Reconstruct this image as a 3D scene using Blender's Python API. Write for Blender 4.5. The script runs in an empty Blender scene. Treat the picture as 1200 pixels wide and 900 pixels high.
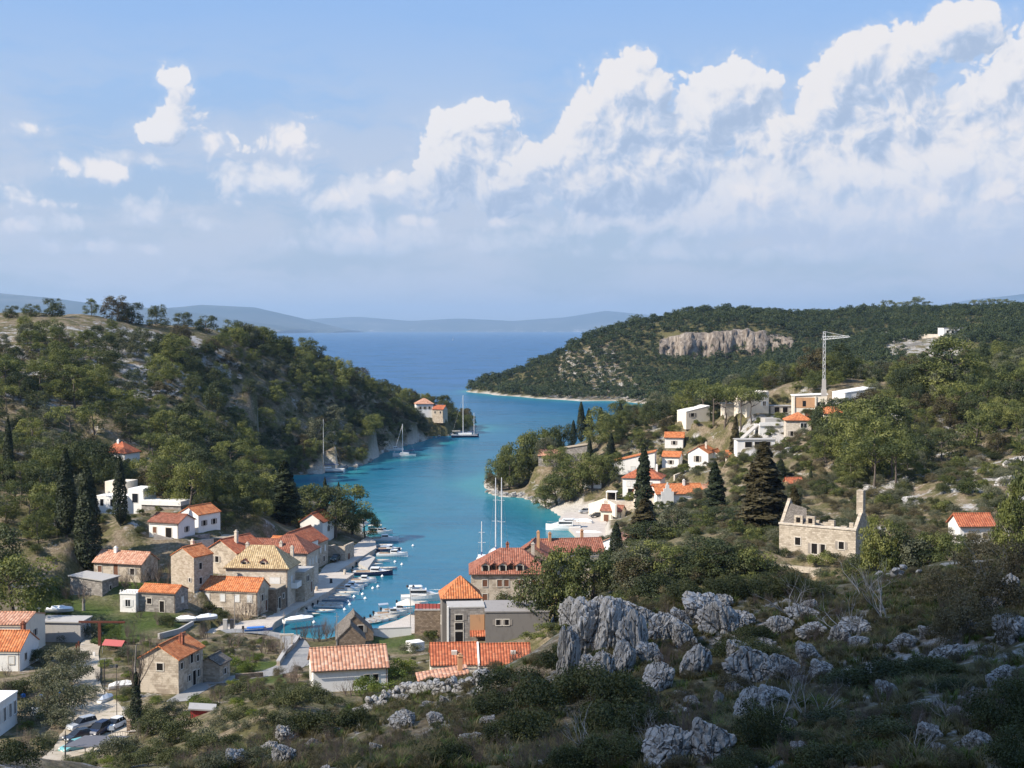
import bpy, bmesh, math, random
import numpy as np
from mathutils import Vector, Matrix, noise as mnoise

random.seed(7)
RS = np.random.RandomState(11)
C = bpy.context.scene.collection
sc = bpy.context.scene
rad = math.radians

# ------------------------------------------------------------------ camera
CAM_H, FOC = 55.0, 1600.0
PITCH = math.atan(64 / FOC)
cam = bpy.data.cameras.new('camera')
cam.lens, cam.sensor_width = 48.0, 36.0
cam.clip_start, cam.clip_end = 0.5, 120000
camo = bpy.data.objects.new('camera', cam)
C.objects.link(camo)
camo.location = (0, 0, CAM_H)
camo.rotation_euler = (math.pi / 2 - PITCH, 0, 0)
sc.camera = camo

# ------------------------------------------------------------------ sun, exposure
SUN_EL = rad(39)
SUN_AZ = math.atan2(-0.89, -0.45)          # from +Y towards +X
SUN_DIR = Vector((math.sin(SUN_AZ) * math.cos(SUN_EL), math.cos(SUN_AZ) * math.cos(SUN_EL), math.sin(SUN_EL)))
sl = bpy.data.lights.new('sun', 'SUN')
sl.energy, sl.angle, sl.color = 4.7, rad(0.53), (1.0, 0.91, 0.78)
so = bpy.data.objects.new('sun', sl)
so.rotation_euler = (-SUN_DIR).to_track_quat('-Z', 'Y').to_euler()
so.location = SUN_DIR * 300
C.objects.link(so)
sc.view_settings.view_transform = 'Standard'
sc.view_settings.look = 'None'
sc.view_settings.exposure = 0.75
sc.view_settings.gamma = 1.0
sc.view_settings.use_curve_mapping = False
sc.render.engine = 'CYCLES'
cy = sc.cycles
cy.use_denoising = True
try:
    cy.denoiser = 'OPENIMAGEDENOISE'
    cy.denoising_input_passes = 'RGB_ALBEDO_NORMAL'
    cy.denoising_prefilter = 'ACCURATE'
except Exception:
    pass
cy.max_bounces, cy.diffuse_bounces, cy.glossy_bounces = 6, 3, 3
cy.transmission_bounces, cy.transparent_max_bounces, cy.volume_bounces = 3, 20, 0
cy.use_adaptive_sampling = False
cy.caustics_reflective = cy.caustics_refractive = False


# ------------------------------------------------------------------ node helper
class E:
    """a scalar expression in a node tree"""
    def __init__(s, g, sock): s.g, s.k = g, sock
    def __add__(s, o): return s.g.m('ADD', s, o)
    __radd__ = __add__
    def __sub__(s, o): return s.g.m('SUBTRACT', s, o)
    def __rsub__(s, o): return s.g.m('SUBTRACT', o, s)
    def __mul__(s, o): return s.g.m('MULTIPLY', s, o)
    __rmul__ = __mul__
    def __truediv__(s, o): return s.g.m('DIVIDE', s, o)
    def __neg__(s): return s.g.m('MULTIPLY', s, -1.0)


class G:
    def __init__(s, tree): s.t = tree
    def n(s, kind, **kw):
        nd = s.t.nodes.new(kind)
        for k, v in kw.items(): setattr(nd, k, v)
        return nd
    def put(s, sock, v):
        if isinstance(v, E): s.t.links.new(v.k, sock)
        elif isinstance(v, bpy.types.NodeSocket): s.t.links.new(v, sock)
        elif sock.type == 'RGBA' and len(v) == 3: sock.default_value = (*v, 1)
        else: sock.default_value = v
    def m(s, op, a, b=0.0, c=None, clamp=False):
        nd = s.n('ShaderNodeMath', operation=op, use_clamp=clamp)
        s.put(nd.inputs[0], a); s.put(nd.inputs[1], b)
        if c is not None: s.put(nd.inputs[2], c)
        return E(s, nd.outputs[0])
    def vm(s, op, a, b=(0, 0, 0)):
        nd = s.n('ShaderNodeVectorMath', operation=op)
        s.put(nd.inputs[0], a); s.put(nd.inputs[1], b)
        return nd.outputs['Value'] if op in ('DOT_PRODUCT', 'LENGTH', 'DISTANCE') else nd.outputs['Vector']
    def step(s, x, lo, hi, smooth=True):
        nd = s.n('ShaderNodeMapRange', interpolation_type='SMOOTHSTEP' if smooth else 'LINEAR')
        s.put(nd.inputs['Value'], x); nd.inputs['From Min'].default_value = lo; nd.inputs['From Max'].default_value = hi
        return E(s, nd.outputs['Result'])
    def noise(s, vec, scale, detail=4, rough=0.55, dim='3D', dist=0.0):
        nd = s.n('ShaderNodeTexNoise', noise_dimensions=dim)
        s.put(nd.inputs['Vector'], vec); nd.inputs['Scale'].default_value = scale
        nd.inputs['Detail'].default_value = detail; nd.inputs['Roughness'].default_value = rough
        nd.inputs['Distortion'].default_value = dist
        return E(s, nd.outputs['Fac'])
    def vor(s, vec, scale, feature='F1', out='Distance', dim='3D', detail=0.0, rand=1.0, rough=0.5):
        nd = s.n('ShaderNodeTexVoronoi', feature=feature, voronoi_dimensions=dim)
        s.put(nd.inputs['Vector'], vec); nd.inputs['Scale'].default_value = scale
        if 'Detail' in nd.inputs: nd.inputs['Detail'].default_value = detail
        if 'Roughness' in nd.inputs: nd.inputs['Roughness'].default_value = rough
        nd.inputs['Randomness'].default_value = rand
        return nd.outputs[out] if out == 'Color' else E(s, nd.outputs[out])
    def mix(s, f, a, b, blend='MIX'):
        nd = s.n('ShaderNodeMix', data_type='RGBA', blend_type=blend)
        s.put(nd.inputs[0], f); s.put(nd.inputs[6], a); s.put(nd.inputs[7], b)
        return nd.outputs[2]
    def comb(s, x, y, z=0.0):
        nd = s.n('ShaderNodeCombineXYZ')
        for i, v in enumerate((x, y, z)): s.put(nd.inputs[i], v)
        return nd.outputs[0]
    def sep(s, v):
        nd = s.n('ShaderNodeSeparateXYZ'); s.put(nd.inputs[0], v)
        return [E(s, o) for o in nd.outputs]
    def ramp(s, f, stops):
        nd = s.n('ShaderNodeValToRGB'); s.put(nd.inputs[0], f)
        r = nd.color_ramp
        while len(r.elements) < len(stops): r.elements.new(0.5)
        for e, (p, c) in zip(r.elements, stops): e.position = p; e.color = (*c, 1)
        return nd.outputs[0]
    def bump(s, h, strength=0.5, dist=0.1):
        nd = s.n('ShaderNodeBump'); nd.inputs['Strength'].default_value = strength
        nd.inputs['Distance'].default_value = dist; s.put(nd.inputs['Height'], h)
        return nd.outputs[0]


# ------------------------------------------------------------------ sky (world)
def pix_dir(px, py):
    cx, cyy = (px - 600) / FOC, (450 - py) / FOC
    f = Vector((0, math.cos(PITCH), -math.sin(PITCH))); u = Vector((0, math.sin(PITCH), math.cos(PITCH)))
    return (f + u * cyy + Vector((1, 0, 0)) * cx)

def azel(px, py):
    d = pix_dir(px, py)
    return math.atan2(d.x, d.y) * FOC / 100, math.atan2(d.z, math.hypot(d.x, d.y)) * FOC / 100   # 1 unit = 100 px

# cumulus heaps in three ranks, back to front: (px, py, rx, ry, weight)
BACK = [(850, 90, 42, 30, .95), (888, 112, 48, 40, .95), (830, 150, 52, 56, .95), (900, 190, 80, 60, 1.0), (812, 215, 60, 50, .9), (1190, 105, 50, 36, 1.0), (1225, 40, 40, 60, .8), (1130, 130, 90, 70, .9),
        (548, 148, 50, 29, 1.0), (588, 140, 24, 20, .85), (520, 178, 44, 30, .9), (565, 200, 85, 36, 1.0), (600, 235, 150, 26, .85), (203, 93, 25, 21, .95), (216, 120, 22, 26, .9), (200, 150, 40, 22, .75), (160, 158, 44, 18, .55)]
MIDDLE = [(720, 93, 38, 32, 1.0), (747, 108, 42, 40, .95), (700, 145, 42, 36, 1.0), (735, 168, 58, 52, 1.0), (650, 195, 70, 26, .9), (690, 218, 90, 38, 1.0), (760, 220, 56, 46, 1.0),
          (958, 118, 46, 34, .95), (1005, 74, 42, 32, .95), (1035, 105, 60, 50, .95), (1075, 60, 48, 34, .95), (1115, 23, 34, 22, .95), (1150, 42, 38, 28, .9), (990, 175, 90, 50, .95), (1090, 165, 90, 40, .8),
          (70, 203, 50, 20, .85), (120, 208, 36, 18, .72), (8, 240, 46, 20, .7), (330, 168, 54, 26, .66), (275, 172, 30, 20, .55), (370, 142, 30, 18, .45), (30, 150, 42, 13, .5)]
FRONT = [(860, 240, 52, 28, .95), (905, 215, 30, 20, .7), (1010, 235, 95, 34, .95), (1110, 215, 110, 44, .95), (1190, 185, 70, 50, .95), (1040, 268, 150, 22, .85), (470, 215, 60, 22, .75), (395, 235, 48, 17, .75), (370, 285, 62, 15, .7), (430, 290, 44, 13, .6),
         (122, 289, 25, 12, .72), (56, 291, 26, 11, .6), (176, 293, 20, 10, .62), (218, 318, 18, 10, .66), (290, 215, 80, 16, .6), (170, 235, 90, 16, .52), (510, 280, 110, 15, .62), (650, 290, 120, 13, .6), (820, 300, 130, 13, .6), (700, 262, 120, 14, .66), (60, 262, 60, 14, .62), (230, 262, 70, 13, .6), (140, 180, 60, 16, .5), (300, 190, 60, 16, .55), (420, 262, 60, 14, .6), (1050, 300, 140, 14, .6), (1170, 262, 70, 22, .8)]

PUFFS = [(122, 289, 22, 11, 1.10), (56, 291, 22, 9, 0.91), (176, 293, 15, 9, 0.98), (218, 318, 15, 9, 1.04), (393, 228, 26, 13, 1.10), (365, 283, 46, 11, 1.04), (428, 276, 26, 12, 1.04), (18, 222, 30, 14, 1.04), (92, 195, 34, 16, 1.17), (128, 207, 20, 12, 1.04), (30, 152, 34, 11, 0.78), (250, 168, 24, 16, 0.91), (335, 150, 26, 20, 0.91), (350, 178, 44, 16, 0.98), (455, 205, 30, 14, 0.98), (10, 265, 34, 12, 0.91), (480, 258, 40, 9, 0.78), (890, 225, 34, 24, 1.23), (1030, 250, 44, 14, 1.04), (1150, 225, 60, 22, 1.17), (600, 262, 60, 9, 0.78), (520, 290, 40, 8, 0.78), (85, 240, 60, 9, 0.72), (240, 238, 60, 9, 0.78), (740, 300, 60, 8, 0.72), (900, 290, 70, 8, 0.78)]

def build_world():
    w = bpy.data.worlds.new('World'); sc.world = w; w.use_nodes = True
    t = w.node_tree; t.nodes.clear(); g = G(t)
    tc = g.n('ShaderNodeTexCoord')
    x, y, z = g.sep(tc.outputs['Generated'])
    hyp = g.m('SQRT', x * x + y * y)
    K = FOC / 100
    az = g.m('ARCTAN2', x, y) * K
    el = g.m('ARCTAN2', z, hyp) * K
    p = g.comb(az, el)
    # heap field
    def heaps(shift, blobs):
        acc = None
        q = g.vm('ADD', p, shift) if any(shift) else p
        for (bx, by, rx, ry, a) in blobs:
            ca, ce = azel(bx, by); sx, sy = 100 / (rx * 1.12), 100 / (ry * 1.12)
            nd = g.n('ShaderNodeVectorMath', operation='MULTIPLY_ADD')
            g.put(nd.inputs[0], q); nd.inputs[1].default_value = (sx, sy, 0); nd.inputs[2].default_value = (-ca * sx, -ce * sy, 0)
            d = nd.outputs[0]
            e = g.m('POWER', .36788, E(g, g.vm('DOT_PRODUCT', d, d)))
            acc = g.m('MULTIPLY_ADD', e, a, acc if acc is not None else 0.0)
        return acc
    warpn = g.n('ShaderNodeTexNoise', noise_dimensions='2D'); g.put(warpn.inputs['Vector'], p)
    warpn.inputs['Scale'].default_value = 1.6; warpn.inputs['Detail'].default_value = 4
    warp = g.vm('SCALE', g.vm('SUBTRACT', warpn.outputs['Color'], (.5, .5, .5))); warp.node.inputs['Scale'].default_value = .34
    pw = g.vm('ADD', p, warp)
    def billow(shift):
        q = g.vm('ADD', pw, shift)
        b1 = g.vor(q, 1.9, dim='2D', feature='F1', detail=3.0, rough=.6)
        n1 = g.noise(q, 1.3, 7, .56, '2D')
        return (1.0 - b1) * .5 + n1 * .62
    B0 = billow((0, 0, 0))
    L = (-.13, .17, 0)
    B1 = billow(L)
    L2 = (-.05, .06, 0)
    n0 = g.noise(pw, 4.2, 6, .6, '2D'); n1 = g.noise(g.vm('ADD', pw, L2), 4.2, 6, .6, '2D')
    soft = lambda h: g.m('SUBTRACT', 1.0, g.m('EXPONENT', -1.3 * h))
    fine = (n0 - n1) * .55 + (B0 - B1) * .75
    low = g.step(el, .9, 2.3) * .55 + .45
    def rank(blobs, e0, e1, warm, flat, dark=((.28, .345, .46), (.36, .415, .515), (.46, .48, .535), (.56, .55, .56))):
        h = soft(heaps((0, 0, 0), blobs)); hs = soft(heaps((-.13, .22, 0), blobs))
        dens = h + (B0 - .62) * .70 + (n0 - .5) * .22
        rel = fine * 1.25 + (h - hs) * 1.6 + (.55 - dens) * .35
        lit = g.step(rel, -.40, .36) * low * flat
        c = g.ramp(lit, [(0.0, dark[0]), (.3, dark[1]), (.55, dark[2]), (.8, dark[3]), (1.0, warm)])
        return g.step(dens, e0, e1), g.step(dens, .18, .66), c
    RANKS = [rank(BACK, .41, .49, (.60, .58, .575), 1.0), rank(MIDDLE, .41, .50, (.60, .575, .565), 1.0), rank(FRONT, .24, .60, (.61, .58, .57), 1.0, ((.35, .405, .51), (.42, .46, .54), (.50, .51, .555), (.57, .56, .57))), rank(PUFFS, .38, .62, (.61, .58, .57), 1.25, ((.35, .40, .50), (.42, .455, .53), (.50, .50, .545), (.58, .56, .565)))]
    # high streaky veil, strongest near the horizon
    sv = g.vm('MULTIPLY', pw, (.34, 1.5, 1))
    veil_n = g.noise(sv, 1.1, 6, .6, '2D')
    veil = g.step(veil_n, .34, .60) * g.step(el, 3.9, 1.2) * g.step(el, -.1, .5)
    sky = g.n('ShaderNodeTexSky', sky_type='NISHITA', sun_disc=False)
    sky.sun_elevation = SUN_EL; sky.sun_rotation = SUN_AZ % (2 * math.pi)
    sky.altitude = 50; sky.air_density = 1.0; sky.dust_density = 1.2; sky.ozone_density = 2.0
    sv2 = g.n('ShaderNodeVectorMath', operation='SCALE'); g.put(sv2.inputs[0], sky.outputs[0]); sv2.inputs['Scale'].default_value = SKY_K
    # moist air scatters more white into the blue
    base_sky = g.mix(.85, sv2.outputs[0], g.ramp(g.step(el, 0, 4.6, False), [(0, (.305, .35, .42)), (.25, (.28, .345, .455)), (.6, (.225, .345, .55)), (1, (.175, .315, .59))]))
    col = g.mix(veil * .75, base_sky, (.40, .43, .50))
    for al, so, c in RANKS:
        col = g.mix(so * .45 * g.step(el, .2, 1.2), col, g.mix(.4, (.35, .42, .54), c))
        col = g.mix(al * .95 * g.step(el, .3, 1.5), col, c)
    # below the horizon
    bg = g.n('ShaderNodeBackground'); g.put(bg.inputs['Color'], col); bg.inputs['Strength'].default_value = .92
    out = g.n('ShaderNodeOutputWorld'); t.links.new(bg.outputs[0], out.inputs[0])
    w.cycles.sampling_method = 'MANUAL'; w.cycles.sample_map_resolution = 512
SKY_K = 0.11
build_world()
# ------------------------------------------------------------------ pixel <-> place
def at_y(px, py, Y):
    d = pix_dir(px, py); s = Y / d.y
    return Vector((d.x * s, Y, CAM_H + d.z * s))

def at_z(px, py, z):
    d = pix_dir(px, py); s = (z - CAM_H) / d.z
    return Vector((d.x * s, d.y * s, z))

def to_pix(x, y, z):
    x, y, z = np.asarray(x, float), np.asarray(y, float), np.asarray(z, float) - CAM_H
    f = y * math.cos(PITCH) - z * math.sin(PITCH); u = y * math.sin(PITCH) + z * math.cos(PITCH)
    f = np.where(f < .01, .01, f)
    return 600 + FOC * x / f, 450 - FOC * u / f, f

# ------------------------------------------------------------------ terrain heights
CP = []
def cp(px, py, Y, dz=0.0):
    v = at_y(px, py, Y); CP.append((v.x, v.y, v.z + dz))
def cz(px, py, z, zz=None):
    v = at_z(px, py, z); CP.append((v.x, v.y, z if zz is None else zz))
def cw(x, y, z): CP.append((x, y, z))

# shore, left side from the mouth to the harbour
LEFT_SHORE = [(558, 499), (552, 506), (530, 510), (505, 514), (478, 521), (450, 530), (425, 545), (400, 551), (360, 556), (325, 557), (303, 559)]
for q in LEFT_SHORE: cz(q[0], q[1], 0, .15)
for q in [(303, 566), (322, 577), (365, 585), (405, 597), (432, 612)]: cz(q[0], q[1], 0, .1)
# shore, right side
for q in [(692, 640), (676, 632), (655, 606), (642, 596), (632, 590), (612, 583), (585, 582), (570, 578), (566, 571)]: cz(q[0], q[1], 0, .15)
# sea bed
for q in [(520, 540), (480, 570), (430, 590), (520, 580), (480, 620), (520, 640), (560, 610), (600, 620), (470, 680), (520, 680), (560, 655), (430, 720), (380, 575), (340, 566), (450, 550), (560, 530), (600, 500), (640, 490), (474, 541), (455, 543), (432, 553), (405, 561), (380, 563), (350, 565), (495, 527), (520, 524), (545, 520)]:
    cz(q[0], q[1], 0, -5)
for q in [(395, 700), (345, 733), (440, 740), (420, 690), (440, 650), (360, 715), (330, 738), (400, 742), (470, 712), (500, 700), (640, 655), (600, 668)]: cz(q[0], q[1], 0, -3)
for x, y, z in [(0, 600, -8), (60, 640, -6), (110, 660, -4), (60, 760, -9), (140, 800, -6), (30, 900, -10), (-20, 820, -10), (200, 760, -2), (100, 960, -6), (-40, 700, -8),
                (-60, 900, -14), (-200, 960, -14), (-400, 1050, -14), (-100, 1300, -20), (-70, 1230, -12), (60, 1380, -12), (0, 1700, -25), (300, 1800, -15), (700, 1900, -15), (-700, 1100, -14), (-300, 1700, -25),
                (1200, 1900, -15), (-1500, 1300, -20), (1500, 2400, -30), (-1500, 2400, -30), (0, 2500, -30)]: cw(x, y, z)
# left hill
for q in [(-40, 390, 470), (0, 388, 480), (50, 384, 490), (100, 383, 500), (130, 388, 510), (200, 396, 540), (270, 404, 560), (340, 422, 590), (400, 444, 625), (450, 462, 665), (500, 478, 705), (535, 490, 735)]: cp(*q)
for q in [(0, 430, 420), (100, 425, 440), (200, 430, 465), (300, 450, 505), (0, 480, 370), (90, 480, 385), (180, 475, 410), (270, 490, 440), (340, 500, 480), (400, 500, 530), (450, 502, 590), (500, 498, 660),
          (0, 540, 330), (70, 545, 335), (140, 545, 345), (200, 545, 365), (260, 535, 410), (300, 540, 455), (380, 530, 530), (430, 525, 600), (490, 508, 680)]: cp(*q)
for x, y, z in [(-180, 620, 45), (-150, 700, 35), (-90, 760, 14), (-130, 830, 2), (-240, 760, 30), (-250, 880, 0), (-330, 620, 65), (-500, 700, 60), (-480, 920, 0), (-260, 480, 60), (-330, 400, 60), (-200, 350, 45), (-260, 280, 50), (-800, 700, 60), (-1300, 800, 60), (-700, 400, 70), (-900, 980, 0)]: cw(x, y, z)
# left village and valley floor
for q in [(30, 600, 16), (90, 632, 13.5), (150, 618, 14), (200, 632, 12), (250, 620, 12), (300, 612, 11), (340, 612, 6), (390, 615, 4), (130, 655, 9), (60, 660, 10), (240, 655, 8), (300, 640, 6),
          (170, 690, 5), (100, 700, 5), (30, 700, 6), (230, 700, 4), (280, 730, 2.2), (330, 700, 2), (380, 660, 2), (410, 640, 1.6), (60, 730, 4.5), (140, 740, 3.6), (20, 780, 4.3), (100, 790, 3.4), (220, 780, 3.4), (180, 830, 4.2),
          (300, 760, 2.6), (340, 780, 3), (100, 880, 3.2), (40, 850, 3.6), (20, 900, 3.5), (150, 850, 3.3), (250, 790, 3.6), (380, 790, 4), (440, 770, 3), (350, 745, 2.0), (450, 750, 2.0), (480, 742, 1.6), (500, 760, 3), (530, 755, 3), (600, 750, 3.4), (560, 705, 2.2), (640, 740, 4.2), (610, 690, 2)]: cz(*q)
# foreground hill
for q in [(600, 900, 55), (900, 900, 50), (1200, 900, 45), (450, 900, 65), (300, 900, 76), (215, 905, 96), (700, 800, 80), (700, 716, 102), (655, 745, 100), (610, 778, 101), (560, 800, 100), (480, 812, 104), (400, 838, 102), (310, 872, 95),
          (270, 893, 86), (780, 712, 104), (830, 702, 105), (900, 692, 108), (1000, 682, 110), (1080, 668, 106), (1100, 700, 90), (1200, 668, 95), (1000, 800, 70), (1200, 780, 65), (800, 800, 78), (900, 760, 88), (500, 860, 80), (850, 850, 62)]: cp(*q)
for x, y, z in [(0, 0, 53.3), (0, 20, 46), (10, 35, 41.5), (-15, 40, 39), (20, 20, 49), (40, 60, 46), (70, 100, 47), (60, 40, 55), (100, 60, 60), (-25, 15, 52), (-32, 60, 37)]: cw(x, y, z)
for q in [(560, 790, 130, -12), (480, 800, 135, -11), (650, 760, 140, -9), (590, 800, 165, -6), (520, 805, 165, -6), (450, 800, 165, -4), (620, 740, 165, -6), (740, 720, 140, -4), (830, 710, 145, -4), (900, 700, 150, -3), (1000, 690, 150, -4), (1100, 690, 150, -3), (400, 820, 150, -2), (330, 830, 150, 0), (300, 815, 168, 0), (200, 876, 150, 0)]: cp(*q)
# right slope
for q in [(660, 735, 205), (700, 705, 222), (740, 680, 235), (780, 650, 255), (830, 610, 310), (880, 650, 222), (960, 668, 214), (1040, 640, 230), (1100, 618, 250), (1145, 634, 238), (1200, 620, 245), (1100, 565, 290), (1180, 545, 305), (1050, 525, 340),
          (1100, 485, 380), (1150, 448, 440), (1000, 475, 400), (1200, 420, 500), (1050, 450, 480), (950, 455, 440), (870, 465, 450), (800, 475, 470), (760, 488, 490), (735, 502, 505), (690, 520, 495), (640, 540, 495), (600, 562, 478), (700, 530, 460), (655, 545, 456),
          (800, 562, 398), (750, 598, 388), (850, 505, 430), (980, 505, 385), (930, 555, 345), (900, 595, 300), (1000, 565, 315), (820, 530, 430), (780, 545, 430), (910, 520, 395), (860, 560, 370), (620, 570, 462)]: cp(*q)
for q in [(680, 602, 1.2), (700, 612, 1.4), (660, 598, .8), (720, 625, 2.5), (715, 650, 3), (650, 582, 2.5)]: cz(*q)
for x, y, z in [(40, 580, -1), (0, 530, 0), (-15, 480, 0), (90, 590, 0), (110, 540, 14), (160, 590, 18), (230, 600, 33), (160, 660, 2), (240, 680, 8), (120, 200, 27), (110, 150, 30), (200, 300, 42), (260, 420, 50), (330, 560, 52), (300, 700, 30), (330, 850, 28), (500, 700, 50), (500, 400, 75), (300, 150, 70), (800, 600, 70), (1000, 900, 70)]: cw(x, y, z)
# quarry headland
for q in [(548, 459), (580, 463), (630, 467), (680, 470), (735, 470)]: cz(q[0], q[1], 0, .3)
for q in [(570, 447, 1215), (620, 428, 1215), (680, 402, 1225), (740, 382, 1250), (800, 374, 1280), (860, 370, 1300), (1000, 368, 1350), (1100, 366, 1330), (1200, 366, 1300), (1350, 366, 1300),
          (600, 455, 1180), (650, 455, 1140), (700, 440, 1130), (720, 460, 1090), (770, 452, 1060), (760, 425, 1130), (850, 440, 1080), (850, 420, 1150), (850, 389, 1168), (800, 417, 1158), (800, 391, 1172), (905, 414, 1150), (905, 389, 1166), (780, 405, 1175), (930, 400, 1160), (960, 420, 1060), (1050, 425, 900), (1050, 405, 980), (1150, 405, 900), (1130, 388, 1000), (960, 390, 1200), (1200, 390, 1050), (940, 440, 820), (860, 450, 950), (1200, 410, 800)]: cp(*q)
for x, y, z in [(100, 1330, 20), (20, 1290, 0), (200, 1480, 20), (200, 1560, 0), (450, 1650, 0), (600, 1300, 75), (900, 1300, 75), (800, 1650, 10), (1400, 1300, 60), (190, 900, 3), (260, 900, 18)]: cw(x, y, z)
# hillside left of and behind the viewpoint
for x, y, z in [(-28, 30, 52), (-48, 60, 44), (-60, 88, 34), (-75, 110, 24), (-70, 135, 9), (-75, 165, 5), (-85, 80, 50), (-95, 40, 66), (-60, 20, 60), (-110, 100, 40), (-110, 148, 14), (-140, 60, 66), (-160, 110, 46), (-160, 150, 26), (-140, 190, 16), (-140, 250, 14), (-190, 200, 26), (-220, 130, 56), (-250, 60, 80), (-100, -60, 85), (0, -60, 66), (0, -150, 90), (100, -100, 80), (-300, -100, 100), (300, -200, 100),
                (-70, 200, 5), (-85, 225, 5), (-90, 280, 9), (-500, 200, 110), (-500, -300, 120), (500, -300, 110), (600, 100, 100), (-1500, 0, 100), (1500, 0, 100), (0, -1500, 100), (-1500, -1500, 100), (1500, -1500, 100)]: cw(x, y, z)

_P = np.array(CP); _n = len(_P)
_K = np.sqrt(((_P[:, None, :2] - _P[None, :, :2]) ** 2).sum(-1) + 4.0)
_A = np.zeros((_n + 3, _n + 3)); _A[:_n, :_n] = -_K + np.eye(_n) * .6
_A[:_n, _n] = _A[_n, :_n] = 1; _A[:_n, _n + 1:] = _P[:, :2]; _A[_n + 1:, :_n] = _P[:, :2].T
_W = np.linalg.solve(_A, np.concatenate([_P[:, 2], [0, 0, 0]]))

_T = np.random.RandomState(5).rand(256, 256)
def vnoise(x, y):
    xi, yi = np.floor(x).astype(int), np.floor(y).astype(int)
    fx, fy = x - xi, y - yi
    fx, fy = fx * fx * (3 - 2 * fx), fy * fy * (3 - 2 * fy)
    a, b = _T[xi & 255, yi & 255], _T[(xi + 1) & 255, yi & 255]
    c, d = _T[xi & 255, (yi + 1) & 255], _T[(xi + 1) & 255, (yi + 1) & 255]
    return (a * (1 - fx) + b * fx) * (1 - fy) + (c * (1 - fx) + d * fx) * fy - .5

def smooth(x, a, b):
    t = np.clip((x - a) / (b - a), 0, 1); return t * t * (3 - 2 * t)

QUAYS = []
PADS = []      # (x, y, z, radius): levelled ground under buildings
def hgt(x, y):
    x, y = np.atleast_1d(np.asarray(x, float)), np.atleast_1d(np.asarray(y, float))
    sh = x.shape; x, y = x.ravel(), y.ravel()
    z = np.empty_like(x)
    for i in range(0, len(x), 20000):
        a, b = x[i:i + 20000], y[i:i + 20000]
        r = np.sqrt((a[:, None] - _P[None, :, 0]) ** 2 + (b[:, None] - _P[None, :, 1]) ** 2 + 4.0)
        z[i:i + 20000] = -r @ _W[:_n] + _W[_n] + _W[_n + 1] * a + _W[_n + 2] * b
    k = smooth(z, 4.5, 14)
    far = smooth(np.hypot(x, y), 130, 320)
    z = z + k * far * (vnoise(x / 34, y / 34) * 5 + vnoise(x / 13, y / 13) * 2.2)
    z = z + k * (vnoise(x / 7, y / 7) * 1.0 + vnoise(x / 2.7 + 9, y / 2.7) * .45 + vnoise(x / 1.1, y / 1.1 + 5) * .16)
    for (hx, hy, hz, hr) in PADS:
        d = np.hypot(x - hx, y - hy); near = d < hr * 2
        if near.any():
            w = 1 - smooth(d[near], hr, hr * 1.8); z[near] = z[near] * (1 - w) + hz * w
    for (poly, zq) in QUAYS:
        c = poly.mean(0); near = np.hypot(x - c[0], y - c[1]) < np.hypot(*(poly - c).T).max() + 2
        if near.any():
            xn, yn = x[near], y[near]; ins = np.zeros(len(xn), bool)
            for (x1, y1), (x2, y2) in zip(poly, np.roll(poly, -1, 0)):
                ins ^= ((y1 > yn) != (y2 > yn)) & (xn < (x2 - x1) * (yn - y1) / (y2 - y1 + 1e-9) + x1)
            q = z[near]; q[ins] = np.minimum(q[ins], zq - .35); z[near] = q
    return z.reshape(sh)

BAY = [(558, 499), (552, 506), (530, 510), (505, 514), (478, 521), (450, 530), (425, 545), (400, 551), (360, 556), (325, 557), (303, 559), (303, 566), (322, 577), (365, 585), (405, 597), (438, 614), (441, 640), (470, 660), (520, 690), (600, 650), (678, 633), (656, 607), (643, 597), (632, 591), (612, 584), (585, 583), (569, 578), (565, 571), (580, 530), (640, 505), (730, 482), (600, 470)]
QUAYS.append((np.array([tuple(at_z(a, b_, 0))[:2] for a, b_ in BAY]), -.5))
def h1(x, y): return float(hgt(x, y)[0])

_YS = 38 * np.exp(np.linspace(0, math.log(1700 / 38), 1100))
def hit(px, py):
    """where the line of sight through a photo pixel meets the ground"""
    d = pix_dir(px, py); X = _YS * d.x / d.y; Z = CAM_H + _YS * d.z / d.y
    below = np.nonzero(Z < np.maximum(hgt(X, _YS), -.0))[0]
    if len(below) == 0: return None
    i = below[0]; Y = _YS[i] if i == 0 else .5 * (_YS[i] + _YS[i - 1])
    return Vector((Y * d.x / d.y, Y, h1(Y * d.x / d.y, Y)))

# ------------------------------------------------------------------ object helpers
def np_mesh(name, v, f, mat=None, smooth_=False, attrs=None):
    me = bpy.data.meshes.new(name)
    v = np.asarray(v, np.float32); f = np.asarray(f, np.int32)
    me.vertices.add(len(v)); me.vertices.foreach_set('co', v.ravel())
    k = f.shape[1]
    me.loops.add(f.size); me.loops.foreach_set('vertex_index', f.ravel())
    me.polygons.add(len(f)); me.polygons.foreach_set('loop_start', np.arange(0, f.size, k, dtype=np.int32))
    me.update(calc_edges=True)
    if smooth_: me.polygons.foreach_set('use_smooth', np.ones(len(f), bool))
    if mat: me.materials.append(mat)
    for nm, a in (attrs or {}).items():
        at = me.attributes.new(nm, 'FLOAT', 'POINT'); at.data.foreach_set('value', np.asarray(a, np.float32))
    me.validate()
    return me

def link(name, me, parent=None):
    o = bpy.data.objects.new(name, me); C.objects.link(o)
    if parent: o.parent = parent
    return o

def tag(o, label=None, cat=None, group=None, kind=None):
    if label: o['label'] = label
    if cat: o['category'] = cat
    if group: o['group'] = group
    if kind: o['kind'] = kind
    return o

def empty(name, loc, yaw=0.0, label=None, cat=None, group=None):
    o = bpy.data.objects.new(name, None); C.objects.link(o)
    o.location = loc; o.rotation_euler = (0, 0, yaw); o.empty_display_size = .5
    return tag(o, label, cat, group)

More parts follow.
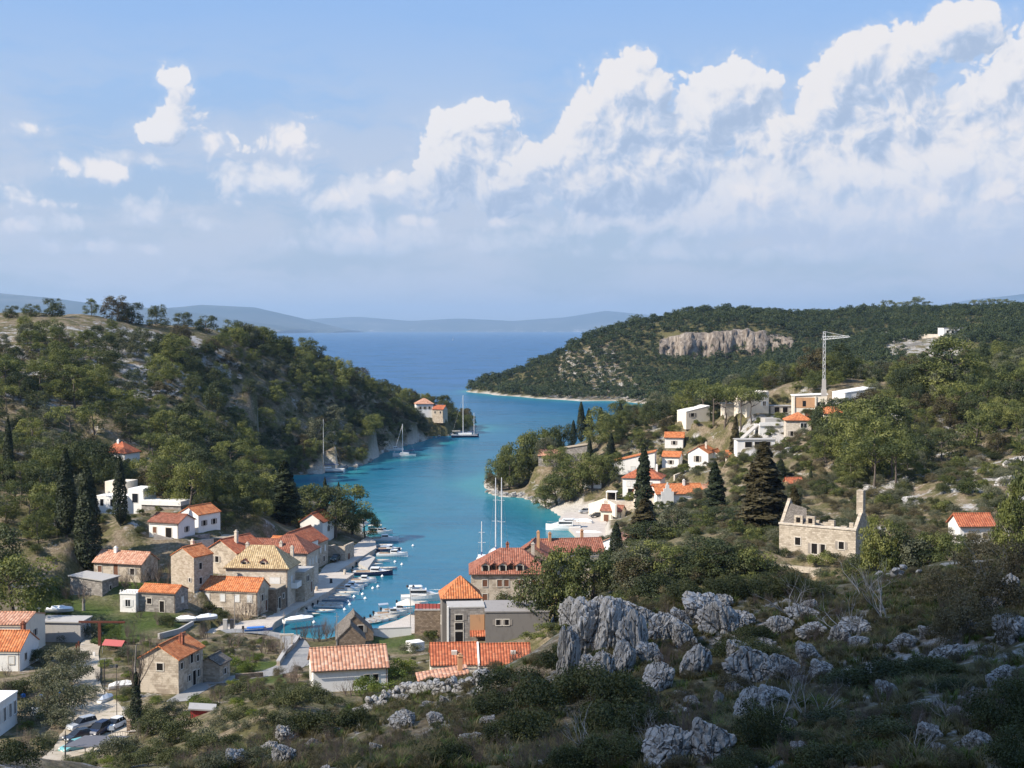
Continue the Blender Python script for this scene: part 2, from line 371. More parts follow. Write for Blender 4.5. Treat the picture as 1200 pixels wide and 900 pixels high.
def newmat(name):
    m = bpy.data.materials.new(name); m.use_nodes = True
    g = G(m.node_tree); b = m.node_tree.nodes['Principled BSDF']
    return m, g, b

def uvw(g): return g.n('ShaderNodeUVMap').outputs[0]
def pos(g): return g.n('ShaderNodeNewGeometry').outputs['Position']
def obc(g): return g.n('ShaderNodeTexCoord').outputs['Object']
def attr(g, nm): return E(g, g.n('ShaderNodeAttribute', attribute_name=nm).outputs['Fac'])
def orand(g): return E(g, g.n('ShaderNodeObjectInfo').outputs['Random'])

# ------------------------------------------------------------------ ground, sea, far islands
def ground_material():
    m, g, b = newmat('hillside_ground')
    p = pos(g)
    big = g.noise(p, .035, 5, .6); mid = g.noise(p, .22, 5, .62); fine = g.noise(p, 1.7, 6, .65)
    v = g.vor(p, .55, detail=2.0)
    soil = g.ramp(fine, [(.3, (.105, .080, .052)), (.5, (.195, .152, .102)), (.7, (.29, .24, .17))])
    scrub = g.ramp(fine, [(.3, (.048, .046, .020)), (.55, (.105, .095, .042)), (.75, (.18, .15, .075))])
    rock = g.ramp(g.noise(p, 2.6, 6, .7), [(.3, (.17, .16, .155)), (.5, (.36, .345, .33)), (.7, (.52, .50, .47))])
    stone = attr(g, 'stone')
    c = g.mix(g.step(mid + g.m('MAXIMUM', 0.0 - stone, 0.0) * .5, .38, .58), soil, scrub)
    rk = g.step(g.noise(p, .16, 7, .68) + stone * .34 + (fine - .5) * .3, .58, .70)
    c = g.mix(rk, c, rock)
    grass = attr(g, 'lawn')
    c = g.mix(grass, c, g.ramp(fine, [(.3, (.036, .056, .011)), (.6, (.068, .095, .022)), (.8, (.13, .135, .05))]))
    beach = attr(g, 'beach')
    c = g.mix(beach, c, g.ramp(fine, [(.3, (.30, .27, .23)), (.6, (.50, .46, .40))]))
    g.put(b.inputs['Base Color'], c); b.inputs['Roughness'].default_value = .95
    b.inputs['Specular IOR Level'].default_value = .15
    g.put(b.inputs['Normal'], g.bump(fine * .6 + mid, .9, .5))
    return m

def polar(rings, angs, full):
    A, R = np.meshgrid(angs, rings, indexing='ij')
    X, Y = (R * np.sin(A)).ravel(), (R * np.cos(A)).ravel()
    na, nr = len(angs), len(rings)
    i = np.arange(na if full else na - 1)[:, None]; j = np.arange(nr - 1)[None, :]
    i2 = (i + 1) % na
    F = np.stack([i * nr + j + 0 * i2, i * nr + j + 1 + 0 * i2, i2 * nr + j + 1, i2 * nr + j], -1).reshape(-1, 4)
    return X, Y, F

fan = np.concatenate([np.linspace(-180, -40, 70, endpoint=False), np.linspace(-40, -23, 60, endpoint=False), np.linspace(-23, 23, 330, endpoint=False), np.linspace(23, 40, 60, endpoint=False), np.linspace(40, 180, 70, endpoint=False)])
# ------------------------------------------------------------------ building materials
MAT = {}
def tube(pts, radii, sides=5):
    V, F = [], []
    pts = [Vector(p) for p in pts]
    for i, p in enumerate(pts):
        d = (pts[min(i + 1, len(pts) - 1)] - pts[max(i - 1, 0)]).normalized()
        a = d.cross(Vector((.31, .87, .11))).normalized(); b = d.cross(a)
        for k in range(sides):
            t = 2 * math.pi * k / sides
            V.append(p + (a * math.cos(t) + b * math.sin(t)) * radii[i])
    for i in range(len(pts) - 1):
        for k in range(sides):
            F.append((i * sides + k, i * sides + (k + 1) % sides, (i + 1) * sides + (k + 1) % sides, (i + 1) * sides + k))
    return V, F


def roof_mat(name, c1, c2, c3, col=.42, row=.40):
    m, g, b = newmat(name)
    u, v, _ = g.sep(uvw(g))
    cu, rv = g.m('FLOOR', u / col), g.m('FLOOR', v / row)
    wn = g.n('ShaderNodeTexWhiteNoise', noise_dimensions='3D'); g.put(wn.inputs['Vector'], g.comb(cu, rv, orand(g)))
    r = E(g, wn.outputs['Value'])
    wob = g.noise(uvw(g), .6, 4, .65)
    f = r * .55 + wob * .75 - .15
    c = g.ramp(f, [(.08, c1), (.5, c2), (.95, c3)])
    fu = g.m('FRACT', u / col); fv = g.m('FRACT', v / row)
    tile = g.m('SINE', fu * math.pi)                                   # barrel tile
    gap = g.step(tile, 0, .35)
    c = g.mix((1.0 - gap) * .45, c, (.10, .05, .035))
    g.put(b.inputs['Base Color'], g.mix(g.step(g.noise(uvw(g), 1.1, 6, .7), .50, .72) * .5, c, (.16, .13, .10)))
    b.inputs['Roughness'].default_value = .85; b.inputs['Specular IOR Level'].default_value = .2
    g.put(b.inputs['Normal'], g.bump(tile + (1.0 - fv) * .45, 1.0, .09))
    return m

def stone_mat(name, a, b_, c_, mortar, sx=1.0, patch=0.0, plaster=(.6, .55, .48)):
    m, g, b = newmat(name)
    p = uvw(g)
    br = g.n('ShaderNodeTexBrick'); g.put(br.inputs['Vector'], g.vm('ADD', p, g.vm('SCALE', g.n('ShaderNodeTexNoise').outputs['Color'])))
    sc_ = br.inputs['Vector'].links[0].from_node.inputs[1].links[0].from_node; sc_.inputs['Scale'].default_value = .05
    g.put(sc_.inputs[0].links[0].from_node.inputs['Vector'], p); sc_.inputs[0].links[0].from_node.inputs['Scale'].default_value = 2.0
    br.inputs['Scale'].default_value = 1.0; br.inputs['Brick Width'].default_value = .48 * sx; br.inputs['Row Height'].default_value = .27 * sx
    br.inputs['Mortar Size'].default_value = .022; br.inputs['Mortar Smooth'].default_value = .4; br.inputs['Bias'].default_value = 0
    br.inputs['Color1'].default_value = (0, 0, 0, 1); br.inputs['Color2'].default_value = (1, 1, 1, 1); br.inputs['Mortar'].default_value = (.5, .5, .5, 1)
    n = g.noise(p, .8, 6, .65)
    f = E(g, br.outputs['Color']) * .55 + n * .7 - .12
    c = g.ramp(f, [(.1, a), (.5, b_), (.9, c_)])
    c = g.mix(E(g, br.outputs['Fac']), c, mortar)
    if patch: c = g.mix(g.step(g.noise(p, .45, 5, .6), .62 - patch * .3, .72 - patch * .3) * .85, c, plaster)
    c = g.mix(g.step(g.noise(g.vm('MULTIPLY', p, (1.6, .35, 1)), .9, 5, .65), .56, .74) * .4, c, (.12, .105, .09))
    g.put(b.inputs['Base Color'], c); b.inputs['Roughness'].default_value = .92; b.inputs['Specular IOR Level'].default_value = .15
    g.put(b.inputs['Normal'], g.bump(E(g, br.outputs['Fac']) * -.6 + n * .5, .8, .06))
    return m

def plaster_mat(name, c, dirt=(.30, .27, .23), k=.4):
    m, g, b = newmat(name)
    p = uvw(g)
    n = g.noise(g.vm('MULTIPLY', p, (1.3, .4, 1)), .8, 6, .65); n2 = g.noise(p, .35, 4, .6)
    col = g.mix(g.step(n, .50, .78) * k, c, dirt)
    col = g.mix(g.step(n2, .5, .75) * k * .5, col, tuple(x * .78 for x in c))
    g.put(b.inputs['Base Color'], col); b.inputs['Roughness'].default_value = .9; b.inputs['Specular IOR Level'].default_value = .2
    g.put(b.inputs['Normal'], g.bump(g.noise(p, 6, 4), .25, .03))
    return m

def plain(name, c, rough=.6, metal=0.0, spec=.4, var=.12):
    m, g, b = newmat(name)
    n = g.noise(obc(g), 2.3, 5, .65)
    g.put(b.inputs['Base Color'], g.mix(g.step(n, .45, .75) * .6, c, tuple(max(0, x * (1 - var * 2)) for x in c)))
    b.inputs['Roughness'].default_value = rough; b.inputs['Metallic'].default_value = metal; b.inputs['Specular IOR Level'].default_value = spec
    return m

def glass_mat():
    m, g, b = newmat('window_glass'); b.inputs['Base Color'].default_value = (.018, .020, .024, 1); b.inputs['Roughness'].default_value = .12
    b.inputs['Specular IOR Level'].default_value = .5; return m

MAT.update(
    orange=roof_mat('orange_tiles', (.31, .090, .036), (.55, .185, .068), (.66, .28, .125)),
    red=roof_mat('red_tiles', (.25, .068, .034), (.42, .122, .058), (.54, .20, .10)),
    oldred=roof_mat('weathered_red_tiles', (.17, .062, .040), (.31, .115, .072), (.43, .20, .135)),
    pink=roof_mat('faded_tiles', (.30, .13, .080), (.52, .27, .175), (.68, .43, .31), .5, .42),
    yellow=roof_mat('ochre_tiles', (.27, .18, .095), (.46, .34, .185), (.60, .47, .29)),
    brown=roof_mat('brown_tiles', (.15, .055, .034), (.27, .098, .060), (.38, .17, .11)),
    stoneroof=stone_mat('stone_slabs', (.11, .095, .08), (.17, .15, .13), (.25, .22, .19), (.06, .05, .04), .8),
    stone=stone_mat('warm_stone', (.30, .235, .17), (.47, .39, .30), (.60, .52, .42), (.44, .37, .29)),
    stone2=stone_mat('patchy_stone', (.25, .20, .15), (.42, .35, .27), (.58, .50, .40), (.36, .30, .24), 1.1, .55, (.58, .50, .40)),
    grey=stone_mat('grey_stone', (.16, .145, .13), (.29, .265, .24), (.42, .39, .35), (.25, .22, .20), 1.2),
    ruin=stone_mat('weathered_ruin_stone', (.26, .215, .165), (.45, .385, .305), (.58, .51, .42), (.34, .285, .22), 1.1, .25, (.50, .43, .34)),
    pale=stone_mat('pale_stone', (.46, .39, .31), (.60, .53, .44), (.71, .64, .55), (.52, .45, .37), 1.1),
    rubble=stone_mat('brown_rubble', (.13, .095, .07), (.24, .18, .13), (.36, .28, .21), (.14, .11, .085), .9),
    white=plaster_mat('white_plaster', (.78, .76, .72), k=.32),
    cream=plaster_mat('cream_plaster', (.72, .65, .54)),
    render=plaster_mat('grey_render', (.19, .175, .16), (.09, .08, .07), .6),
    concrete=plaster_mat('concrete', (.40, .38, .355), (.22, .20, .18), .5),
    roofgrey=plaster_mat('grey_flat_roof', (.28, .26, .245), (.15, .14, .13), .5),
    ochre=plaster_mat('ochre_render', (.50, .29, .16), (.24, .15, .10), .7),
    straw=plaster_mat('dry_flat_roof', (.36, .30, .225), (.20, .16, .12), .6),
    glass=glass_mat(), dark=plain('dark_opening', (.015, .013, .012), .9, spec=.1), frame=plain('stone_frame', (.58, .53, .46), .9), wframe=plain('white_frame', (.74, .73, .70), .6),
    shutter=plain('pale_shutter', (.66, .66, .64), .7), brownwood=plain('brown_wood', (.15, .065, .035), .8), greywood=plain('weathered_wood', (.26, .23, .20), .9), rust=plain('rusty_steel', (.115, .040, .026), .85, spec=.2, var=.3),
    metal=plain('galvanised_metal', (.42, .43, .44), .45, .6), darkmetal=plain('dark_metal', (.05, .05, .055), .5, .4), sheet=plain('grey_sheet_roof', (.115, .115, .13), .7, .0), tarp=plain('white_tarpaulin', (.80, .80, .79), .6), bluetarp=plain('blue_tarpaulin', (.035, .16, .50), .6),
    redpaint=plain('red_paint', (.36, .045, .04), .7), redtarp=plain('red_canvas', (.42, .10, .09), .7), gutter=plain('brown_gutter', (.10, .055, .04), .6),
)

class MB:
    """collects boxes, prisms and faces, then links them as ONE mesh object with metre UVs"""
    def __init__(s): s.v, s.f = [], []
    def face(s, *pts):
        n = len(s.v); s.v += [tuple(p) for p in pts]; s.f.append(tuple(range(n, n + len(pts)))); return s
    def box(s, x0, x1, y0, y1, z0, z1):
        n = len(s.v)
        s.v += [(x, y, z) for z in (z0, z1) for (x, y) in ((x0, y0), (x1, y0), (x1, y1), (x0, y1))]
        s.f += [tuple(n + i for i in q) for q in ((3, 2, 1, 0), (4, 5, 6, 7), (0, 1, 5, 4), (1, 2, 6, 5), (2, 3, 7, 6), (3, 0, 4, 7))]
        return s
    def slab(s, pts, t):
        """sloping sheet through pts (ordered from above counterclockwise), thickness t downwards"""
        n = len(s.v); k = len(pts)
        s.v += [tuple(p) for p in pts] + [(p[0], p[1], p[2] - t) for p in pts]
        s.f.append(tuple(range(n, n + k))); s.f.append(tuple(range(n + 2 * k - 1, n + k - 1, -1)))
        for i in range(k): j = (i + 1) % k; s.f.append((n + j, n + i, n + k + i, n + k + j))
        return s
    def prism(s, outline, z0, z1):
        return s.slab([(x, y, z1) for x, y in outline], z1 - z0)
    def tube(s, pts, radii, sides=6):
        V, F = tube(pts, radii, sides); n = len(s.v); s.v += [tuple(p) for p in V]; s.f += [tuple(n + i for i in q) for q in F]; return s
    def cyl(s, x, y, z0, z1, r, sides=8, r2=None):
        n = len(s.v); r2 = r if r2 is None else r2
        for z, q in ((z0, r), (z1, r2)): s.v += [(x + q * math.cos(2 * math.pi * k / sides), y + q * math.sin(2 * math.pi * k / sides), z) for k in range(sides)]
        s.f += [(n + k, n + (k + 1) % sides, n + sides + (k + 1) % sides, n + sides + k) for k in range(sides)]
        s.f += [tuple(range(n + sides - 1, n - 1, -1)), tuple(range(n + sides, n + 2 * sides))]
        return s
    def mesh(s, name, mat):
        me = bpy.data.meshes.new(name); me.from_pydata(s.v, [], s.f); me.update()
        uv = me.uv_layers.new(name='UVMap')
        co = np.array(s.v)
        for p in me.polygons:
            n = p.normal
            t = Vector((-n.y, n.x, 0)) if abs(n.z) < .985 else Vector((1, 0, 0))
            t.normalize(); w = n.cross(t)
            for li in p.loop_indices:
                c = me.vertices[me.loops[li].vertex_index].co
                uv.data[li].uv = (c.dot(t), c.dot(w))
        me.materials.append(MAT[mat] if isinstance(mat, str) else mat)
        return me
    def build(s, name, mat, parent=None):
        return link(name, s.mesh(name, mat), parent)

FACES = {'F': ((1, 0), (0, -1)), 'R': ((0, 1), (1, 0)), 'L': ((0, -1), (-1, 0)), 'B': ((-1, 0), (0, 1))}
def on_face(face, w, d, u, out=0.0):
    """local point on a wall: u metres from the middle of the wall, out metres proud"""
    (tx, ty), (nx, ny) = FACES[face]
    cx, cy_ = {'F': (0, 0), 'R': (w / 2, d / 2), 'L': (-w / 2, d / 2), 'B': (0, d)}[face]
    return cx + tx * u + nx * out, cy_ + ty * u + ny * out

def fbox(mb, face, w, d, u0, u1, o0, o1, z0, z1):
    a, b_ = on_face(face, w, d, u0, o0), on_face(face, w, d, u1, o1)
    mb.box(min(a[0], b_[0]), max(a[0], b_[0]), min(a[1], b_[1]), max(a[1], b_[1]), z0, z1)

def window(root, w, d, face, u, z, ww=.9, wh=1.2, style='dark', name='window'):
    f = MB(); t = .13
    fbox(f, face, w, d, u - ww / 2 - t, u - ww / 2, -.05, .07, z - t, z + wh + t); fbox(f, face, w, d, u + ww / 2, u + ww / 2 + t, -.05, .07, z - t, z + wh + t)
    fbox(f, face, w, d, u - ww / 2, u + ww / 2, -.05, .075, z + wh, z + wh + t); fbox(f, face, w, d, u - ww / 2, u + ww / 2, -.05, .10, z - t, z)
    if style == 'glass': fbox(f, face, w, d, u - .03, u + .03, -.05, .05, z, z + wh)
    fo = f.build(name, 'wframe' if style in ('glass', 'white') else 'frame', root)
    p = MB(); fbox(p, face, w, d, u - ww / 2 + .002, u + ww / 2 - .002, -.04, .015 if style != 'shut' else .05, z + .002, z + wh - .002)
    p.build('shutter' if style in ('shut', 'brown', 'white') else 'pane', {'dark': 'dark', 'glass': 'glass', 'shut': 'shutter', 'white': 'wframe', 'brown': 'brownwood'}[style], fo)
    if style in ('dark', 'glass') and ww < 1.3 and name == 'window' and (int(abs(u) * 10) % 2 == 0):
        for s in (-1, 1):
            q = MB(); fbox(q, face, w, d, u + s * (ww / 2 + t + .02), u + s * (ww + t - .02), .0, .05, z, z + wh)
            q.build('shutter', 'shutter' if style == 'glass' else 'greywood', fo)
    return fo

def gable_roof(mb, w, d, h, rise, ov, along, t=.16):
    if along == 'x':
        k = rise / (d / 2); e = ov * k
        mb.slab([(-w / 2 - ov, -ov, h - e), (w / 2 + ov, -ov, h - e), (w / 2 + ov, d / 2, h + rise), (-w / 2 - ov, d / 2, h + rise)], t)
        mb.slab([(-w / 2 - ov, d / 2, h + rise), (w / 2 + ov, d / 2, h + rise), (w / 2 + ov, d + ov, h - e), (-w / 2 - ov, d + ov, h - e)], t)
    else:
        k = rise / (w / 2); e = ov * k
        mb.slab([(-w / 2 - ov, -ov, h - e), (0, -ov, h + rise), (0, d + ov, h + rise), (-w / 2 - ov, d + ov, h - e)], t)
        mb.slab([(0, -ov, h + rise), (w / 2 + ov, -ov, h - e), (w / 2 + ov, d + ov, h - e), (0, d + ov, h + rise)], t)

def hip_roof(mb, w, d, h, rise, ov, t=.16):
    W, y0, y1 = w / 2 + ov, -ov, d + ov; e = h - ov * rise / (min(w, d) / 2) * .6; r = h + rise
    if w >= d:
        a, b_ = (-(W - (y1 - y0) / 2), d / 2, r), (W - (y1 - y0) / 2, d / 2, r)
    else:
        a, b_ = (0, y0 + W, r), (0, y1 - W, r)
    A, B, D, C_ = (-W, y0, e), (W, y0, e), (W, y1, e), (-W, y1, e)
    fs = [(A, B, b_, a), (B, D, b_), (D, C_, a, b_), (C_, A, a)] if w >= d else [(A, B, a), (B, D, b_, a), (D, C_, b_), (C_, A, a, b_)]
    n = len(mb.v)
    for f in fs: mb.face(*[p for i, p in enumerate(f) if i == 0 or p != f[i - 1]])
    mb.face((-W, y1, e - t), (W, y1, e - t), (W, y0, e - t), (-W, y0, e - t))
    for p, q in ((A, B), (B, D), (D, C_), (C_, A)): mb.face((p[0], p[1], e - t), (q[0], q[1], e - t), q, p)

def wall_mesh(w, d, h, rise, kind, base=-2.5):
    m = MB(); W = w / 2
    if kind == 'gable_y':
        m.face((-W, 0, base), (W, 0, base), (W, 0, h), (0, 0, h + rise), (-W, 0, h)); m.face((W, d, base), (-W, d, base), (-W, d, h), (0, d, h + rise), (W, d, h))
        m.face((W, 0, base), (W, d, base), (W, d, h), (W, 0, h)); m.face((-W, d, base), (-W, 0, base), (-W, 0, h), (-W, d, h))
    elif kind == 'gable_x':
        m.face((-W, 0, base), (W, 0, base), (W, 0, h), (-W, 0, h)); m.face((W, d, base), (-W, d, base), (-W, d, h), (W, d, h))
        m.face((W, 0, base), (W, d, base), (W, d, h), (W, d / 2, h + rise), (W, 0, h)); m.face((-W, d, base), (-W, 0, base), (-W, 0, h), (-W, d / 2, h + rise), (-W, d, h))
    elif kind in ('shed_x', 'shed_nx'):
        l, r = (h, h + rise) if kind == 'shed_x' else (h + rise, h)
        m.face((-W, 0, base), (W, 0, base), (W, 0, r), (-W, 0, l)); m.face((W, d, base), (-W, d, base), (-W, d, l), (W, d, r))
        m.face((W, 0, base), (W, d, base), (W, d, r), (W, 0, r)); m.face((-W, d, base), (-W, 0, base), (-W, 0, l), (-W, d, l))
    else:
        m.face((-W, 0, base), (W, 0, base), (W, 0, h), (-W, 0, h)); m.face((W, d, base), (-W, d, base), (-W, d, h), (W, d, h))
        m.face((W, 0, base), (W, d, base), (W, d, h), (W, 0, h)); m.face((-W, d, base), (-W, 0, base), (-W, 0, h), (-W, d, h))
        m.face((-W, 0, h), (W, 0, h), (W, d, h), (-W, d, h))
    return m

HOUSES = []
def where(px, py, z=None, Y=None):
    return at_z(px, py, z) if z is not None else at_y(px, py, Y)

def chimney(roof, x, y, z0, z1, mat='pale', s=.3):
    c = MB().box(x - s, x + s, y - s, y + s, z0, z1).box(x - s - .07, x + s + .07, y - s - .07, y + s + .07, z1, z1 + .12)
    c.box(x - s * .6, x + s * .6, y - s * .6, y + s * .6, z1 + .12, z1 + .4)
    return c.build('chimney', mat, roof)

def dormer(roof, x, y, z, w=1.3, h=1.35, depth=2.2, rm='brown', wm='pale', face='F'):
    """small window house on a roof slope that faces the front"""
    m = MB(); m.box(x - w / 2, x + w / 2, y, y + depth, z - .4, z + h)
    m.face((x - w / 2, y, z + h), (x + w / 2, y, z + h), (x, y, z + h + .45)).face((x + w / 2, y + depth, z + h), (x - w / 2, y + depth, z + h), (x, y + depth, z + h + .45))
    o = m.build('dormer', wm, roof)
    r = MB(); r.slab([(x - w / 2 - .2, y - .2, z + h - .05), (x, y - .2, z + h + .55), (x, y + depth + .6, z + h + .55), (x - w / 2 - .2, y + depth + .3, z + h - .05)], .1)
    r.slab([(x, y - .2, z + h + .55), (x + w / 2 + .2, y - .2, z + h - .05), (x + w / 2 + .2, y + depth + .3, z + h - .05), (x, y + depth + .6, z + h + .55)], .1)
    r.build('dormer_roof', rm, o)
    MB().box(x - w / 2 + .28, x + w / 2 - .28, y - .03, y + .1, z + .12, z + h - .12).build('pane', 'dark', o)
    return o

def house(name, label, p, w, d, h, yaw, roof, rise, rmat, wmat, wins=(), doors=(), chims=(), ov=.28, cat='house', group=None, base=-2.5, parapet=0, eave=True, pad=True):
    root = empty(name, p, rad(yaw), label, cat, group)
    kind = roof
    wall_mesh(w, d, h, rise, kind, base).build('wall', wmat, root)
    r = MB()
    if roof in ('gable_x', 'gable_y'): gable_roof(r, w, d, h + .17, rise, ov, roof[-1])
    elif roof == 'hip': hip_roof(r, w, d, h + .16, rise, ov + .12)
    elif roof == 'flat':
        r.box(-w / 2 - ov, w / 2 + ov, -ov, d + ov, h + .003, h + .22)
    elif roof in ('shed_x', 'shed_nx'):
        l, q = (h, h + rise) if roof == 'shed_x' else (h + rise, h)
        r.slab([(-w / 2 - ov, -ov, l + .2), (w / 2 + ov, -ov, q + .2), (w / 2 + ov, d + ov, q + .2), (-w / 2 - ov, d + ov, l + .2)], .18)
    ro = r.build('roof', rmat, root)
    if roof in ('gable_x', 'gable_y'):
        c = MB()
        if roof == 'gable_x': c.tube([(-w / 2 - ov, d / 2, h + rise + .18), (w / 2 + ov, d / 2, h + rise + .18)], [.13, .13], 6)
        else: c.tube([(0, -ov, h + rise + .18), (0, d + ov, h + rise + .18)], [.13, .13], 6)
        c.build('ridge_tiles', rmat, ro)
    if eave and roof in ('gable_x', 'hip'):
        g_ = MB().tube([(-w / 2 - ov, -ov - .12, h - .12), (w / 2 + ov, -ov - .12, h - .12)], [.07, .07], 5)
        g_.tube([(w / 2 - .15, -.1, h - .2), (w / 2 - .15, -.1, 0)], [.05, .05], 5)
        g_.build('gutter', 'gutter', root)
    if parapet:
        q = MB()
        q.box(-w / 2 - .05, w / 2 + .05, -.05, .2, h + .225, h + .22 + parapet).box(-w / 2 - .05, w / 2 + .05, d - .2, d + .05, h + .225, h + .22 + parapet)
        q.box(-w / 2 - .05, -w / 2 + .2, .203, d - .203, h + .225, h + .22 + parapet).box(w / 2 - .2, w / 2 + .05, .203, d - .203, h + .225, h + .22 + parapet)
        q.build('parapet', wmat, root)
    for q in wins: window(root, w, d, *q)
    for (face, u, z, ww, wh, st) in doors: window(root, w, d, face, u, z, ww, wh, st, 'door')
    for (x, y, z1, mt) in chims: chimney(ro, x, y, h - .2, z1, mt)
    a = rad(yaw); cx = p[0] - math.sin(a) * d / 2; cyy = p[1] + math.cos(a) * d / 2
    HOUSES.append((cx, cyy, p[2], max(w, d) * .62))
    if pad: PADS.append((cx + math.sin(a) * 1.2, cyy - math.cos(a) * 1.2, p[2] - .05, max(w, d) * .62))
    return root, ro
# ------------------------------------------------------------------ village houses on the near side of the bay
def grid(face, us, z, ww=.8, wh=1.2, st='dark'): return [(face, u, z, ww, wh, st) for u in us]

def build_near_village():
    # lower left
    house('stone_house', 'pale stone house with bright red roof slope and gable wall above the dirt track', where(187, 812, z=4), 5.8, 8, 4.9, -12, 'gable_y', 1.7, 'orange', 'stone2',
          [('F', .1, 3.2, .95, 1.0, 'dark'), ('R', -3, 3.3, .7, .9, 'dark'), ('R', 0.2, 3.4, .8, 1.4, 'dark'), ('R', 2.2, 3.2, .7, .9, 'dark'), ('R', -.6, 1.0, .6, .8, 'dark'), ('R', 2.4, .9, .6, 1.0, 'dark')], [('R', 1.0, 0, 1.0, 2.1, 'dark')], [(1.2, 4.6, 7.2, 'brown')])
    house('white_cottage', 'white cottage with faded pink tile roof beside the curving road', where(411, 809, z=4.5), 10.4, 6.6, 3.1, 13, 'gable_x', 2.2, 'pink', 'white',
          [('F', 2.3, 1.2, .7, .9, 'dark'), ('F', 3.5, 1.2, .7, .9, 'dark'), ('L', .3, 1.3, .8, 1.2, 'shut')], [('L', -1.6, 0, .9, 2, 'shut')])
    r, ro = house('red_roof_cottage', 'red tiled cottage with white left gable, joined to its twin at a party wall', where(533, 801, z=5), 6.7, 7.5, 2.7, 5, 'gable_x', 2.1, 'red', 'cream', [('F', .9, .9, .7, 1.1, 'dark')], ov=.15)
    MB().box(-.4, .4, 1.5, 2.2, 3.5, 4.25).build('skylight', 'frame', ro)
    r, ro = house('red_roof_cottage', 'twin cottage under red tiles, half hidden by dark shrubs right of the white party wall', where(592, 801, z=5), 7.4, 7.3, 2.7, 4, 'gable_x', 2.0, 'red', 'cream', [('F', -1.2, .9, .7, 1.1, 'dark')], ov=.12)
    MB().box(.9, 1.6, 1.6, 2.2, 3.5, 4.2).build('skylight', 'frame', ro)
    q = MB(); q.slab([(-3.85, -.2, 3.0), (-3.62, -.2, 3.0), (-3.62, 3.65, 5.2), (-3.85, 3.65, 5.2)], 3.0); q.slab([(-3.85, 3.652, 5.2), (-3.62, 3.652, 5.2), (-3.62, 7.5, 3.0), (-3.85, 7.5, 3.0)], 3.0); q.build('party_wall', 'white', r)
    # tower house, its lower wing and the flat annex
    house('tower_house', 'tall grey rendered tower house with orange pyramid roof by the water', where(541, 762, Y=231.0), 6.6, 6.4, 9.0, 6, 'hip', 3.1, 'orange', 'render', [('L', 0, 4, .9, 1.3, 'shut')], [('F', 1.35, 5.4, 1.1, 2.1, 'white')], ov=.2)
    r, ro = house('stone_wing', 'roofless looking stone building with stacked dark openings in front of the tower house', where(546.5, 757, Y=224.0), 6.1, 5, 6.3, 5, 'flat', 0, 'concrete', 'grey', [('F', -1.2, 4.3, 1.2, .9, 'dark'), ('F', -1.2, 2.7, 1.3, 1.2, 'dark')], [('F', -1.2, .3, 1.3, 2.1, 'dark')], ov=.05)
    MB().box(.62, 3.0, -.04, .3, 2.6, 5.2).build('brick_panel', 'ochre', r)
    MB().slab([(.55, -1.3, 1.9), (3.1, -1.3, 1.9), (3.1, -.05, 2.6), (.55, -.05, 2.6)], .12).build('porch_roof', 'red', r)
    MB().box(-3.2, -2.9, -.12, .2, -.5, 6.6).build('pilaster', 'white', r)
    house('flat_annex', 'long grey annex with flat felt roof and pale edge beside the tower house', where(606, 753, Y=222.0), 10.4, 9, 5.0, 2, 'flat', 0, 'roofgrey', 'render', [('F', -3.0, 2.9, .9, .9, 'dark'), ('F', -1.8, 2.9, .9, .9, 'dark')], ov=.12)
    # big mansion
    r, ro = house('stone_mansion', 'large old stone mansion with dormers in its steep red roof', where(599, 708, z=2.6), 15.2, 11, 5.9, 2, 'hip', 3.9, 'oldred', 'stone2', grid('F', (-5.0, -2.2, -.9, 1.8, 4.2), 3.4, .9, 1.3, 'brown') + grid('F', (-5.0, -1.6, 2.0), .6, .9, 1.4, 'brown'), (), [(-.5, 6.5, 10.6, 'brown'), (4.5, 7, 10.4, 'pale')], ov=.35)
    for x in (-4.9, -1.6, 1.7): dormer(ro, x, .25, 6.25, 1.5, 1.25, 2.4, 'oldred', 'pale')
    for x in (-3.3, 0.0): dormer(ro, x, .5, 6.2, 1.2, 1.2, 2.0, 'oldred', 'brownwood')  # added dark dormers; their brown walls paint the shadows between the windows
    house('brick_house', 'house with dark roof gap and red tiles behind the mansion', where(621, 690, Y=283), 7, 9, 6.8, -8, 'gable_y', 2.4, 'oldred', 'rubble', (), (), [(1.5, 2, 11.6, 'ochre')])
    house('long_house', 'long low house with orange tiles and two tall chimneys behind the pines', where(668, 676, Y=292), 15, 7.5, 5.4, 10, 'gable_x', 2.2, 'oldred', 'cream', grid('F', (-5, -2, 1, 4), 3, .8, 1.1), (), [(-3.8, 3.2, 9.0, 'ochre'), (3.6, 4.4, 9.2, 'ochre')])
    house('red_roof_house', 'white gabled house with pinkish tiles by the beach landing', where(717, 661, Y=322), 9.5, 8, 4.2, -24, 'gable_y', 2.1, 'pink', 'white', [('F', 0, 1.8, .9, 1.2, 'dark'), ('R', 0, 1.6, .9, 1.2, 'dark')])
    # harbour front
    house('orange_roof_house', 'stone house with plain bright orange roof and white shutters at the quay corner', where(268, 719, z=1.9), 11.5, 6, 4.3, -12, 'gable_x', 1.9, 'orange', 'stone2', [('F', -4.3, 2.3, .9, 1.3, 'shut'), ('F', -1.2, 2.3, .9, 1.3, 'shut'), ('F', 1.7, 2.3, .9, 1.3, 'shut'), ('F', 4.2, 2.3, .9, 1.3, 'shut'), ('R', -.6, 2.2, .8, 1.2, 'dark')], [('F', -2, -.6, 1.6, 1.7, 'dark'), ('R', 1.2, 0, .9, 2, 'brown')], ov=.15)
    house('stone_annex', 'roofless stone annex built onto the quay corner house', where(311, 715, Y=257.5), 4.4, 5, 3.9, -12, 'flat', 0, 'straw', 'rubble', [('R', 1.2, 1.7, .7, .9, 'dark')], [('R', -.8, 0, 1.0, 2.2, 'dark')], ov=.02, pad=False)
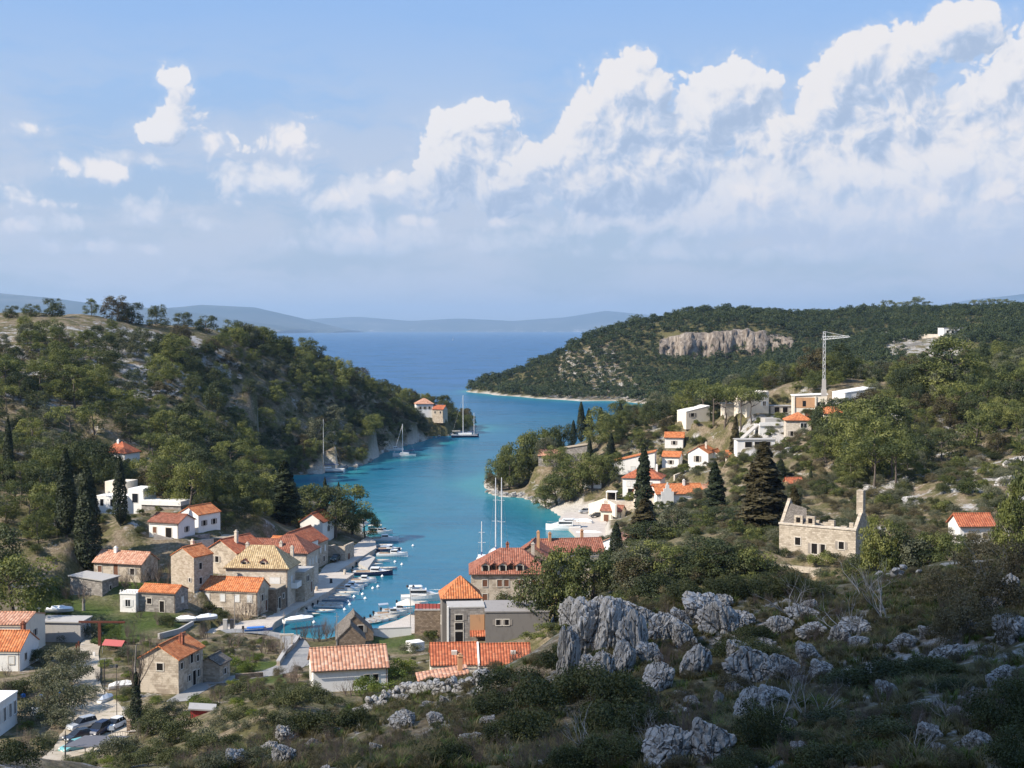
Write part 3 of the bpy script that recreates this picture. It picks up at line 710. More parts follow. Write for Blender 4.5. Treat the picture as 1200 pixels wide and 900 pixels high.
    r, ro = house('dormer_house', 'big cream house with patched ochre hipped roof and dormers', where(301, 709, z=1.5), 12.4, 7.5, 7.3, -7, 'hip', 3.7, 'yellow', 'pale', [('F', -3.5, 4.2, 1.3, 1.4, 'shut'), ('F', -.2, 4.2, 1.3, 1.4, 'shut'), ('F', 3.6, 3.6, 2.0, 1.9, 'shut'), ('R', 2.6, 4.2, .9, 1.3, 'shut')], [('R', -1.2, 3.3, 1.2, 2.1, 'shut')], [(-3.8, 6.2, 10.9, 'pale'), (5.0, 7.2, 10.2, 'pale')], ov=.3)
    for x in (-2.6, 1.2): dormer(ro, x, .3, 7.3, 1.3, 1.1, 2.0, 'brown', 'pale')
    b_ = MB(); b_.box(6.1, 7.5, 2.0, 5.2, 3.0, 3.18).box(7.44, 7.5, 2.0, 5.2, 3.18, 4.1).box(6.1, 7.44, 2.0, 2.06, 3.18, 4.1).box(6.1, 7.44, 5.14, 5.2, 3.18, 4.1); b_.build('balcony', 'white', r)
    house('hipped_house', 'tall quay house with dark reddish brown hipped roof', where(333, 690, z=1.4), 9.8, 8, 7.6, -9, 'hip', 3.1, 'brown', 'pale', [('R', -2, 4.6, .8, 1.4, 'shut'), ('R', 0, 4.6, .8, 1.4, 'shut'), ('R', 2.2, 4.6, .8, 1.4, 'shut'), ('R', .5, 1.4, .8, 1.2, 'dark'), ('F', 3.3, 3.9, .9, 1.2, 'dark')], (), [(-1.0, 1.2, 9.4, 'pale')], ov=.3)
    house('low_stone_house', 'low flat topped stone building wedged between two tall quay houses', where(344, 698, Y=268), 4.6, 6.2, 4.6, -9, 'flat', 0, 'concrete', 'stone', [('R', -1, 2.6, .9, 1.1, 'dark')], [('R', 1.3, 0, 1, 2.1, 'brown')], ov=.05, pad=False)
    r, ro = house('gabled_house', 'cream house with pale gable and small red roofs above the hipped house', where(337, 668, Y=298), 7.0, 8.5, 5.8, -16, 'gable_y', 2.2, 'red', 'white', [('F', .6, 3.6, .9, 1.2, 'shut'), ('F', -1.6, 3.6, .8, 1.2, 'shut'), ('R', 0, 3, 1.6, 1.5, 'glass')])
    house('side_house', 'low white wing with orange roof left of the pale gable', where(323, 662, Y=300), 3.6, 6, 4.6, -16, 'gable_x', 1.2, 'orange', 'white', [('F', 0, 2.6, .8, 1.0, 'dark')], pad=False)
    house('long_red_house', 'long house with deep red roof slope facing the quay trees', where(348, 666, Y=306), 8.6, 8, 5.6, -14, 'gable_y', 2.9, 'red', 'stone', grid('R', (-3.4, -.6, 2.2), 3.2, .8, 1.3, 'shut') + grid('R', (-2, 1.5), .9, .8, 1.2, 'dark'), ov=.2)
    house('hidden_house', 'red roof showing through the dark trees above the quay', where(365, 636, Y=338), 6, 8, 5.2, -14, 'gable_y', 2.0, 'red', 'white', [('R', 0, 2.5, .8, 1.2, 'dark')])
    w = empty('walled_yard', where(392, 661, Y=316), rad(-14), 'roofless stone walled yard beside a parked dark car', 'ruin')
    MB().box(-2.6, 2.6, 0, .5, -1, 4.2).box(-2.6, -2.1, .503, 6, -1, 3.6).box(2.1, 2.6, .503, 6, -1, 4.4).build('wall', 'stone', w)
    MB().box(2.603, 2.66, 2, 3.1, -.2, 2.2).build('door', 'brownwood', w)
    # behind the quay
    house('corner_house', 'narrow tall stone house with small orange roof left of the ochre roof', where(214, 692, z=6), 5.6, 5.4, 6.4, -28, 'gable_y', 1.6, 'orange', 'stone', [('R', -.9, 4.0, .75, 1.2, 'dark'), ('R', -.9, 1.2, .75, 1.2, 'dark'), ('F', 1.8, 1.8, .4, .7, 'dark')], (), [(-1.5, 4.6, 8.6, 'pale')], ov=.12)
    house('rusty_roof_house', 'house with long rust red roof between the narrow house and the ochre roof', where(259, 672, Y=272), 8, 9, 4.4, -28, 'gable_y', 2.3, 'red', 'stone2', [('F', -1, 2.2, .9, 1.2, 'dark')], (), [(1.5, 3, 8.1, 'pale')])
    house('ruined_cottage', 'low ruined cottage with sagging dark red roof below the trees', where(299, 652, Y=288), 8, 5, 2.2, -10, 'gable_x', 1.1, 'brown', 'grey')
    house('stone_shed', 'stone shed with dry straw coloured flat roof under the white pergola', where(265, 646, Y=288), 6.8, 5, 2.5, -20, 'flat', 0, 'straw', 'grey', [('F', -1.5, .6, .9, 1.0, 'dark')], [('F', 1.4, 0, 1, 1.9, 'dark')], cat='shed')
    pg = empty('pergola', where(263, 620, Y=318), rad(-25), 'white concrete pergola frame above the stone shed', 'pergola')
    m = MB()
    for x in (-2.2, 0, 2.2):
        for y in (0, 2.6): m.box(x - .12, x + .12, y - .12, y + .12, -1.5, 2.5)
    m.build('post', 'white', pg); MB().box(-2.5, 2.5, -.14, .14, 2.503, 2.75).box(-2.5, 2.5, 2.46, 2.74, 2.503, 2.75).box(-2.5, -2.2, .143, 2.457, 2.503, 2.7).box(2.2, 2.5, .143, 2.457, 2.503, 2.7).build('beam', 'white', pg)
    house('white_bungalow', 'white bungalow with dark brown sloping roof and rounded end on a terrace', where(192, 630, Y=282), 7.2, 6, 3.2, -20, 'gable_x', 1.3, 'brown', 'white', [('F', -2.2, .9, .8, 1.2, 'brown'), ('R', 0, 1, .8, 1.1, 'dark')], [('F', 1.2, 0, 1.4, 2.1, 'dark')])
    house('white_gabled_house', 'white house with clean orange roof above the terrace walls', where(221, 623, Y=290), 5.6, 6.8, 3.7, -30, 'gable_y', 1.5, 'orange', 'white', [('F', 1.1, 1.2, .9, 1.1, 'dark'), ('R', -1.6, 1.3, .8, 1.1, 'dark'), ('R', 1.4, 1.3, .8, 1.1, 'dark')], (), (), .2)
    # modern villa
    v = empty('modern_villa', where(130, 607, Y=305), rad(-14), 'modern white villa of stacked flat roofed blocks behind the cypresses', 'villa')
    MB().box(-3.6, 3.6, 0, 7, -3, 5.0).build('main_block', 'white', v); MB().box(-3.9, 1.4, 4.2, 9.5, 5.003, 7.7).build('upper_block', 'cream', v); MB().box(3.603, 7.4, 1.2, 7, -2, 6.6).build('side_block', 'white', v)
    MB().box(-3.2, 1.6, -4.4, -.003, -4, .4).build('lower_block', 'white', v); MB().box(7.403, 17, .4, 4.6, -3, 3.2).build('terrace_wall', 'grey', v); MB().box(7.2, 17.2, .1, 4.9, 3.203, 4.2).build('terrace_edge', 'white', v)
    for x in (-2.2, .3, 2.2):
        f = MB().box(x - .5, x + .5, -.06, .03, 2.6, 4.3).build('window', 'wframe', v); MB().box(x - .4, x + .4, -.075, .0, 2.7, 4.2).build('pane', 'glass', f)
    f = MB().box(4.6, 6.2, 1.14, 1.23, 3.4, 5.6).build('window', 'wframe', v); MB().box(4.7, 6.1, 1.125, 1.2, 3.5, 5.5).build('pane', 'glass', f)
    m = MB(); 
    for i in range(8): m.tube([(-3.5 + i, -.5, .4), (-3.5 + i, -.5, 1.4)], [.03, .03], 4)
    m.tube([(-3.5, -.5, 1.4), (3.5, -.5, 1.4)], [.03, .03], 4); m.build('railing', 'darkmetal', v)
    PADS.append((v.location.x, v.location.y + 3, v.location.z - .4, 7))
    house('hillside_house', 'white house with vivid red hipped roof among the pines on the slope', where(133, 548, Y=362), 7.6, 6.4, 4.0, -20, 'hip', 2.6, 'red', 'white', [('F', 1.2, 1.0, .9, 1.2, 'dark')], (), [(-.4, 2.8, 7.0, 'white')])
    house('grey_house', 'pale grey flat house glimpsed between the cypress tops', where(78, 533, Y=375), 7.5, 6, 4.2, -15, 'shed_nx', .7, 'concrete', 'concrete', [('F', 2.1, 1.4, .9, 1.3, 'dark'), ('F', -2.5, 1.4, .8, 1.2, 'white')])
    # left edge
    house('edge_house', 'white house with orange roof and brown chimney cut by the picture edge', where(-19, 786, z=4), 11, 7.4, 3.0, -2, 'gable_x', 2.1, 'orange', 'white', [('F', 4.2, 1.1, .8, 1.1, 'shut'), ('R', -1.5, 1.2, .7, 1.0, 'dark')], (), [(4.3, 4.4, 6.2, 'brown')], ov=.12)
    house('pink_house', 'pinkish parapet house behind the white house at the picture edge', where(-14, 770, Y=215), 12, 8.5, 5.2, -2, 'gable_x', 1.0, 'pink', 'cream', [('R', 0, 2.6, .7, 1, 'dark')], ov=.1)
    house('flat_white_house', 'low white house with flat pale roof in the bottom left corner', where(-44, 866, z=3.5), 8.4, 7, 4.1, -2, 'flat', 0, 'white', 'white', grid('R', (-2.4, -.6, 1.2, 2.7), 1.5, .7, 1.7, 'glass'), ov=.1)
    house('flat_shed', 'flat roofed concrete shed with pale roof near the rusty portal', where(69, 752, z=3), 7.4, 4.6, 3.2, -4, 'flat', 0, 'concrete', 'concrete', [('R', -.8, 1.2, .5, 1.4, 'dark'), ('R', .8, 1.2, .5, 1.4, 'dark')], ov=.25, cat='shed')
    house('stone_barn', 'old stone barn with bare pale slab roof at the edge of the lawn', where(101, 699, z=5), 7.2, 5, 3.1, -20, 'shed_nx', .5, 'concrete', 'grey', [('R', 0, 1.1, .6, .8, 'dark')], cat='barn')
    r, ro = house('white_hut', 'small white cube hut with balustraded roof on the lawn', where(150, 717, z=4), 3.0, 3.4, 3.2, -8, 'flat', 0, 'white', 'white', [('F', 0, 1.0, .9, 1.2, 'glass')], ov=.12, cat='hut')
    m = MB()
    for i in range(6): m.box(-1.5 + i * .56, -1.32 + i * .56, .0, .18, 3.423, 3.95)
    m.build('balustrade', 'white', r)
    house('low_orange_house', 'low stone house with small orange roof beside the white hut', where(184, 717, z=4), 7.4, 4.8, 3.5, -14, 'gable_x', .9, 'orange', 'grey', [('F', -1.5, 1.4, .9, 1.0, 'dark'), ('R', .2, 1.4, .8, 1.0, 'shut')], [('F', 1, 0, .9, 2, 'dark')], ov=.1)
    house('porch_house', 'stone house with broad porch and faded orange roof above bare bushes', where(138, 681, z=6.5), 10.4, 6, 3.5, -16, 'gable_x', 1.7, 'pink', 'stone2', [('F', -3.9, 1.6, .9, 1.2, 'brown'), ('F', 3.2, 1.4, .9, 1.2, 'dark')], [('F', -.4, 1.2, 1.0, 2.0, 'brown')], [(-2, 2.6, 5.9, 'white')])
    house('stone_hut', 'small dark stone hut with steep stone slab gable facing the cottage', where(411, 760, z=2.4), 4.8, 4.5, 1.4, 8, 'gable_y', 2.3, 'stoneroof', 'rubble', cat='hut', ov=.1)
    house('stone_hut', 'larger dark stone hut with a black loft opening in its gable', where(416, 751, z=2.3), 6.2, 5.2, 1.3, 10, 'gable_y', 2.9, 'stoneroof', 'rubble', [('F', 1.0, 1.4, .9, 1.2, 'dark')], cat='hut', ov=.1)
    house('red_shed', 'small dark red garden shed with grey sheet roof among bushes', where(237, 853, z=6), 2.8, 2.3, 2.0, 10, 'shed_nx', .35, 'concrete', 'redpaint', cat='shed', ov=.25, base=-2, pad=False)
    house('garden_store', 'small stone garden store right of the red gabled stone house', where(245, 799, z=3.7), 3.4, 3.4, 2.6, -14, 'gable_y', .9, 'stoneroof', 'stone', [('R', 0, .9, .6, .8, 'dark')], cat='shed')
    house('buried_hut', 'sunken stone hut with pinkish slab roof and square chimney stump below the red cottages', where(520, 809, Y=176), 6.2, 4, 1.2, 8, 'shed_x', .9, 'pink', 'rubble', (), (), [(2.3, 1.6, 4.0, 'ochre')], cat='hut', pad=False)

def build_far_side():
    # ruin: roofless stone house with gables
    R = empty('roofless_ruin', where(957, 655, Y=222), rad(-35), 'roofless pale stone ruin with two gables and a tall chimney on the right slope', 'ruin')
    w, d, h = 13.2, 6.8, 5.2; m = MB(); T = .55
    m.box(-w / 2, w / 2, 0, T, -3, h).box(-w / 2, w / 2, d - T, d, -3, h - .6)
    for x0 in (-w / 2, w / 2 - T):
        m.box(x0, x0 + T, T + .003, d - T - .003, -3, h - .003)
        top = [(x0, .02, h), (x0, d / 2, h + 3.3 if x0 > 0 else h + 4.0), (x0, d - .02, h - .2)]
        n = len(m.v); m.v += top + [(x0 + T, a, b_) for (_, a, b_) in top]
        m.f += [(n, n + 2, n + 1), (n + 3, n + 4, n + 5), (n, n + 1, n + 4, n + 3), (n + 1, n + 2, n + 5, n + 4)]
    m.build('wall', 'ruin', R)
    MB().box(-w / 2 - .1, w / 2 + .1, -.14, T - .15, h + .003, h + .3).build('cornice', 'pale', R)
    MB().slab([(-w / 2 + .6, .2, h + .25), (-1.8, .2, h + .25), (-3.0, d / 2 - .6, h + 2.6), (-w / 2 + .6, d / 2 - .3, h + 3.2)], .2).build('roof_remnant', 'stoneroof', R)
    for x in (-3.3, -1.2):
        dm = MB().box(x - .75, x + .75, .1, .5, h + .31, h + 1.7).build('dormer_wall', 'ruin', R); MB().box(x - .35, x + .35, .06, .2, h + .55, h + 1.35).build('pane', 'dark', dm)
    MB().box(w / 2 - 1.0, w / 2 + .1, d / 2 - .6, d / 2 + .5, h + 2.3, h + 6.2).build('chimney', 'ruin', R)
    MB().box(1.6, 2.6, .8, 1.5, h + .1, h + 1.2).build('wall_stump', 'ruin', R)
    for (x, z, ww, wh) in ((-3.3, 2.0, .95, 1.25), (-.4, .8, 1.0, 1.7), (.95, .8, 1.0, 1.7), (4.2, 2.0, .9, 1.2)):
        window(R, w, d, 'F', x, z, ww, wh, 'dark')
    MB().box(-8, 2.6, -5.2, -4.6, -6, -.6).box(2.0, 2.6, -4.597, -.2, -6, -.6).build('terrace_wall', 'ruin', R)
    MB().box(-.6, .9, -5.26, -5.1, -3.6, -1.5).build('arch_opening', 'dark', R)
    rs_ = random.Random(8); m = MB(); x = -w / 2 + .2
    while x < w / 2 - .6:
        q = rs_.uniform(.35, 1.1)
        if rs_.random() < .6: m.box(x, x + q, d - T + .02, d - .02, h - .6, h - .6 + rs_.uniform(.1, .9))
        x += q + .02
    m.build('broken_wall_top', 'ruin', R)
    PADS.append((R.location.x + 2.2, R.location.y + 3.6, R.location.z - .2, 6.0)); PADS.append((R.location.x - 8, R.location.y - 8.5, R.location.z - 4.6, 5.0))
    house('red_roof_bungalow', 'white bungalow with red tile roof high on the right slope', where(1145, 640, Y=240), 6.2, 5.4, 3.6, 4, 'gable_x', 1.7, 'red', 'white', [('F', 1.5, 1.2, .9, 1.1, 'dark'), ('F', -1.4, 1.2, .9, 1.1, 'dark')], ov=.35)
    house('tiny_house', 'tiny house with red roof almost lost in scrub above the ruin', where(932, 577, Y=322), 3.6, 3.2, 2.2, 5, 'gable_x', 1.0, 'red', 'ochre')
    house('white_two_storey_house', 'white two storey house with orange gabled roof and balcony on the slope', where(818, 556, Y=418), 6.4, 9, 6.6, -24, 'gable_y', 1.9, 'orange', 'white', [('F', -.2, 3.9, 1.1, 1.8, 'dark'), ('F', -.2, .9, 1.4, 1.8, 'dark')], (), [(1.5, 3.5, 9.5, 'pale')])
    house('white_side_house', 'white wing with orange roof attached right of the two storey house', where(835, 553, Y=422), 5.4, 7.5, 5.0, -24, 'gable_y', 1.7, 'orange', 'white', [('F', -.2, 2.5, 1, 1.6, 'dark')], pad=False)
    r, ro = house('sloping_roof_house', 'long white house with one orange roof sloping up to the right', where(738, 556, Y=424), 15.5, 7, 3.2, -10, 'shed_x', 4.0, 'orange', 'white', [('F', 4.6, 3.2, 1.3, 1.9, 'dark'), ('F', 6.8, .8, 1.2, 1.4, 'dark')], [('F', 1.0, .4, 1.2, 2.1, 'shut')])
    house('hipped_white_house', 'white house with broad vermilion hipped roof and covered terrace', where(752, 582, Y=394), 11.2, 9, 5.4, -14, 'hip', 2.6, 'red', 'white', [('F', -3.8, 2.9, 1.0, 1.5, 'shut'), ('F', -2.3, 2.9, 1.0, 1.5, 'shut'), ('F', -3.2, .4, 1.6, 1.8, 'dark'), ('F', 2, 2.9, 1, 1.4, 'dark')], (), [(3.5, 6, 8.6, 'white')])
    t = empty('garden_terrace', where(728, 590, Y=388), rad(-14), 'stone terrace wall with dark carport below the vermilion roof', 'terrace')
    MB().box(-5, 5, 0, 4, -5, .6).build('wall', 'pale', t); MB().box(-4.6, -1.5, .5, 3.5, 3.0, 3.2).build('canopy', 'white', t); MB().box(-4.5, -4.3, .6, .8, .603, 3).box(-1.8, -1.6, .6, .8, .603, 3).build('post', 'white', t); MB().box(-4.4, -1.7, 3.2, 3.4, .603, 2.9).build('garage_door', 'dark', t)
    r, ro = house('church_like_house', 'rambling house with several red tiled roofs and a white curved gable', where(797, 602, Y=380), 13.5, 8.5, 5.6, 8, 'gable_x', 2.2, 'orange', 'white', [('F', 1, 2.5, .8, 1.2, 'dark'), ('F', 3.5, 2.5, .8, 1.2, 'dark')], (), [(2, 3.6, 8.9, 'white')])
    b_ = MB(); pts = [(-5.2, -.35), (-2.2, -.35), (-2.2, .1)]
    b_.slab([(-5.6, -.6, 6.3), (-2.0, -.6, 6.3), (-2.0, -.3, 6.3), (-5.6, -.3, 6.3)], 6.5); b_.box(-4.9, -2.7, -.597, -.303, 6.303, 7.2); b_.box(-4.3, -3.3, -.594, -.306, 7.203, 8.2); b_.box(-4.0, -3.6, -.59, -.31, 8.203, 8.9); b_.build('curved_gable', 'white', r)
    MB().cyl(-3.8, -.62, 6.6, 6.62, .01).build('oculus', 'dark', r)
    house('red_wing', 'brownish red roofed wing left of the white curved gable', where(768, 601, Y=382), 10, 7.5, 5.2, 4, 'gable_x', 1.9, 'red', 'cream', [('F', -2, 2.4, .8, 1.1, 'dark')], pad=False)
    house('lower_wing', 'low wing with pale orange roof running right behind the curved gable', where(827, 594, Y=386), 10, 7.5, 4.2, 20, 'gable_x', 1.6, 'pink', 'cream', [('F', 1, 1.4, .8, 1, 'dark')], pad=False)
    house('beige_roof_house', 'grey stone house with beige sloping roof between cypresses near the point', where(674, 541, Y=457), 9, 7, 4.2, -10, 'shed_x', 1.6, 'straw', 'grey', [('F', -2.5, 1.4, .8, 1.2, 'dark'), ('F', 2.6, 1.4, .9, 1.4, 'dark')])
    house('small_grey_house', 'small grey house with hint of red roof in the pines of the point', where(643, 546, Y=456), 7, 6, 3.4, -8, 'gable_x', 1.6, 'pink', 'grey', [('F', -1.5, 1.2, .9, 1.1, 'dark')])
    # modern cluster by the crane
    house('cream_block_house', 'modern cream block with slanted top left of the crane', where(888, 484, Y=425), 8.2, 7, 5.4, 24, 'shed_x', 1.2, 'cream', 'cream', [('F', 2.4, 2.2, 1.2, 1.4, 'glass')], ov=.04)
    r, ro = house('porch_villa', 'modern white villa with deep open porch at the foot of the crane', where(949, 489, Y=414), 10.2, 7.5, 6.4, -8, 'shed_x', .5, 'white', 'cream', [('F', 2.6, 3.4, .8, 1.2, 'dark'), ('F', 4.1, 3.4, .8, 1.2, 'dark')], [('F', -.4, .2, 2.2, 2.2, 'brown')], ov=.3)
    MB().box(-4.6, 1.4, -.09, -.01, 2.9, 6.0).build('porch_recess', 'ochre', r); MB().box(-5.0, -4.5, -.35, .0, -1, 6.4).build('porch_pillar', 'cream', r); MB().box(1.45, 1.9, -.35, .0, -1, 6.4).build('porch_pillar', 'cream', r)
    MB().box(-2.2, -1.2, -.13, -.08, 3.3, 5.0).build('porch_window', 'glass', r)
    house('white_wall_house', 'low white house with slanting roof right of the crane', where(1009, 477, Y=410), 10.4, 8, 4.2, 16, 'shed_x', 1.4, 'white', 'white', [('F', 2, 1.4, 1, 1.2, 'dark')], ov=.1)
    t = empty('terrace_block', where(905, 503, Y=408), rad(6), 'stepped white terraces of the villa site above the rubble bank', 'terrace')
    MB().box(-4, 7, 0, 6, -5, 1.2).build('lower_terrace', 'white', t); MB().box(-1, 8, 4, 9, 1.203, 3.0).build('upper_terrace', 'concrete', t); MB().box(-4, 7, -.3, -.003, 1.0, 2.1).build('parapet', 'white', t); MB().slab([(-9, .5, -3), (-4.003, .5, 1.4), (-4.003, 4, 1.4), (-9, 4, -3)], .5).build('ramp', 'concrete', t)
    house('crane_foot_house', 'stone house with orange hipped roof below the villas', where(936, 515, Y=397), 7.4, 7, 5.6, -6, 'hip', 2.0, 'orange', 'pale', [('F', 1.4, 3.4, 1.8, 1.4, 'glass'), ('F', -2, 1.0, .9, 1.4, 'dark')], [('F', .4, 0, 1, 2.1, 'brown')])
    house('garage_row', 'row of white garages with dark openings under the rubble bank', where(886, 525, Y=391), 11, 4, 2.3, 4, 'flat', 0, 'concrete', 'white', [], [('F', -2.2, .2, 2.0, 1.6, 'dark'), ('F', .6, .2, 2.0, 1.6, 'dark'), ('F', 3.2, .2, 2.0, 1.6, 'dark')], cat='garage')
    house('slanted_villa', 'pale villa with slanting white walls behind a pine clump', where(818, 494, Y=446), 8.5, 7, 3.2, 18, 'shed_x', 1.8, 'white', 'cream', [('F', -2, 1.6, 1.2, 1.2, 'dark')], ov=.05)
    house('hidden_orange_house', 'bit of orange roof among pines right of the stone house', where(976, 503, Y=398), 5, 5, 4.6, -6, 'gable_x', 1.6, 'orange', 'cream', [('F', 0, 2, .8, 1.1, 'dark')])
    house('lone_white_house', 'lone white block house far up on the bare hillside', where(1119, 394, Y=985), 17, 10, 6, 6, 'flat', 0, 'concrete', 'white', grid('F', (-5.5, -1.8, 1.8, 5.5), 2.2, 1.6, 2.0, 'dark'), ov=.3)
    house('terrace_house', 'small cream terrace house left of the modern cream block', where(862, 486, Y=434), 6, 5, 3.4, 14, 'flat', 0, 'concrete', 'cream', [('F', .5, 1.0, 1.4, 1.3, 'dark')])
    house('terrace_house', 'low pale terrace house between the cream block and the porch villa', where(915, 485, Y=428), 6.5, 4, 2.4, 4, 'flat', 0, 'concrete', 'pale', [('F', -1.2, .4, 1.6, 1.7, 'dark'), ('F', 1.4, .4, 1.6, 1.7, 'dark')])
    house('white_cottage', 'small white cottage with orange roof behind the vermilion hipped roof', where(786, 548, Y=424), 5.5, 5, 3.4, -18, 'gable_x', 1.3, 'orange', 'white', [('F', 0, 1.1, .9, 1.2, 'dark')])
    house('boat_store', 'small cream building with red roof by the beach road', where(716, 612, Y=384), 6, 4.5, 3.2, -20, 'gable_x', 1.3, 'oldred', 'cream', [('F', 1, 1.0, .8, 1.2, 'dark')], [('F', -1.4, 0, 1.4, 2.1, 'brown')])
    house('white_cottage', 'white cottage with flat pale roof below the beige roofed house', where(694, 572, Y=418), 5.5, 5, 3.4, -12, 'flat', 0, 'concrete', 'white', [('F', -1, 1.1, .9, 1.2, 'dark'), ('F', 1.4, 1.1, .9, 1.2, 'dark')])
    house('orange_roof_cottage', 'cream cottage with orange roof in the scrub below the garages', where(862, 548, Y=398), 6, 5, 3.2, -14, 'gable_x', 1.4, 'orange', 'cream', [('F', 1, 1.1, .9, 1.2, 'dark'), ('F', -1.4, 1.1, .9, 1.2, 'dark')])
    house('orange_roof_cottage', 'cream cottage with orange roof right of the rambling red roofed house', where(846, 583, Y=388), 5.6, 5, 3.0, 10, 'gable_x', 1.4, 'orange', 'cream', [('F', 0, 1.1, .9, 1.2, 'dark')])
    house('orange_roof_cottage', 'pale cottage with orange roof between the slanted villa and the two storey house', where(790, 525, Y=440), 6, 5, 3.4, -10, 'gable_x', 1.4, 'orange', 'white', [('F', 0, 1.1, .9, 1.2, 'dark')])
    # left shore
    house('shore_house', 'white shore house with red roof among trees opposite the moored ketch', where(498, 489, Y=706), 9, 8, 7, 10, 'hip', 2.6, 'pink', 'white', grid('F', (-2.4, 0, 2.4), 4.2, .9, 1.4), ov=.3)
    house('lower_shore_house', 'smaller stone house with red roof beside the white shore house', where(513, 490, Y=704), 6, 6, 4.6, -20, 'gable_x', 1.8, 'red', 'stone', grid('F', (-1.5, 1.5), 2.4, .8, 1.2))
    house('boathouse', 'stone boathouse at the waterline near the moored sloop', where(443, 527, Y=617), 6, 5, 4, -20, 'flat', 0, 'straw', 'stone', [('F', -1.2, .8, 1.2, 1.6, 'dark')], cat='boathouse')
    house('pine_house', 'pale little house hidden in pines above the long yacht', where(385, 523, Y=560), 5, 5, 5.5, -15, 'flat', 0, 'straw', 'cream', [('F', 0, 2.5, .9, 1.2, 'dark')], cat='house')
build_near_village()
build_far_side()
def region(px, py, poly):
    """points inside a photo polygon (ground seen there)"""
    inside = np.zeros(len(px), bool); n = len(poly)
    for i in range(n):
        (x1, y1), (x2, y2) = poly[i], poly[(i + 1) % n]
        c = ((y1 > py) != (y2 > py)) & (px < (x2 - x1) * (py - y1) / ((y2 - y1) if y2 != y1 else 1e-9) + x1)
        inside ^= c
    return inside

def build_ground():
    rings = np.concatenate([[.2], 2.5 * np.exp(np.linspace(0, math.log(2600 / 2.5), 620))])
    X, Y, F = polar(rings, np.radians(fan), True)
    Z = hgt(X, Y)
    R = np.hypot(X, Y)
    px, py, f = to_pix(X, Y, Z)
    wob = vnoise(X / 9, Y / 9) * 1.0
    stone = np.zeros_like(X)
    fg = (R < 135) & (Z > 20)
    stone[Y > 700] = -.6
    stone[fg] = .25 + .35 * vnoise(X / 6, Y / 6)[fg]
    for poly, s in [([(0, 385), (0, 470), (110, 480), (230, 460), (300, 430), (240, 395), (130, 380)], .30),
                    ([(775, 398), (925, 398), (930, 416), (765, 420)], .5), ([(660, 410), (720, 400), (760, 470), (640, 470)], .24), ([(1035, 385), (1140, 380), (1120, 440), (1040, 440)], .30),
                    ([(1000, 500), (1090, 480), (1200, 540), (1200, 600), (1060, 600), (1000, 580)], .22), ([(720, 470), (830, 470), (820, 560), (720, 540)], .12), ([(860, 485), (925, 485), (925, 530), (860, 530)], .5)]:
        stone[region(px, py, poly) & (Y > 130)] = s
    lawn = np.zeros_like(X)
    for poly in [[(32, 690), (150, 672), (215, 690), (210, 740), (130, 760), (32, 735)], [(436, 746), (486, 744), (484, 766), (440, 766)], [(270, 780), (335, 772), (338, 800), (275, 806)]]:
        lawn[region(px, py, poly) & (Y > 120)] = 1
    lawn *= np.clip(.75 + vnoise(X / 5, Y / 5) * 1.6, 0, 1)
    beach = ((Z < .55 + wob * .8) & (Z > -1.5)).astype(float)
    beach = np.maximum(beach, region(px, py, [(640, 585), (700, 590), (720, 625), (690, 645), (650, 612)]) & (Y > 150))
    me = np_mesh('ground', np.stack([X, Y, Z], 1), F, MAT['ground'], True, dict(stone=stone, lawn=lawn, beach=beach))
    tag(link('ground', me), kind='structure')

def sea_material():
    m, g, b = newmat('sea_water')
    p = pos(g)
    d = attr(g, 'shallow')
    w1 = g.noise(g.vm('MULTIPLY', p, (1, .55, 1)), .55, 4, .6)
    big = g.noise(p, .012, 4, .6)
    far = attr(g, 'open')
    c = g.mix(far, (.012, .120, .205), (.020, .105, .25))
    c = g.mix(g.step(big + (g.noise(g.vm('MULTIPLY', p, (.05, .16, 1)), 1.0, 5, .65) - .5) * .9, .35, .7) * .6, c, (.010, .072, .135))  # wind streaks and darker reflections painted into the water colour
    c = g.mix(d, c, (.030, .215, .23))
    w0 = g.noise(g.vm('MULTIPLY', p, (.25, .12, 1)), .4, 3, .6)
    nrm = g.bump(w1 + w0 * 3.0, .6, .25)
    t = m.node_tree; df = g.n('ShaderNodeBsdfDiffuse'); gl = g.n('ShaderNodeBsdfAnisotropic' if False else 'ShaderNodeBsdfGlossy'); ms = g.n('ShaderNodeMixShader'); fr = g.n('ShaderNodeFresnel')
    fr.inputs['IOR'].default_value = 1.33; g.put(fr.inputs['Normal'], nrm)
    g.put(df.inputs['Color'], c); g.put(gl.inputs['Normal'], nrm); gl.inputs['Roughness'].default_value = .17; g.put(df.inputs['Normal'], nrm)
    g.put(ms.inputs[0], g.m('MINIMUM', E(g, fr.outputs[0]) * .75, .27))          # waves tilt towards the eye: reflection stays well below the flat-water value
    t.links.new(df.outputs[0], ms.inputs[1]); t.links.new(gl.outputs[0], ms.inputs[2]); t.links.new(ms.outputs[0], t.nodes['Material Output'].inputs['Surface'])
    return m

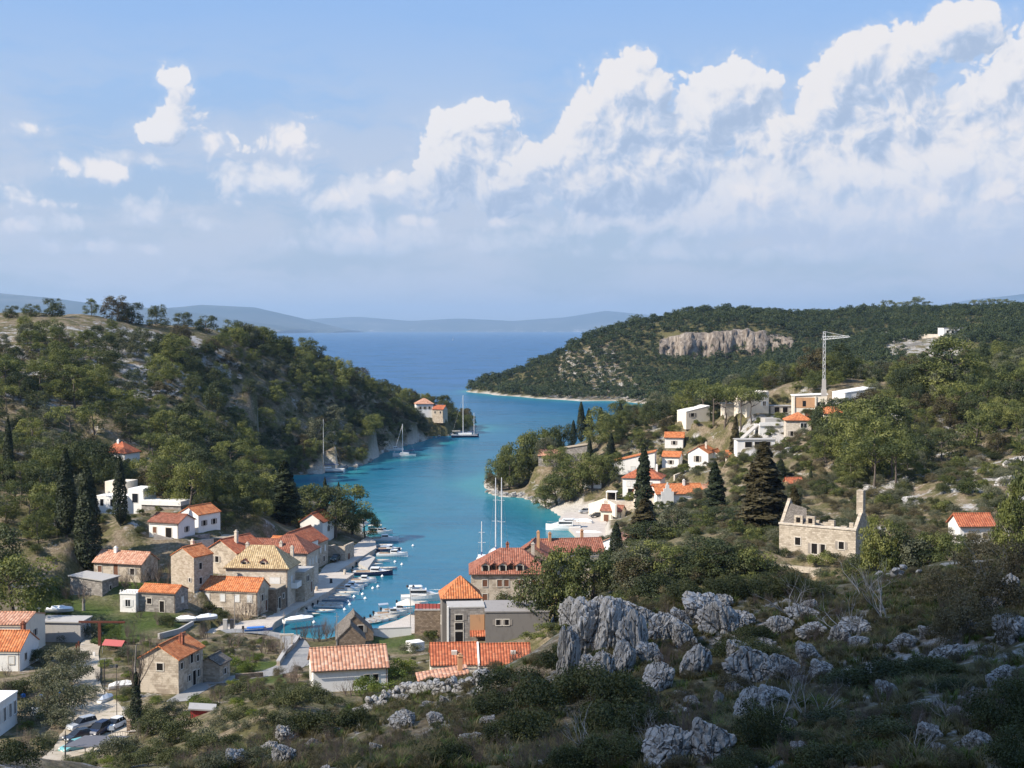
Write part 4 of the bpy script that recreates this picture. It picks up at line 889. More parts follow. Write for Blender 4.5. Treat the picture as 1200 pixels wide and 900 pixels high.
def build_sea():
    rings = np.concatenate([[60], 90 * np.exp(np.linspace(0, math.log(1500 / 90), 260)), 1500 * np.exp(np.linspace(0, math.log(38000 / 1500), 40))[1:]])
    X, Y, F = polar(rings, np.radians(np.concatenate([np.linspace(-180, -30, 50, endpoint=False), np.linspace(-30, 30, 300, endpoint=False), np.linspace(30, 180, 50, endpoint=False)])), True)
    R = np.hypot(X, Y)
    Z = np.full_like(X, -20); near = R < 2400
    Z[near] = hgt(X[near], Y[near])
    shallow = np.where(near, np.exp(np.minimum(Z, 0) / 2.4), 0) * .95
    px, py, f = to_pix(X, Y, 0 * X)
    # pale sandy bottom in the inner bay
    shallow = np.maximum(shallow, .20 * smooth(py, 500, 620) * (Y > 0) * (R < 900) * np.clip(1 + vnoise(X / 30, Y / 30) * 1.2, 0, 1) * (1 - .75 * smooth(py, 640, 720)))
    op = smooth(R, 500, 1500)
    me = np_mesh('sea', np.stack([X, Y, 0 * X], 1), F, MAT['sea'], True, dict(shallow=shallow, open=op))
    tag(link('sea', me), kind='structure')

def island(name, pts, Y, depth, col):
    """far mountain ridge: skyline points in the photo set its real height at its real distance"""
    pxs = np.linspace(pts[0][0], pts[-1][0], 160)
    pys = np.interp(pxs, [p[0] for p in pts], [p[1] for p in pts])
    V, nrow = [], 26
    for k in range(nrow):
        t = k / (nrow - 1) * 2 - 1
        prof = (1 - abs(t) ** 1.5)
        for a, b_ in zip(pxs, pys):
            q = at_y(a, b_, Y)
            zz = max(q.z, 0)
            yy = Y + t * depth
            n_ = float(vnoise(np.array([q.x / (depth * .25)]), np.array([yy / (depth * .25)]))[0])
            V.append((q.x * (1 + .0 * t), yy + n_ * depth * .2 * (1 - abs(t)), -6 + (zz + 6) * prof * (1 + n_ * .25 * abs(t) * 2)))
    n = len(pxs); F = [(k * n + i, k * n + i + 1, (k + 1) * n + i + 1, (k + 1) * n + i) for k in range(nrow - 1) for i in range(n - 1)]
    tag(link(name, np_mesh(name, V, F, col, True)), kind='structure')

def island_material():
    m, g, b = newmat('distant_hill')
    p = pos(g)
    n = g.noise(p,   .0011, 6, .65)
    c = g.ramp(n, [(.35, (.03, .042, .03)), (.55, (.06, .066, .05)), (.75, (.15, .14, .12))])
    z = g.sep(p)[2]
    town = g.step(z, 150, 10) * g.step(g.noise(p, .006, 5, .7), .56, .64)
    g.put(b.inputs['Base Color'], g.mix(town * .8, c, (.45, .42, .38))); b.inputs['Roughness'].default_value = 1
    b.inputs['Specular IOR Level'].default_value = 0
    return m

MAT.update(ground=ground_material(), sea=sea_material(), island=island_material())

def build_haze():
    bm = bmesh.new(); bmesh.ops.create_cube(bm, size=1)
    bmesh.ops.scale(bm, vec=(80000, 80000, 1), verts=bm.verts)
    for v in bm.verts: v.co.z = -41 if v.co.z < 0 else 720
    me = bpy.data.meshes.new('haze'); bm.to_mesh(me); bm.free()
    m = bpy.data.materials.new('haze'); m.use_nodes = True; t = m.node_tree; t.nodes.clear(); g = G(t)
    pv = g.n('ShaderNodeVolumePrincipled'); pv.inputs['Color'].default_value = (.50, .72, 1, 1); pv.inputs['Density'].default_value = HAZE
    pv.inputs['Anisotropy'].default_value = .15
    o = g.n('ShaderNodeOutputMaterial'); t.links.new(pv.outputs[0], o.inputs['Volume'])
    me.materials.append(m)
    tag(link('haze', me), kind='stuff', label='pale blue sea haze filling the air')
HAZE = 4.2e-5
# ------------------------------------------------------------------ unseen cumulus, added to shade the near slope
def build_shade_cloud():
    bm = bmesh.new(); rs = random.Random(3)
    h = 1000.0; t = (h - 38) / SUN_DIR.z
    cx, cyy = CLOUD_C[0] + SUN_DIR.x * t, CLOUD_C[1] + SUN_DIR.y * t
    for i in range(34):
        a = rs.uniform(0, 6.283); r = math.sqrt(rs.random()) * .86
        rr = rs.uniform(24, 38)
        m = Matrix.Translation((r * CLOUD_R[0] * math.cos(a), r * CLOUD_R[1] * math.sin(a), rs.uniform(0, 26) * (1.2 - r))) @ Matrix.Diagonal((rr, rr, rr * .75, 1))
        bmesh.ops.create_icosphere(bm, subdivisions=3, radius=1, matrix=m)
    for v in bm.verts:
        n = v.normal if v.normal.length else Vector((0, 0, 1))
        v.co += n * mnoise.fractal(v.co * .045, .6, 2.1, 5) * 9
        if v.co.z < -12: v.co.z = -12 + (v.co.z + 12) * .25
    me = bpy.data.meshes.new('shade_cloud'); bm.to_mesh(me); bm.free()
    me.polygons.foreach_set('use_smooth', np.ones(len(me.polygons), bool))
    m, g, b = newmat('shade_cloud_white'); b.inputs['Base Color'].default_value = (.9, .9, .9, 1); b.inputs['Roughness'].default_value = 1
    b.inputs['Specular IOR Level'].default_value = 0
    tb = g.n('ShaderNodeBsdfTransparent'); ms = g.n('ShaderNodeMixShader'); ms.inputs[0].default_value = .915; t_ = m.node_tree
    t_.links.new(b.outputs[0], ms.inputs[1]); t_.links.new(tb.outputs[0], ms.inputs[2]); t_.links.new(ms.outputs[0], t_.nodes['Material Output'].inputs['Surface'])
    me.materials.append(m)
    o = link('shade_cloud', me); o.location = (cx, cyy, h)
    tag(o, 'unseen cumulus added high overhead to shade the near slope', kind='structure')
CLOUD_C, CLOUD_R = (22, 41), (118, 88)

# ------------------------------------------------------------------ foliage kit
def leaf_quads(P, N, size, rs, aspect=1.0):
    """one small face per point, facing roughly along N"""
    n = len(P)
    N = N / (np.linalg.norm(N, axis=1, keepdims=True) + 1e-9)
    T = np.cross(N, rs.normal(size=(n, 3))); T /= (np.linalg.norm(T, axis=1, keepdims=True) + 1e-9)
    B = np.cross(N, T)
    s = (size * rs.uniform(.65, 1.35, n))[:, None]
    a, b = T * s * .5 * aspect, B * s * .5
    V = np.stack([P - a, P - b * .8, P + a, P + b * .8], 1).reshape(-1, 3)
    return V, np.arange(4 * n).reshape(-1, 4)

def clumpy(rs, centres, radii, per_area, size, flat=1.0, rnd=.7, fill=.45, aspect=1.0):
    Ps, Ns, Ts = [], [], []
    for c, r in zip(centres, radii):
        n = max(8, int(per_area * r * r))
        d = rs.normal(size=(n, 3)); d /= np.linalg.norm(d, axis=1, keepdims=True)
        d[:, 2] = np.where(d[:, 2] < -.35, -d[:, 2], d[:, 2])
        q = r * (1 - fill * rs.rand(n) ** 2.2)
        q *= 1 + .22 * rs.normal(size=n) * (rs.rand(n) < .35)
        P = np.array(c) + d * q[:, None] * np.array([1, 1, flat])
        Ps.append(P); Ns.append(d + rnd * rs.normal(size=(n, 3))); Ts.append(np.full(n, rs.rand()))
    P, N, T = np.concatenate(Ps), np.concatenate(Ns), np.concatenate(Ts)
    V, F = leaf_quads(P, N, size, rs, aspect)
    return V, F, np.repeat(T, 4)

def foliage_mat(name, dark, mid, light, trans=.22, spec=.25):
    m, g, b = newmat(name)
    t = attr(g, 'tone'); r = orand(g)
    f = t * .62 + r * .38 + (g.noise(obc(g), 1.2, 3) - .5) * .5
    c = g.ramp(f, [(.12, dark), (.5, mid), (.88, light)])
    g.put(b.inputs['Base Color'], c); b.inputs['Roughness'].default_value = .62; b.inputs['Specular IOR Level'].default_value = spec
    tr = g.n('ShaderNodeBsdfTranslucent'); g.put(tr.inputs['Color'], g.mix(1.0, c, (1.25, 1.3, .6), 'MULTIPLY'))
    ms = g.n('ShaderNodeMixShader'); ms.inputs[0].default_value = trans
    t_ = m.node_tree; t_.links.new(b.outputs[0], ms.inputs[1]); t_.links.new(tr.outputs[0], ms.inputs[2])
    t_.links.new(ms.outputs[0], t_.nodes['Material Output'].inputs['Surface'])
    return m

def bark_mat(name, a, b_):
    m, g, b = newmat(name)
    g.put(b.inputs['Base Color'], g.ramp(g.noise(obc(g), 6, 5, .7), [(.3, a), (.7, b_)])); b.inputs['Roughness'].default_value = .95
    return m

MAT.update(
    pine=foliage_mat('pine_needles', (.038, .053, .019), (.100, .116, .036), (.200, .205, .064), .3),
    pine_light=foliage_mat('young_pine_needles', (.060, .076, .022), (.125, .140, .036), (.21, .212, .068), .3), pine_dark=foliage_mat('old_pine_needles', (.024, .036, .016), (.050, .064, .024), (.098, .106, .040), .22),
    pine_far=foliage_mat('pine_needles_dense', (.022, .036, .015), (.044, .062, .022), (.078, .092, .032)),
    cypress=foliage_mat('cypress_foliage', (.012, .020, .010), (.022, .032, .013), (.040, .048, .018), .1),
    conifer=foliage_mat('brown_conifer_foliage', (.030, .026, .012), (.060, .050, .022), (.095, .078, .034), .15),
    maquis=foliage_mat('maquis_leaves', (.024, .034, .013), (.052, .062, .022), (.098, .104, .040), .2),
    olive=foliage_mat('olive_leaves', (.050, .058, .034), (.098, .105, .062), (.155, .155, .095), .2),
    heath=foliage_mat('dry_heath_leaves', (.052, .044, .024), (.100, .084, .044), (.155, .130, .070), .15),
    fresh=foliage_mat('fresh_leaves', (.050, .075, .014), (.105, .140, .024), (.185, .205, .045), .3),
    bark=bark_mat('pine_bark', (.06, .045, .035), (.17, .14, .115)),
    greybark=bark_mat('grey_bark', (.12, .11, .10), (.32, .30, .275)),
    twig=bark_mat('twig_bark', (.075, .055, .042), (.18, .14, .115)),
    deadwood=bark_mat('bleached_dead_wood', (.22, .21, .20), (.46, .44, .42)),
)

class Join:
    def __init__(s): s.V, s.F, s.n = [], [], 0
    def add(s, V, F):
        s.V.append(np.array([tuple(v) for v in V], float).reshape(-1, 3)); s.F.append(np.array(F, int) + s.n); s.n += len(V)
    def out(s): return np.concatenate(s.V), np.concatenate(s.F)

def branch(j, p, d, length, r, depth, rs, sides=4, spread=.75, kids=(2, 4), up=.15, wob=.22, taper=.45):
    n = 4; pts, rr = [p], [r]
    for i in range(n):
        d = (d + Vector((rs.uniform(-1, 1), rs.uniform(-1, 1), rs.uniform(-1, 1) + up)) * wob).normalized()
        p = p + d * length / n; pts.append(p); rr.append(r * (1 - (i + 1) / n * (1 - taper)))
    j.add(*tube(pts, rr, sides))
    if depth <= 0: return
    for k in range(rs.randint(*kids)):
        i = rs.randint(1, n); q = pts[i]
        dd = (d + Vector((rs.uniform(-1, 1), rs.uniform(-1, 1), rs.uniform(-.6, .9) + up)) * spread).normalized()
        branch(j, q, dd, length * rs.uniform(.5, .8), rr[i] * .65, depth - 1, rs, 3 if depth < 2 else sides, spread, kids, up, wob, taper)

# unit trees: crown radius about 1, base at 0; sizes come from the object scale
def pine_crown(seed, kind='round'):
    rs = np.random.RandomState(seed)
    cs, rr = [], []
    if kind == 'round': H, n, R = 2.0, 52, 1.0
    elif kind == 'tall': H, n, R = 2.8, 58, .95
    else: H, n, R = 2.3, 26, 1.1                         # umbrella
    lean = rs.uniform(-.25, .25, 2)
    for i in range(n):
        a = rs.uniform(0, 6.283); u = rs.rand()
        if kind == 'umbrella': z = H * rs.uniform(.68, .95); q = R * math.sqrt(rs.rand()) * (1.15 - .5 * abs(z / H - .78))
        else:
            z = H * (.16 + .78 * u); prof = math.sin(min(1, (1 - u) * 1.15 + .12) * 1.9) ** .8 if kind == 'tall' else math.sqrt(max(.05, 1 - (1.35 * (u - .38)) ** 2))
            q = R * prof * (.45 + .55 * math.sqrt(rs.rand()))
        q *= 1 + .25 * math.sin(a * 2 + seed) * .6
        cs.append((q * math.cos(a) + lean[0] * z * .3, q * math.sin(a) + lean[1] * z * .3, z)); rr.append(rs.uniform(.22, .40))
    V, F, T = clumpy(rs, cs, rr, 900, .088, .8, .42, aspect=.7)
    return V, F, T, H

def make_crown(nm, seed, kind, mat):
    V, F, T, H = pine_crown(seed, kind)
    return np_mesh(nm, V, F, MAT[mat], False, dict(tone=T))

def make_trunk(nm, seed, H, lean=.1, limbs=4, r=.065, mat='bark', low=.35):
    rs = random.Random(seed); j = Join()
    pts = [Vector((0, 0, -.25))]; d = Vector((rs.uniform(-lean, lean), rs.uniform(-lean, lean), 1))
    for i in range(6):
        pts.append(Vector((d.x * H * i / 6 + rs.uniform(-.03, .03), d.y * H * i / 6 + rs.uniform(-.03, .03), H * (i + .4) / 6.4)))
    j.add(*tube(pts, [r * (1.25 - .15 * i) for i in range(7)], 6))
    for k in range(limbs):
        z = H * rs.uniform(low, .85); a = rs.uniform(0, 6.28); L = rs.uniform(.5, .85)
        p = Vector((d.x * z, d.y * z, z))
        j.add(*tube([p, p + Vector((math.cos(a) * L * .5, math.sin(a) * L * .5, .12)), p + Vector((math.cos(a) * L, math.sin(a) * L, .32))], [r * .5, r * .32, r * .12], 4))
    V, F = j.out(); return np_mesh(nm, V, F, MAT[mat], True)

PINE = {'round': [make_crown('pine_crown', 20 + i, 'round', ['pine', 'pine_light', 'pine_dark', 'pine', 'pine_light', 'pine', 'pine_dark', 'olive', 'pine_dark', 'conifer'][i]) for i in range(10)],
        'tall': [make_crown('pine_crown', 40 + i, 'tall', ['pine', 'pine_dark', 'pine'][i]) for i in range(3)],
        'umbrella': [make_crown('pine_crown', 60 + i, 'umbrella', 'pine') for i in range(3)]}
PTRUNK = {'round': [make_trunk('pine_trunk', i, 1.7) for i in range(3)], 'tall': [make_trunk('pine_trunk', 5 + i, 2.4) for i in range(2)], 'umbrella': [make_trunk('pine_trunk', 9 + i, 1.9, .12, 6, .06, low=.6) for i in range(3)]}
_rt = random.Random(99)

def tree(name, crown, trunk, p, s, label, cat, group=None, sz=None, yaw=None):
    t = empty(name, p, _rt.uniform(0, 6.28) if yaw is None else yaw, label, cat, group)
    t.scale = (s, s, sz or s * _rt.uniform(.88, 1.15))
    link('trunk', trunk, t); link('crown', crown, t)
    return t

def pine(p, s, label, group, kind=None, sz=None):
    kind = kind or _rt.choice(['round', 'round', 'round', 'tall', 'umbrella'])
    return tree('pine_tree', _rt.choice(PINE[kind]), _rt.choice(PTRUNK[kind]), p, s, label, 'pine tree', group, sz)

def column_mesh(nm, seed, mat, prof, n=7000, size=.034, rough=.12):
    """foliage column, height 1, largest radius about .5 (scaled by the object)"""
    rs = np.random.RandomState(seed)
    z = rs.rand(n) ** .85; a = rs.uniform(0, 6.283, n)
    r = prof(z) * (1 + rough * 3.2 * vnoise(a * 1.1 + seed, z * 16) + rough * 2.4 * vnoise(a * 2.3, z * 37 + seed)) * (1 - .35 * rs.rand(n) ** 2)
    P = np.stack([r * np.cos(a), r * np.sin(a), z * .97 + .03], 1)
    N = np.stack([np.cos(a), np.sin(a), .35 + 0 * a], 1) + .5 * rs.normal(size=(n, 3))
    V, F = leaf_quads(P * [1, 1, 6], N, size * 3.2, rs); V = V / [1, 1, 6] * 1.0
    T = np.clip(.5 + 1.1 * vnoise(a * 1.1 + seed, z * 16) + .15 * rs.normal(size=n), 0, 1)
    return np_mesh(nm, V, F, MAT[mat], False, dict(tone=np.repeat(T, 4)))

cyp_prof = lambda z: .5 * np.minimum(1, (z + .05) * 5) * (1 - z ** 2.2) ** .75 + .01
con_prof = lambda z: .5 * np.minimum(1, (z + .03) * 6) * (1 - z) ** .72 + .01
CYP = [column_mesh('cypress_crown', 70 + i, 'cypress', cyp_prof) for i in range(3)]
CON = [column_mesh('conifer_crown', 80 + i, 'conifer', con_prof, 8000, .040, .26) for i in range(2)]
COND = [column_mesh('conifer_crown', 85 + i, 'cypress', con_prof, 8000, .038, .28) for i in range(2)]
STEM = np_mesh('stem', *tube([(0, 0, -.06), (0, 0, .1), (0, 0, .5)], [.08, .07, .03], 6), MAT['bark'], True)

def column_tree(name, pool, p, h, w, label, cat='cypress', group=None):
    t = empty(name, p, _rt.uniform(0, 6.28), label, cat, group); t.scale = (w, w, h)
    link('trunk', STEM, t); link('crown', _rt.choice(pool), t); return t

def bush_mesh(nm, seed, mat, per=900, size=.075, n=22, flat=.8, hgt_=.8):
    rs = np.random.RandomState(seed); cs, rr = [], []
    for i in range(n):
        a = rs.uniform(0, 6.283); q = .78 * math.sqrt(rs.rand()); z = hgt_ * (1 - q * q * .9) * rs.uniform(.15, .85)
        cs.append((q * math.cos(a), q * math.sin(a) * .9, z)); rr.append(rs.uniform(.2, .36))
    V, F, T = clumpy(rs, cs, rr, per, size, flat, .8, .5)
    V[:, 2] = np.where(V[:, 2] < -.1, -.1 - .2 * (V[:, 2] + .1), V[:, 2])
    return np_mesh(nm, V, F, MAT[mat], False, dict(tone=T))

BUSH = {'maquis': [bush_mesh('bush_leaves', 100 + i, 'maquis', 2600, .050) for i in range(4)],
        'juniper': [bush_mesh('bush_leaves', 110 + i, 'maquis', 3000, .045, 26, 1.0, 1.15) for i in range(2)],
        'olive': [bush_mesh('olive_leaves', 120 + i, 'olive', 1500, .060, 24, .85, 1.0) for i in range(3)],
        'heath': [bush_mesh('heath_leaves', 130 + i, 'heath', 2400, .045, 22, .9, 1.0) for i in range(3)],
        'fresh': [bush_mesh('fresh_leaves', 140 + i, 'fresh', 1500, .060, 20, .85, .9) for i in range(2)],
        'pinelow': [bush_mesh('low_pine_leaves', 150 + i, 'pine', 1500, .075, 22, .85, 1.0) for i in range(3)]}

def twig_mesh(nm, seed, mat, kids=(3, 5), depth=3, n=7, up=.5, r=.02, L=.62, wob=.3):
    rs = random.Random(seed); j = Join()
    for i in range(n):
        a = rs.uniform(0, 6.28)
        branch(j, Vector((math.cos(a) * .12, math.sin(a) * .12, -.05)), Vector((math.cos(a) * .6, math.sin(a) * .6, 1)).normalized(), L, r, depth, rs, 3, .8, kids, up, wob)
    V, F = j.out(); return np_mesh(nm, V, F, MAT[mat], True)
TWIG = [twig_mesh('bare_twigs', 200 + i, 'twig') for i in range(3)]
DEAD = [twig_mesh('dead_branches', 210 + i, 'deadwood', (2, 4), 2, 4, .25, .016, .9, .4) for i in range(3)]

def shrub(name, kind, p, s, label, cat='shrub', group=None, sz=None):
    o = link(name, _rt.choice(BUSH[kind])); o.location = p; o.rotation_euler = (0, 0, _rt.uniform(0, 6.28))
    o.scale = (s, s * _rt.uniform(.85, 1.15), sz or s * _rt.uniform(.8, 1.15)); return tag(o, label, cat, group)

def twiggy(name, pool, p, s, label, cat='bare shrub', group=None, sz=None):
    o = link(name, _rt.choice(pool)); o.location = p; o.rotation_euler = (_rt.uniform(-.2, .2), _rt.uniform(-.2, .2), _rt.uniform(0, 6.28))
    o.scale = (s, s, sz or s); return tag(o, label, cat, group)

# ------------------------------------------------------------------ scatter of uncountable cover (one object each)
def cover(name, label, meshes, P, S, kind='stuff', rot=None, Sz=None):
    """points that carry one of several leaf meshes each"""
    P = np.asarray(P, np.float32)
    me = bpy.data.meshes.new(name); me.vertices.add(len(P)); me.vertices.foreach_set('co', P.ravel())
    rs = np.random.RandomState(len(P))
    S = np.asarray(S, np.float32); Sz = S * rs.uniform(.85, 1.2, len(S)) if Sz is None else Sz
    def at(nm, ty, a, key):
        d = me.attributes.new(nm, ty, 'POINT'); d.data.foreach_set(key, np.asarray(a).ravel())
    at('size', 'FLOAT_VECTOR', np.stack([S, S, Sz], 1).astype(np.float32), 'vector')
    at('turn', 'FLOAT_VECTOR', np.stack([0 * S, 0 * S, rs.uniform(0, 6.28, len(S))], 1).astype(np.float32), 'vector')
    at('pick', 'INT', rs.randint(0, len(meshes), len(S)).astype(np.int32), 'value')
    o = link(name, me)
    col = bpy.data.collections.new(name + '_shapes')
    for i, m_ in enumerate(meshes): col.objects.link(bpy.data.objects.new(f'shape_{i:02d}', m_))
    ng = bpy.data.node_groups.new(name, 'GeometryNodeTree')
    ng.interface.new_socket('Geometry', in_out='INPUT', socket_type='NodeSocketGeometry')
    ng.interface.new_socket('Geometry', in_out='OUTPUT', socket_type='NodeSocketGeometry')
    N = ng.nodes.new; L = ng.links.new
    gi, go = N('NodeGroupInput'), N('NodeGroupOutput'); ip = N('GeometryNodeInstanceOnPoints'); ci = N('GeometryNodeCollectionInfo')
    ci.inputs['Collection'].default_value = col; ci.inputs['Separate Children'].default_value = True; ci.inputs['Reset Children'].default_value = True
    def na(nm, ty):
        a = N('GeometryNodeInputNamedAttribute'); a.data_type = ty; a.inputs['Name'].default_value = nm; return a.outputs['Attribute']
    L(gi.outputs[0], ip.inputs['Points']); L(ci.outputs[0], ip.inputs['Instance']); ip.inputs['Pick Instance'].default_value = True
    L(na('pick', 'INT'), ip.inputs['Instance Index']); L(na('turn', 'FLOAT_VECTOR'), ip.inputs['Rotation']); L(na('size', 'FLOAT_VECTOR'), ip.inputs['Scale'])
    L(ip.outputs[0], go.inputs[0])
    md = o.modifiers.new('cover', 'NODES'); md.node_group = ng
    return tag(o, label, kind=kind)

def scatter(n, xr, yr, rs, poly, dens=None, ymin=0, zmin=.6, dmin=0):
    """random ground points whose place in the photo lies inside a polygon"""
    x, y = rs.uniform(*xr, n), rs.uniform(*yr, n); z = hgt(x, y)
    px, py, f = to_pix(x, y, z)
    k = region(px, py, poly) & (z > zmin) & (y > ymin)
    if dens is not None: k &= rs.rand(n) < dens(x, y, px, py)
    x, y, z = x[k], y[k], z[k]
    if dmin:
        keep, cell = [], {}
        for i in range(len(x)):
            d = dmin if not callable(dmin) else dmin(y[i])
            c = (int(x[i] // d), int(y[i] // d))
            if any((x[i] - a) ** 2 + (y[i] - b_) ** 2 < d * d for u in (-1, 0, 1) for v in (-1, 0, 1) for (a, b_) in cell.get((c[0] + u, c[1] + v), ())): continue
            cell.setdefault(c, []).append((x[i], y[i])); keep.append(i)
        x, y, z = x[keep], y[keep], z[keep]
    return np.stack([x, y, z], 1)

def seen(P, top):
    """drop what the ground hides altogether"""
    ok = np.ones(len(P), bool)
    for i, (p, t) in enumerate(zip(P, np.broadcast_to(top, len(P)))):
        s = np.linspace(.12, .985, 60)
        zz = CAM_H + (p[2] + t - CAM_H) * s
        ok[i] = not np.any(hgt(p[0] * s, p[1] * s) > zz + .3)
    return ok
# ------------------------------------------------------------------ rocks
def rock_mesh(seed, tall=1.0):
    """fractured limestone block: cut faces, rounded edges, solution grooves running down it"""
    rs = np.random.RandomState(900 + seed); bm = bmesh.new(); bmesh.ops.create_icosphere(bm, subdivisions=5, radius=1)
    o = Vector((seed * 7.3, seed * 3.1, seed * 5.7))
    N = rs.normal(size=(15, 3)); N[:, 2] *= .6; N /= np.linalg.norm(N, axis=1, keepdims=True); N[0] = (.25, .1, .96); D = rs.uniform(.62, 1.0, 15); D[0] = .72
    co = np.array([v.co[:] for v in bm.verts]); dot = co @ N.T
    with np.errstate(divide='ignore'): lim = np.where(dot > .05, D / np.maximum(dot, .05), 9)
    ls = np.sort(lim, axis=1); r0 = np.minimum(-np.log(np.exp(-ls[:, :4] * 14).sum(1)) / 14, 1.35)      # soft minimum
    for v, r in zip(bm.verts, r0):
        c = v.co.copy(); n = c.normalized(); q = n * float(r)
        lean = Vector((q.x + q.z * .25, q.y, q.z))
        g1 = abs(mnoise.noise(Vector((lean.x * 3.1, lean.y * 3.1, lean.z * .55)) + o)); g2 = abs(mnoise.noise(Vector((lean.x * 6.5, lean.y * 6.5, lean.z * 1.1)) - o)); g3 = abs(mnoise.noise(lean * 1.6 + o * 2))
        carve = .20 * max(0, .16 - g1) / .16 + .09 * max(0, .18 - g2) / .18 + .22 * max(0, .09 - g3) / .09
        rr = float(r) * (1 + mnoise.noise(q * 1.3 + o) * .16 + mnoise.fractal(q * 5 + o, .8, 2.0, 4) * .05) - carve
        v.co = n * max(.3, rr)
    me = bpy.data.meshes.new('limestone'); bm.to_mesh(me); bm.free()
    me.materials.append(MAT['rock'])
    return me

def rock_material():
    m, g, b = newmat('karst_limestone')
    p = obc(g)
    n = g.noise(p, 2.2, 8, .68); st = g.noise(g.vm('MULTIPLY', p, (3.2, 3.2, .8)), 1.6, 6, .65)
    c = g.ramp(n * .55 + st * .45, [(.30, (.19, .18, .17)), (.42, (.37, .355, .335)), (.55, (.50, .48, .455)), (.72, (.62, .60, .565))])
    c = g.mix(g.step(g.noise(p, 1.1, 5, .6), .60, .72) * .5, c, (.30, .24, .17))
    c = g.mix(g.step(g.noise(p, 4.5, 5, .7), .57, .66) * .7, c, (.075, .072, .062))
    ck = g.vor(g.vm('MULTIPLY', p, (1, 1, .55)), 2.3, 'DISTANCE_TO_EDGE'); c = g.mix((1.0 - g.step(ck + (n - .5) * .06, .0, .05)) * .75, c, (.045, .042, .038))
    g.put(b.inputs['Base Color'], c); b.inputs['Roughness'].default_value = .9; b.inputs['Specular IOR Level'].default_value = .2
    g.put(b.inputs['Normal'], g.bump(g.noise(p, 7, 8, .7) + st * .8 + g.step(ck, 0, .06) * .8, 1.0, .14))
    return m
MAT['rock'] = rock_material()
ROCKS = [rock_mesh(i) for i in range(9)]
_rr = random.Random(5)

def boulder(px, py, wpx, hpx, label, group, name='boulder', sink=.3):
    if name == 'stone': wpx, hpx = wpx * 1.1, hpx * 1.25
    q = hit(px, py)
    if q is None: return
    s = q.y / FOC; w, h = wpx * s / 2, hpx * s / 2
    o = link(name, _rr.choice(ROCKS)); o.location = (q.x, q.y + w * .5, q.z + h * (1 - sink * 2) * .6)
    o.rotation_euler = (_rr.uniform(-.2, .2), _rr.uniform(-.1, .35), _rr.uniform(-.7, .7)); o.scale = (w * 1.08, w * _rr.uniform(.8, 1.15), h * 1.18)
    return tag(o, label, 'rock', group)

CRAGS = [(985, 755, 34, 26, 'grey boulder left of the broad low one in the clearing'), (1110, 775, 40, 28, 'wide grey boulder above the sprawling shrubs'), (1040, 815, 30, 24, 'half buried boulder among the sprawling shrubs'), (870, 735, 36, 32, 'rough boulder right of the pale slanting slab'), (1185, 800, 36, 28, 'boulder above the big green bush at the right edge'), (600, 870, 30, 22, 'grey boulder at the left foot of the thicket'), (510, 850, 26, 20, 'smaller boulder right of the single large one on the dry grass'),
         (1010, 742, 40, 26, 'broad low boulder beside the dead snag in the clearing'), (1065, 760, 34, 24, 'low boulder right of the grassy clearing'), (1165, 720, 36, 30, 'grey boulder under the brown scrub at the right'), (940, 725, 34, 26, 'rounded boulder behind the crest bushes'), (905, 830, 40, 34, 'pale angular boulder above the feathery bush'), (1090, 870, 36, 30, 'pale boulder near the bottom right branch'), (1150, 880, 40, 32, 'wide pale boulder at the bottom left of the corner shrub'), (965, 795, 36, 26, 'flat boulder between the sprawling shrubs'),
         (676, 735, 34, 50, 'pointed crag at the upper left of the outcrop'), (708, 728, 36, 44, 'craggy block at the very top of the outcrop'), (690, 800, 30, 52, 'dark cracked slab at the base of the main crag'), (730, 790, 34, 56, 'slanted slab under the blocky crag'), (757, 735, 30, 32, 'rounded block between the crags near the gap'), (765, 782, 30, 40, 'leaning block in the gap of the outcrop'), (846, 712, 34, 26, 'pale low rock on the crest beside the bush'), (800, 735, 26, 28, 'small upright rock on the outcrop crest'), (866, 775, 34, 34, 'narrow pale rock between bush and slab'),
         (690, 765, 62, 92, 'tallest fluted grey crag at the left end of the rock outcrop'), (722, 760, 52, 88, 'broad cracked crag beside the tallest one on the outcrop'), (665, 800, 32, 105, 'narrow grey rock rib dropping below the tallest crag'), (747, 768, 42, 74, 'blocky crag leaning on the right of the outcrop'),
         (705, 800, 40, 64, 'rounded rock at the foot of the main crag'), (733, 722, 40, 26, 'low flat rock along the crest of the outcrop'), (778, 752, 46, 52, 'grey slab pair right of the gap in the outcrop'), (803, 760, 34, 42, 'smaller slab next to the grey slab pair'),
         (832, 730, 56, 46, 'pale leaning rock at the upper right of the outcrop'), (850, 745, 52, 56, 'large pale slanting slab under the dark bush'), (818, 792, 42, 62, 'tall pale slab with vertical grooves below the slanting slab'), (776, 808, 36, 48, 'isolated grey crag below the outcrop gap'),
         (880, 800, 62, 66, 'smooth dome shaped boulder right of the grooved slab'), (912, 792, 40, 40, 'rough boulder touching the smooth dome'), (884, 842, 36, 56, 'upright rock below the smooth dome boulder'), (792, 892, 64, 62, 'big grooved boulder at the bottom beside a dark shrub'), (832, 894, 66, 66, 'big pale boulder with thin bare twigs before it'),
         (1190, 752, 52, 48, 'big rounded boulder at the right edge of the slope'), (1139, 746, 28, 30, 'pointed grey boulder near the right edge'), (1184, 700, 34, 40, 'grey rock face half hidden by brown scrub'), (475, 850, 30, 27, 'single large boulder on the dry grass slope'), (336, 872, 34, 26, 'top boulder of the cluster at the bottom of the slope'),
         (330, 897, 32, 32, 'lower boulder of the cluster at the bottom of the slope'), (278, 898, 32, 24, 'boulder at the far end of the bottom cluster')]
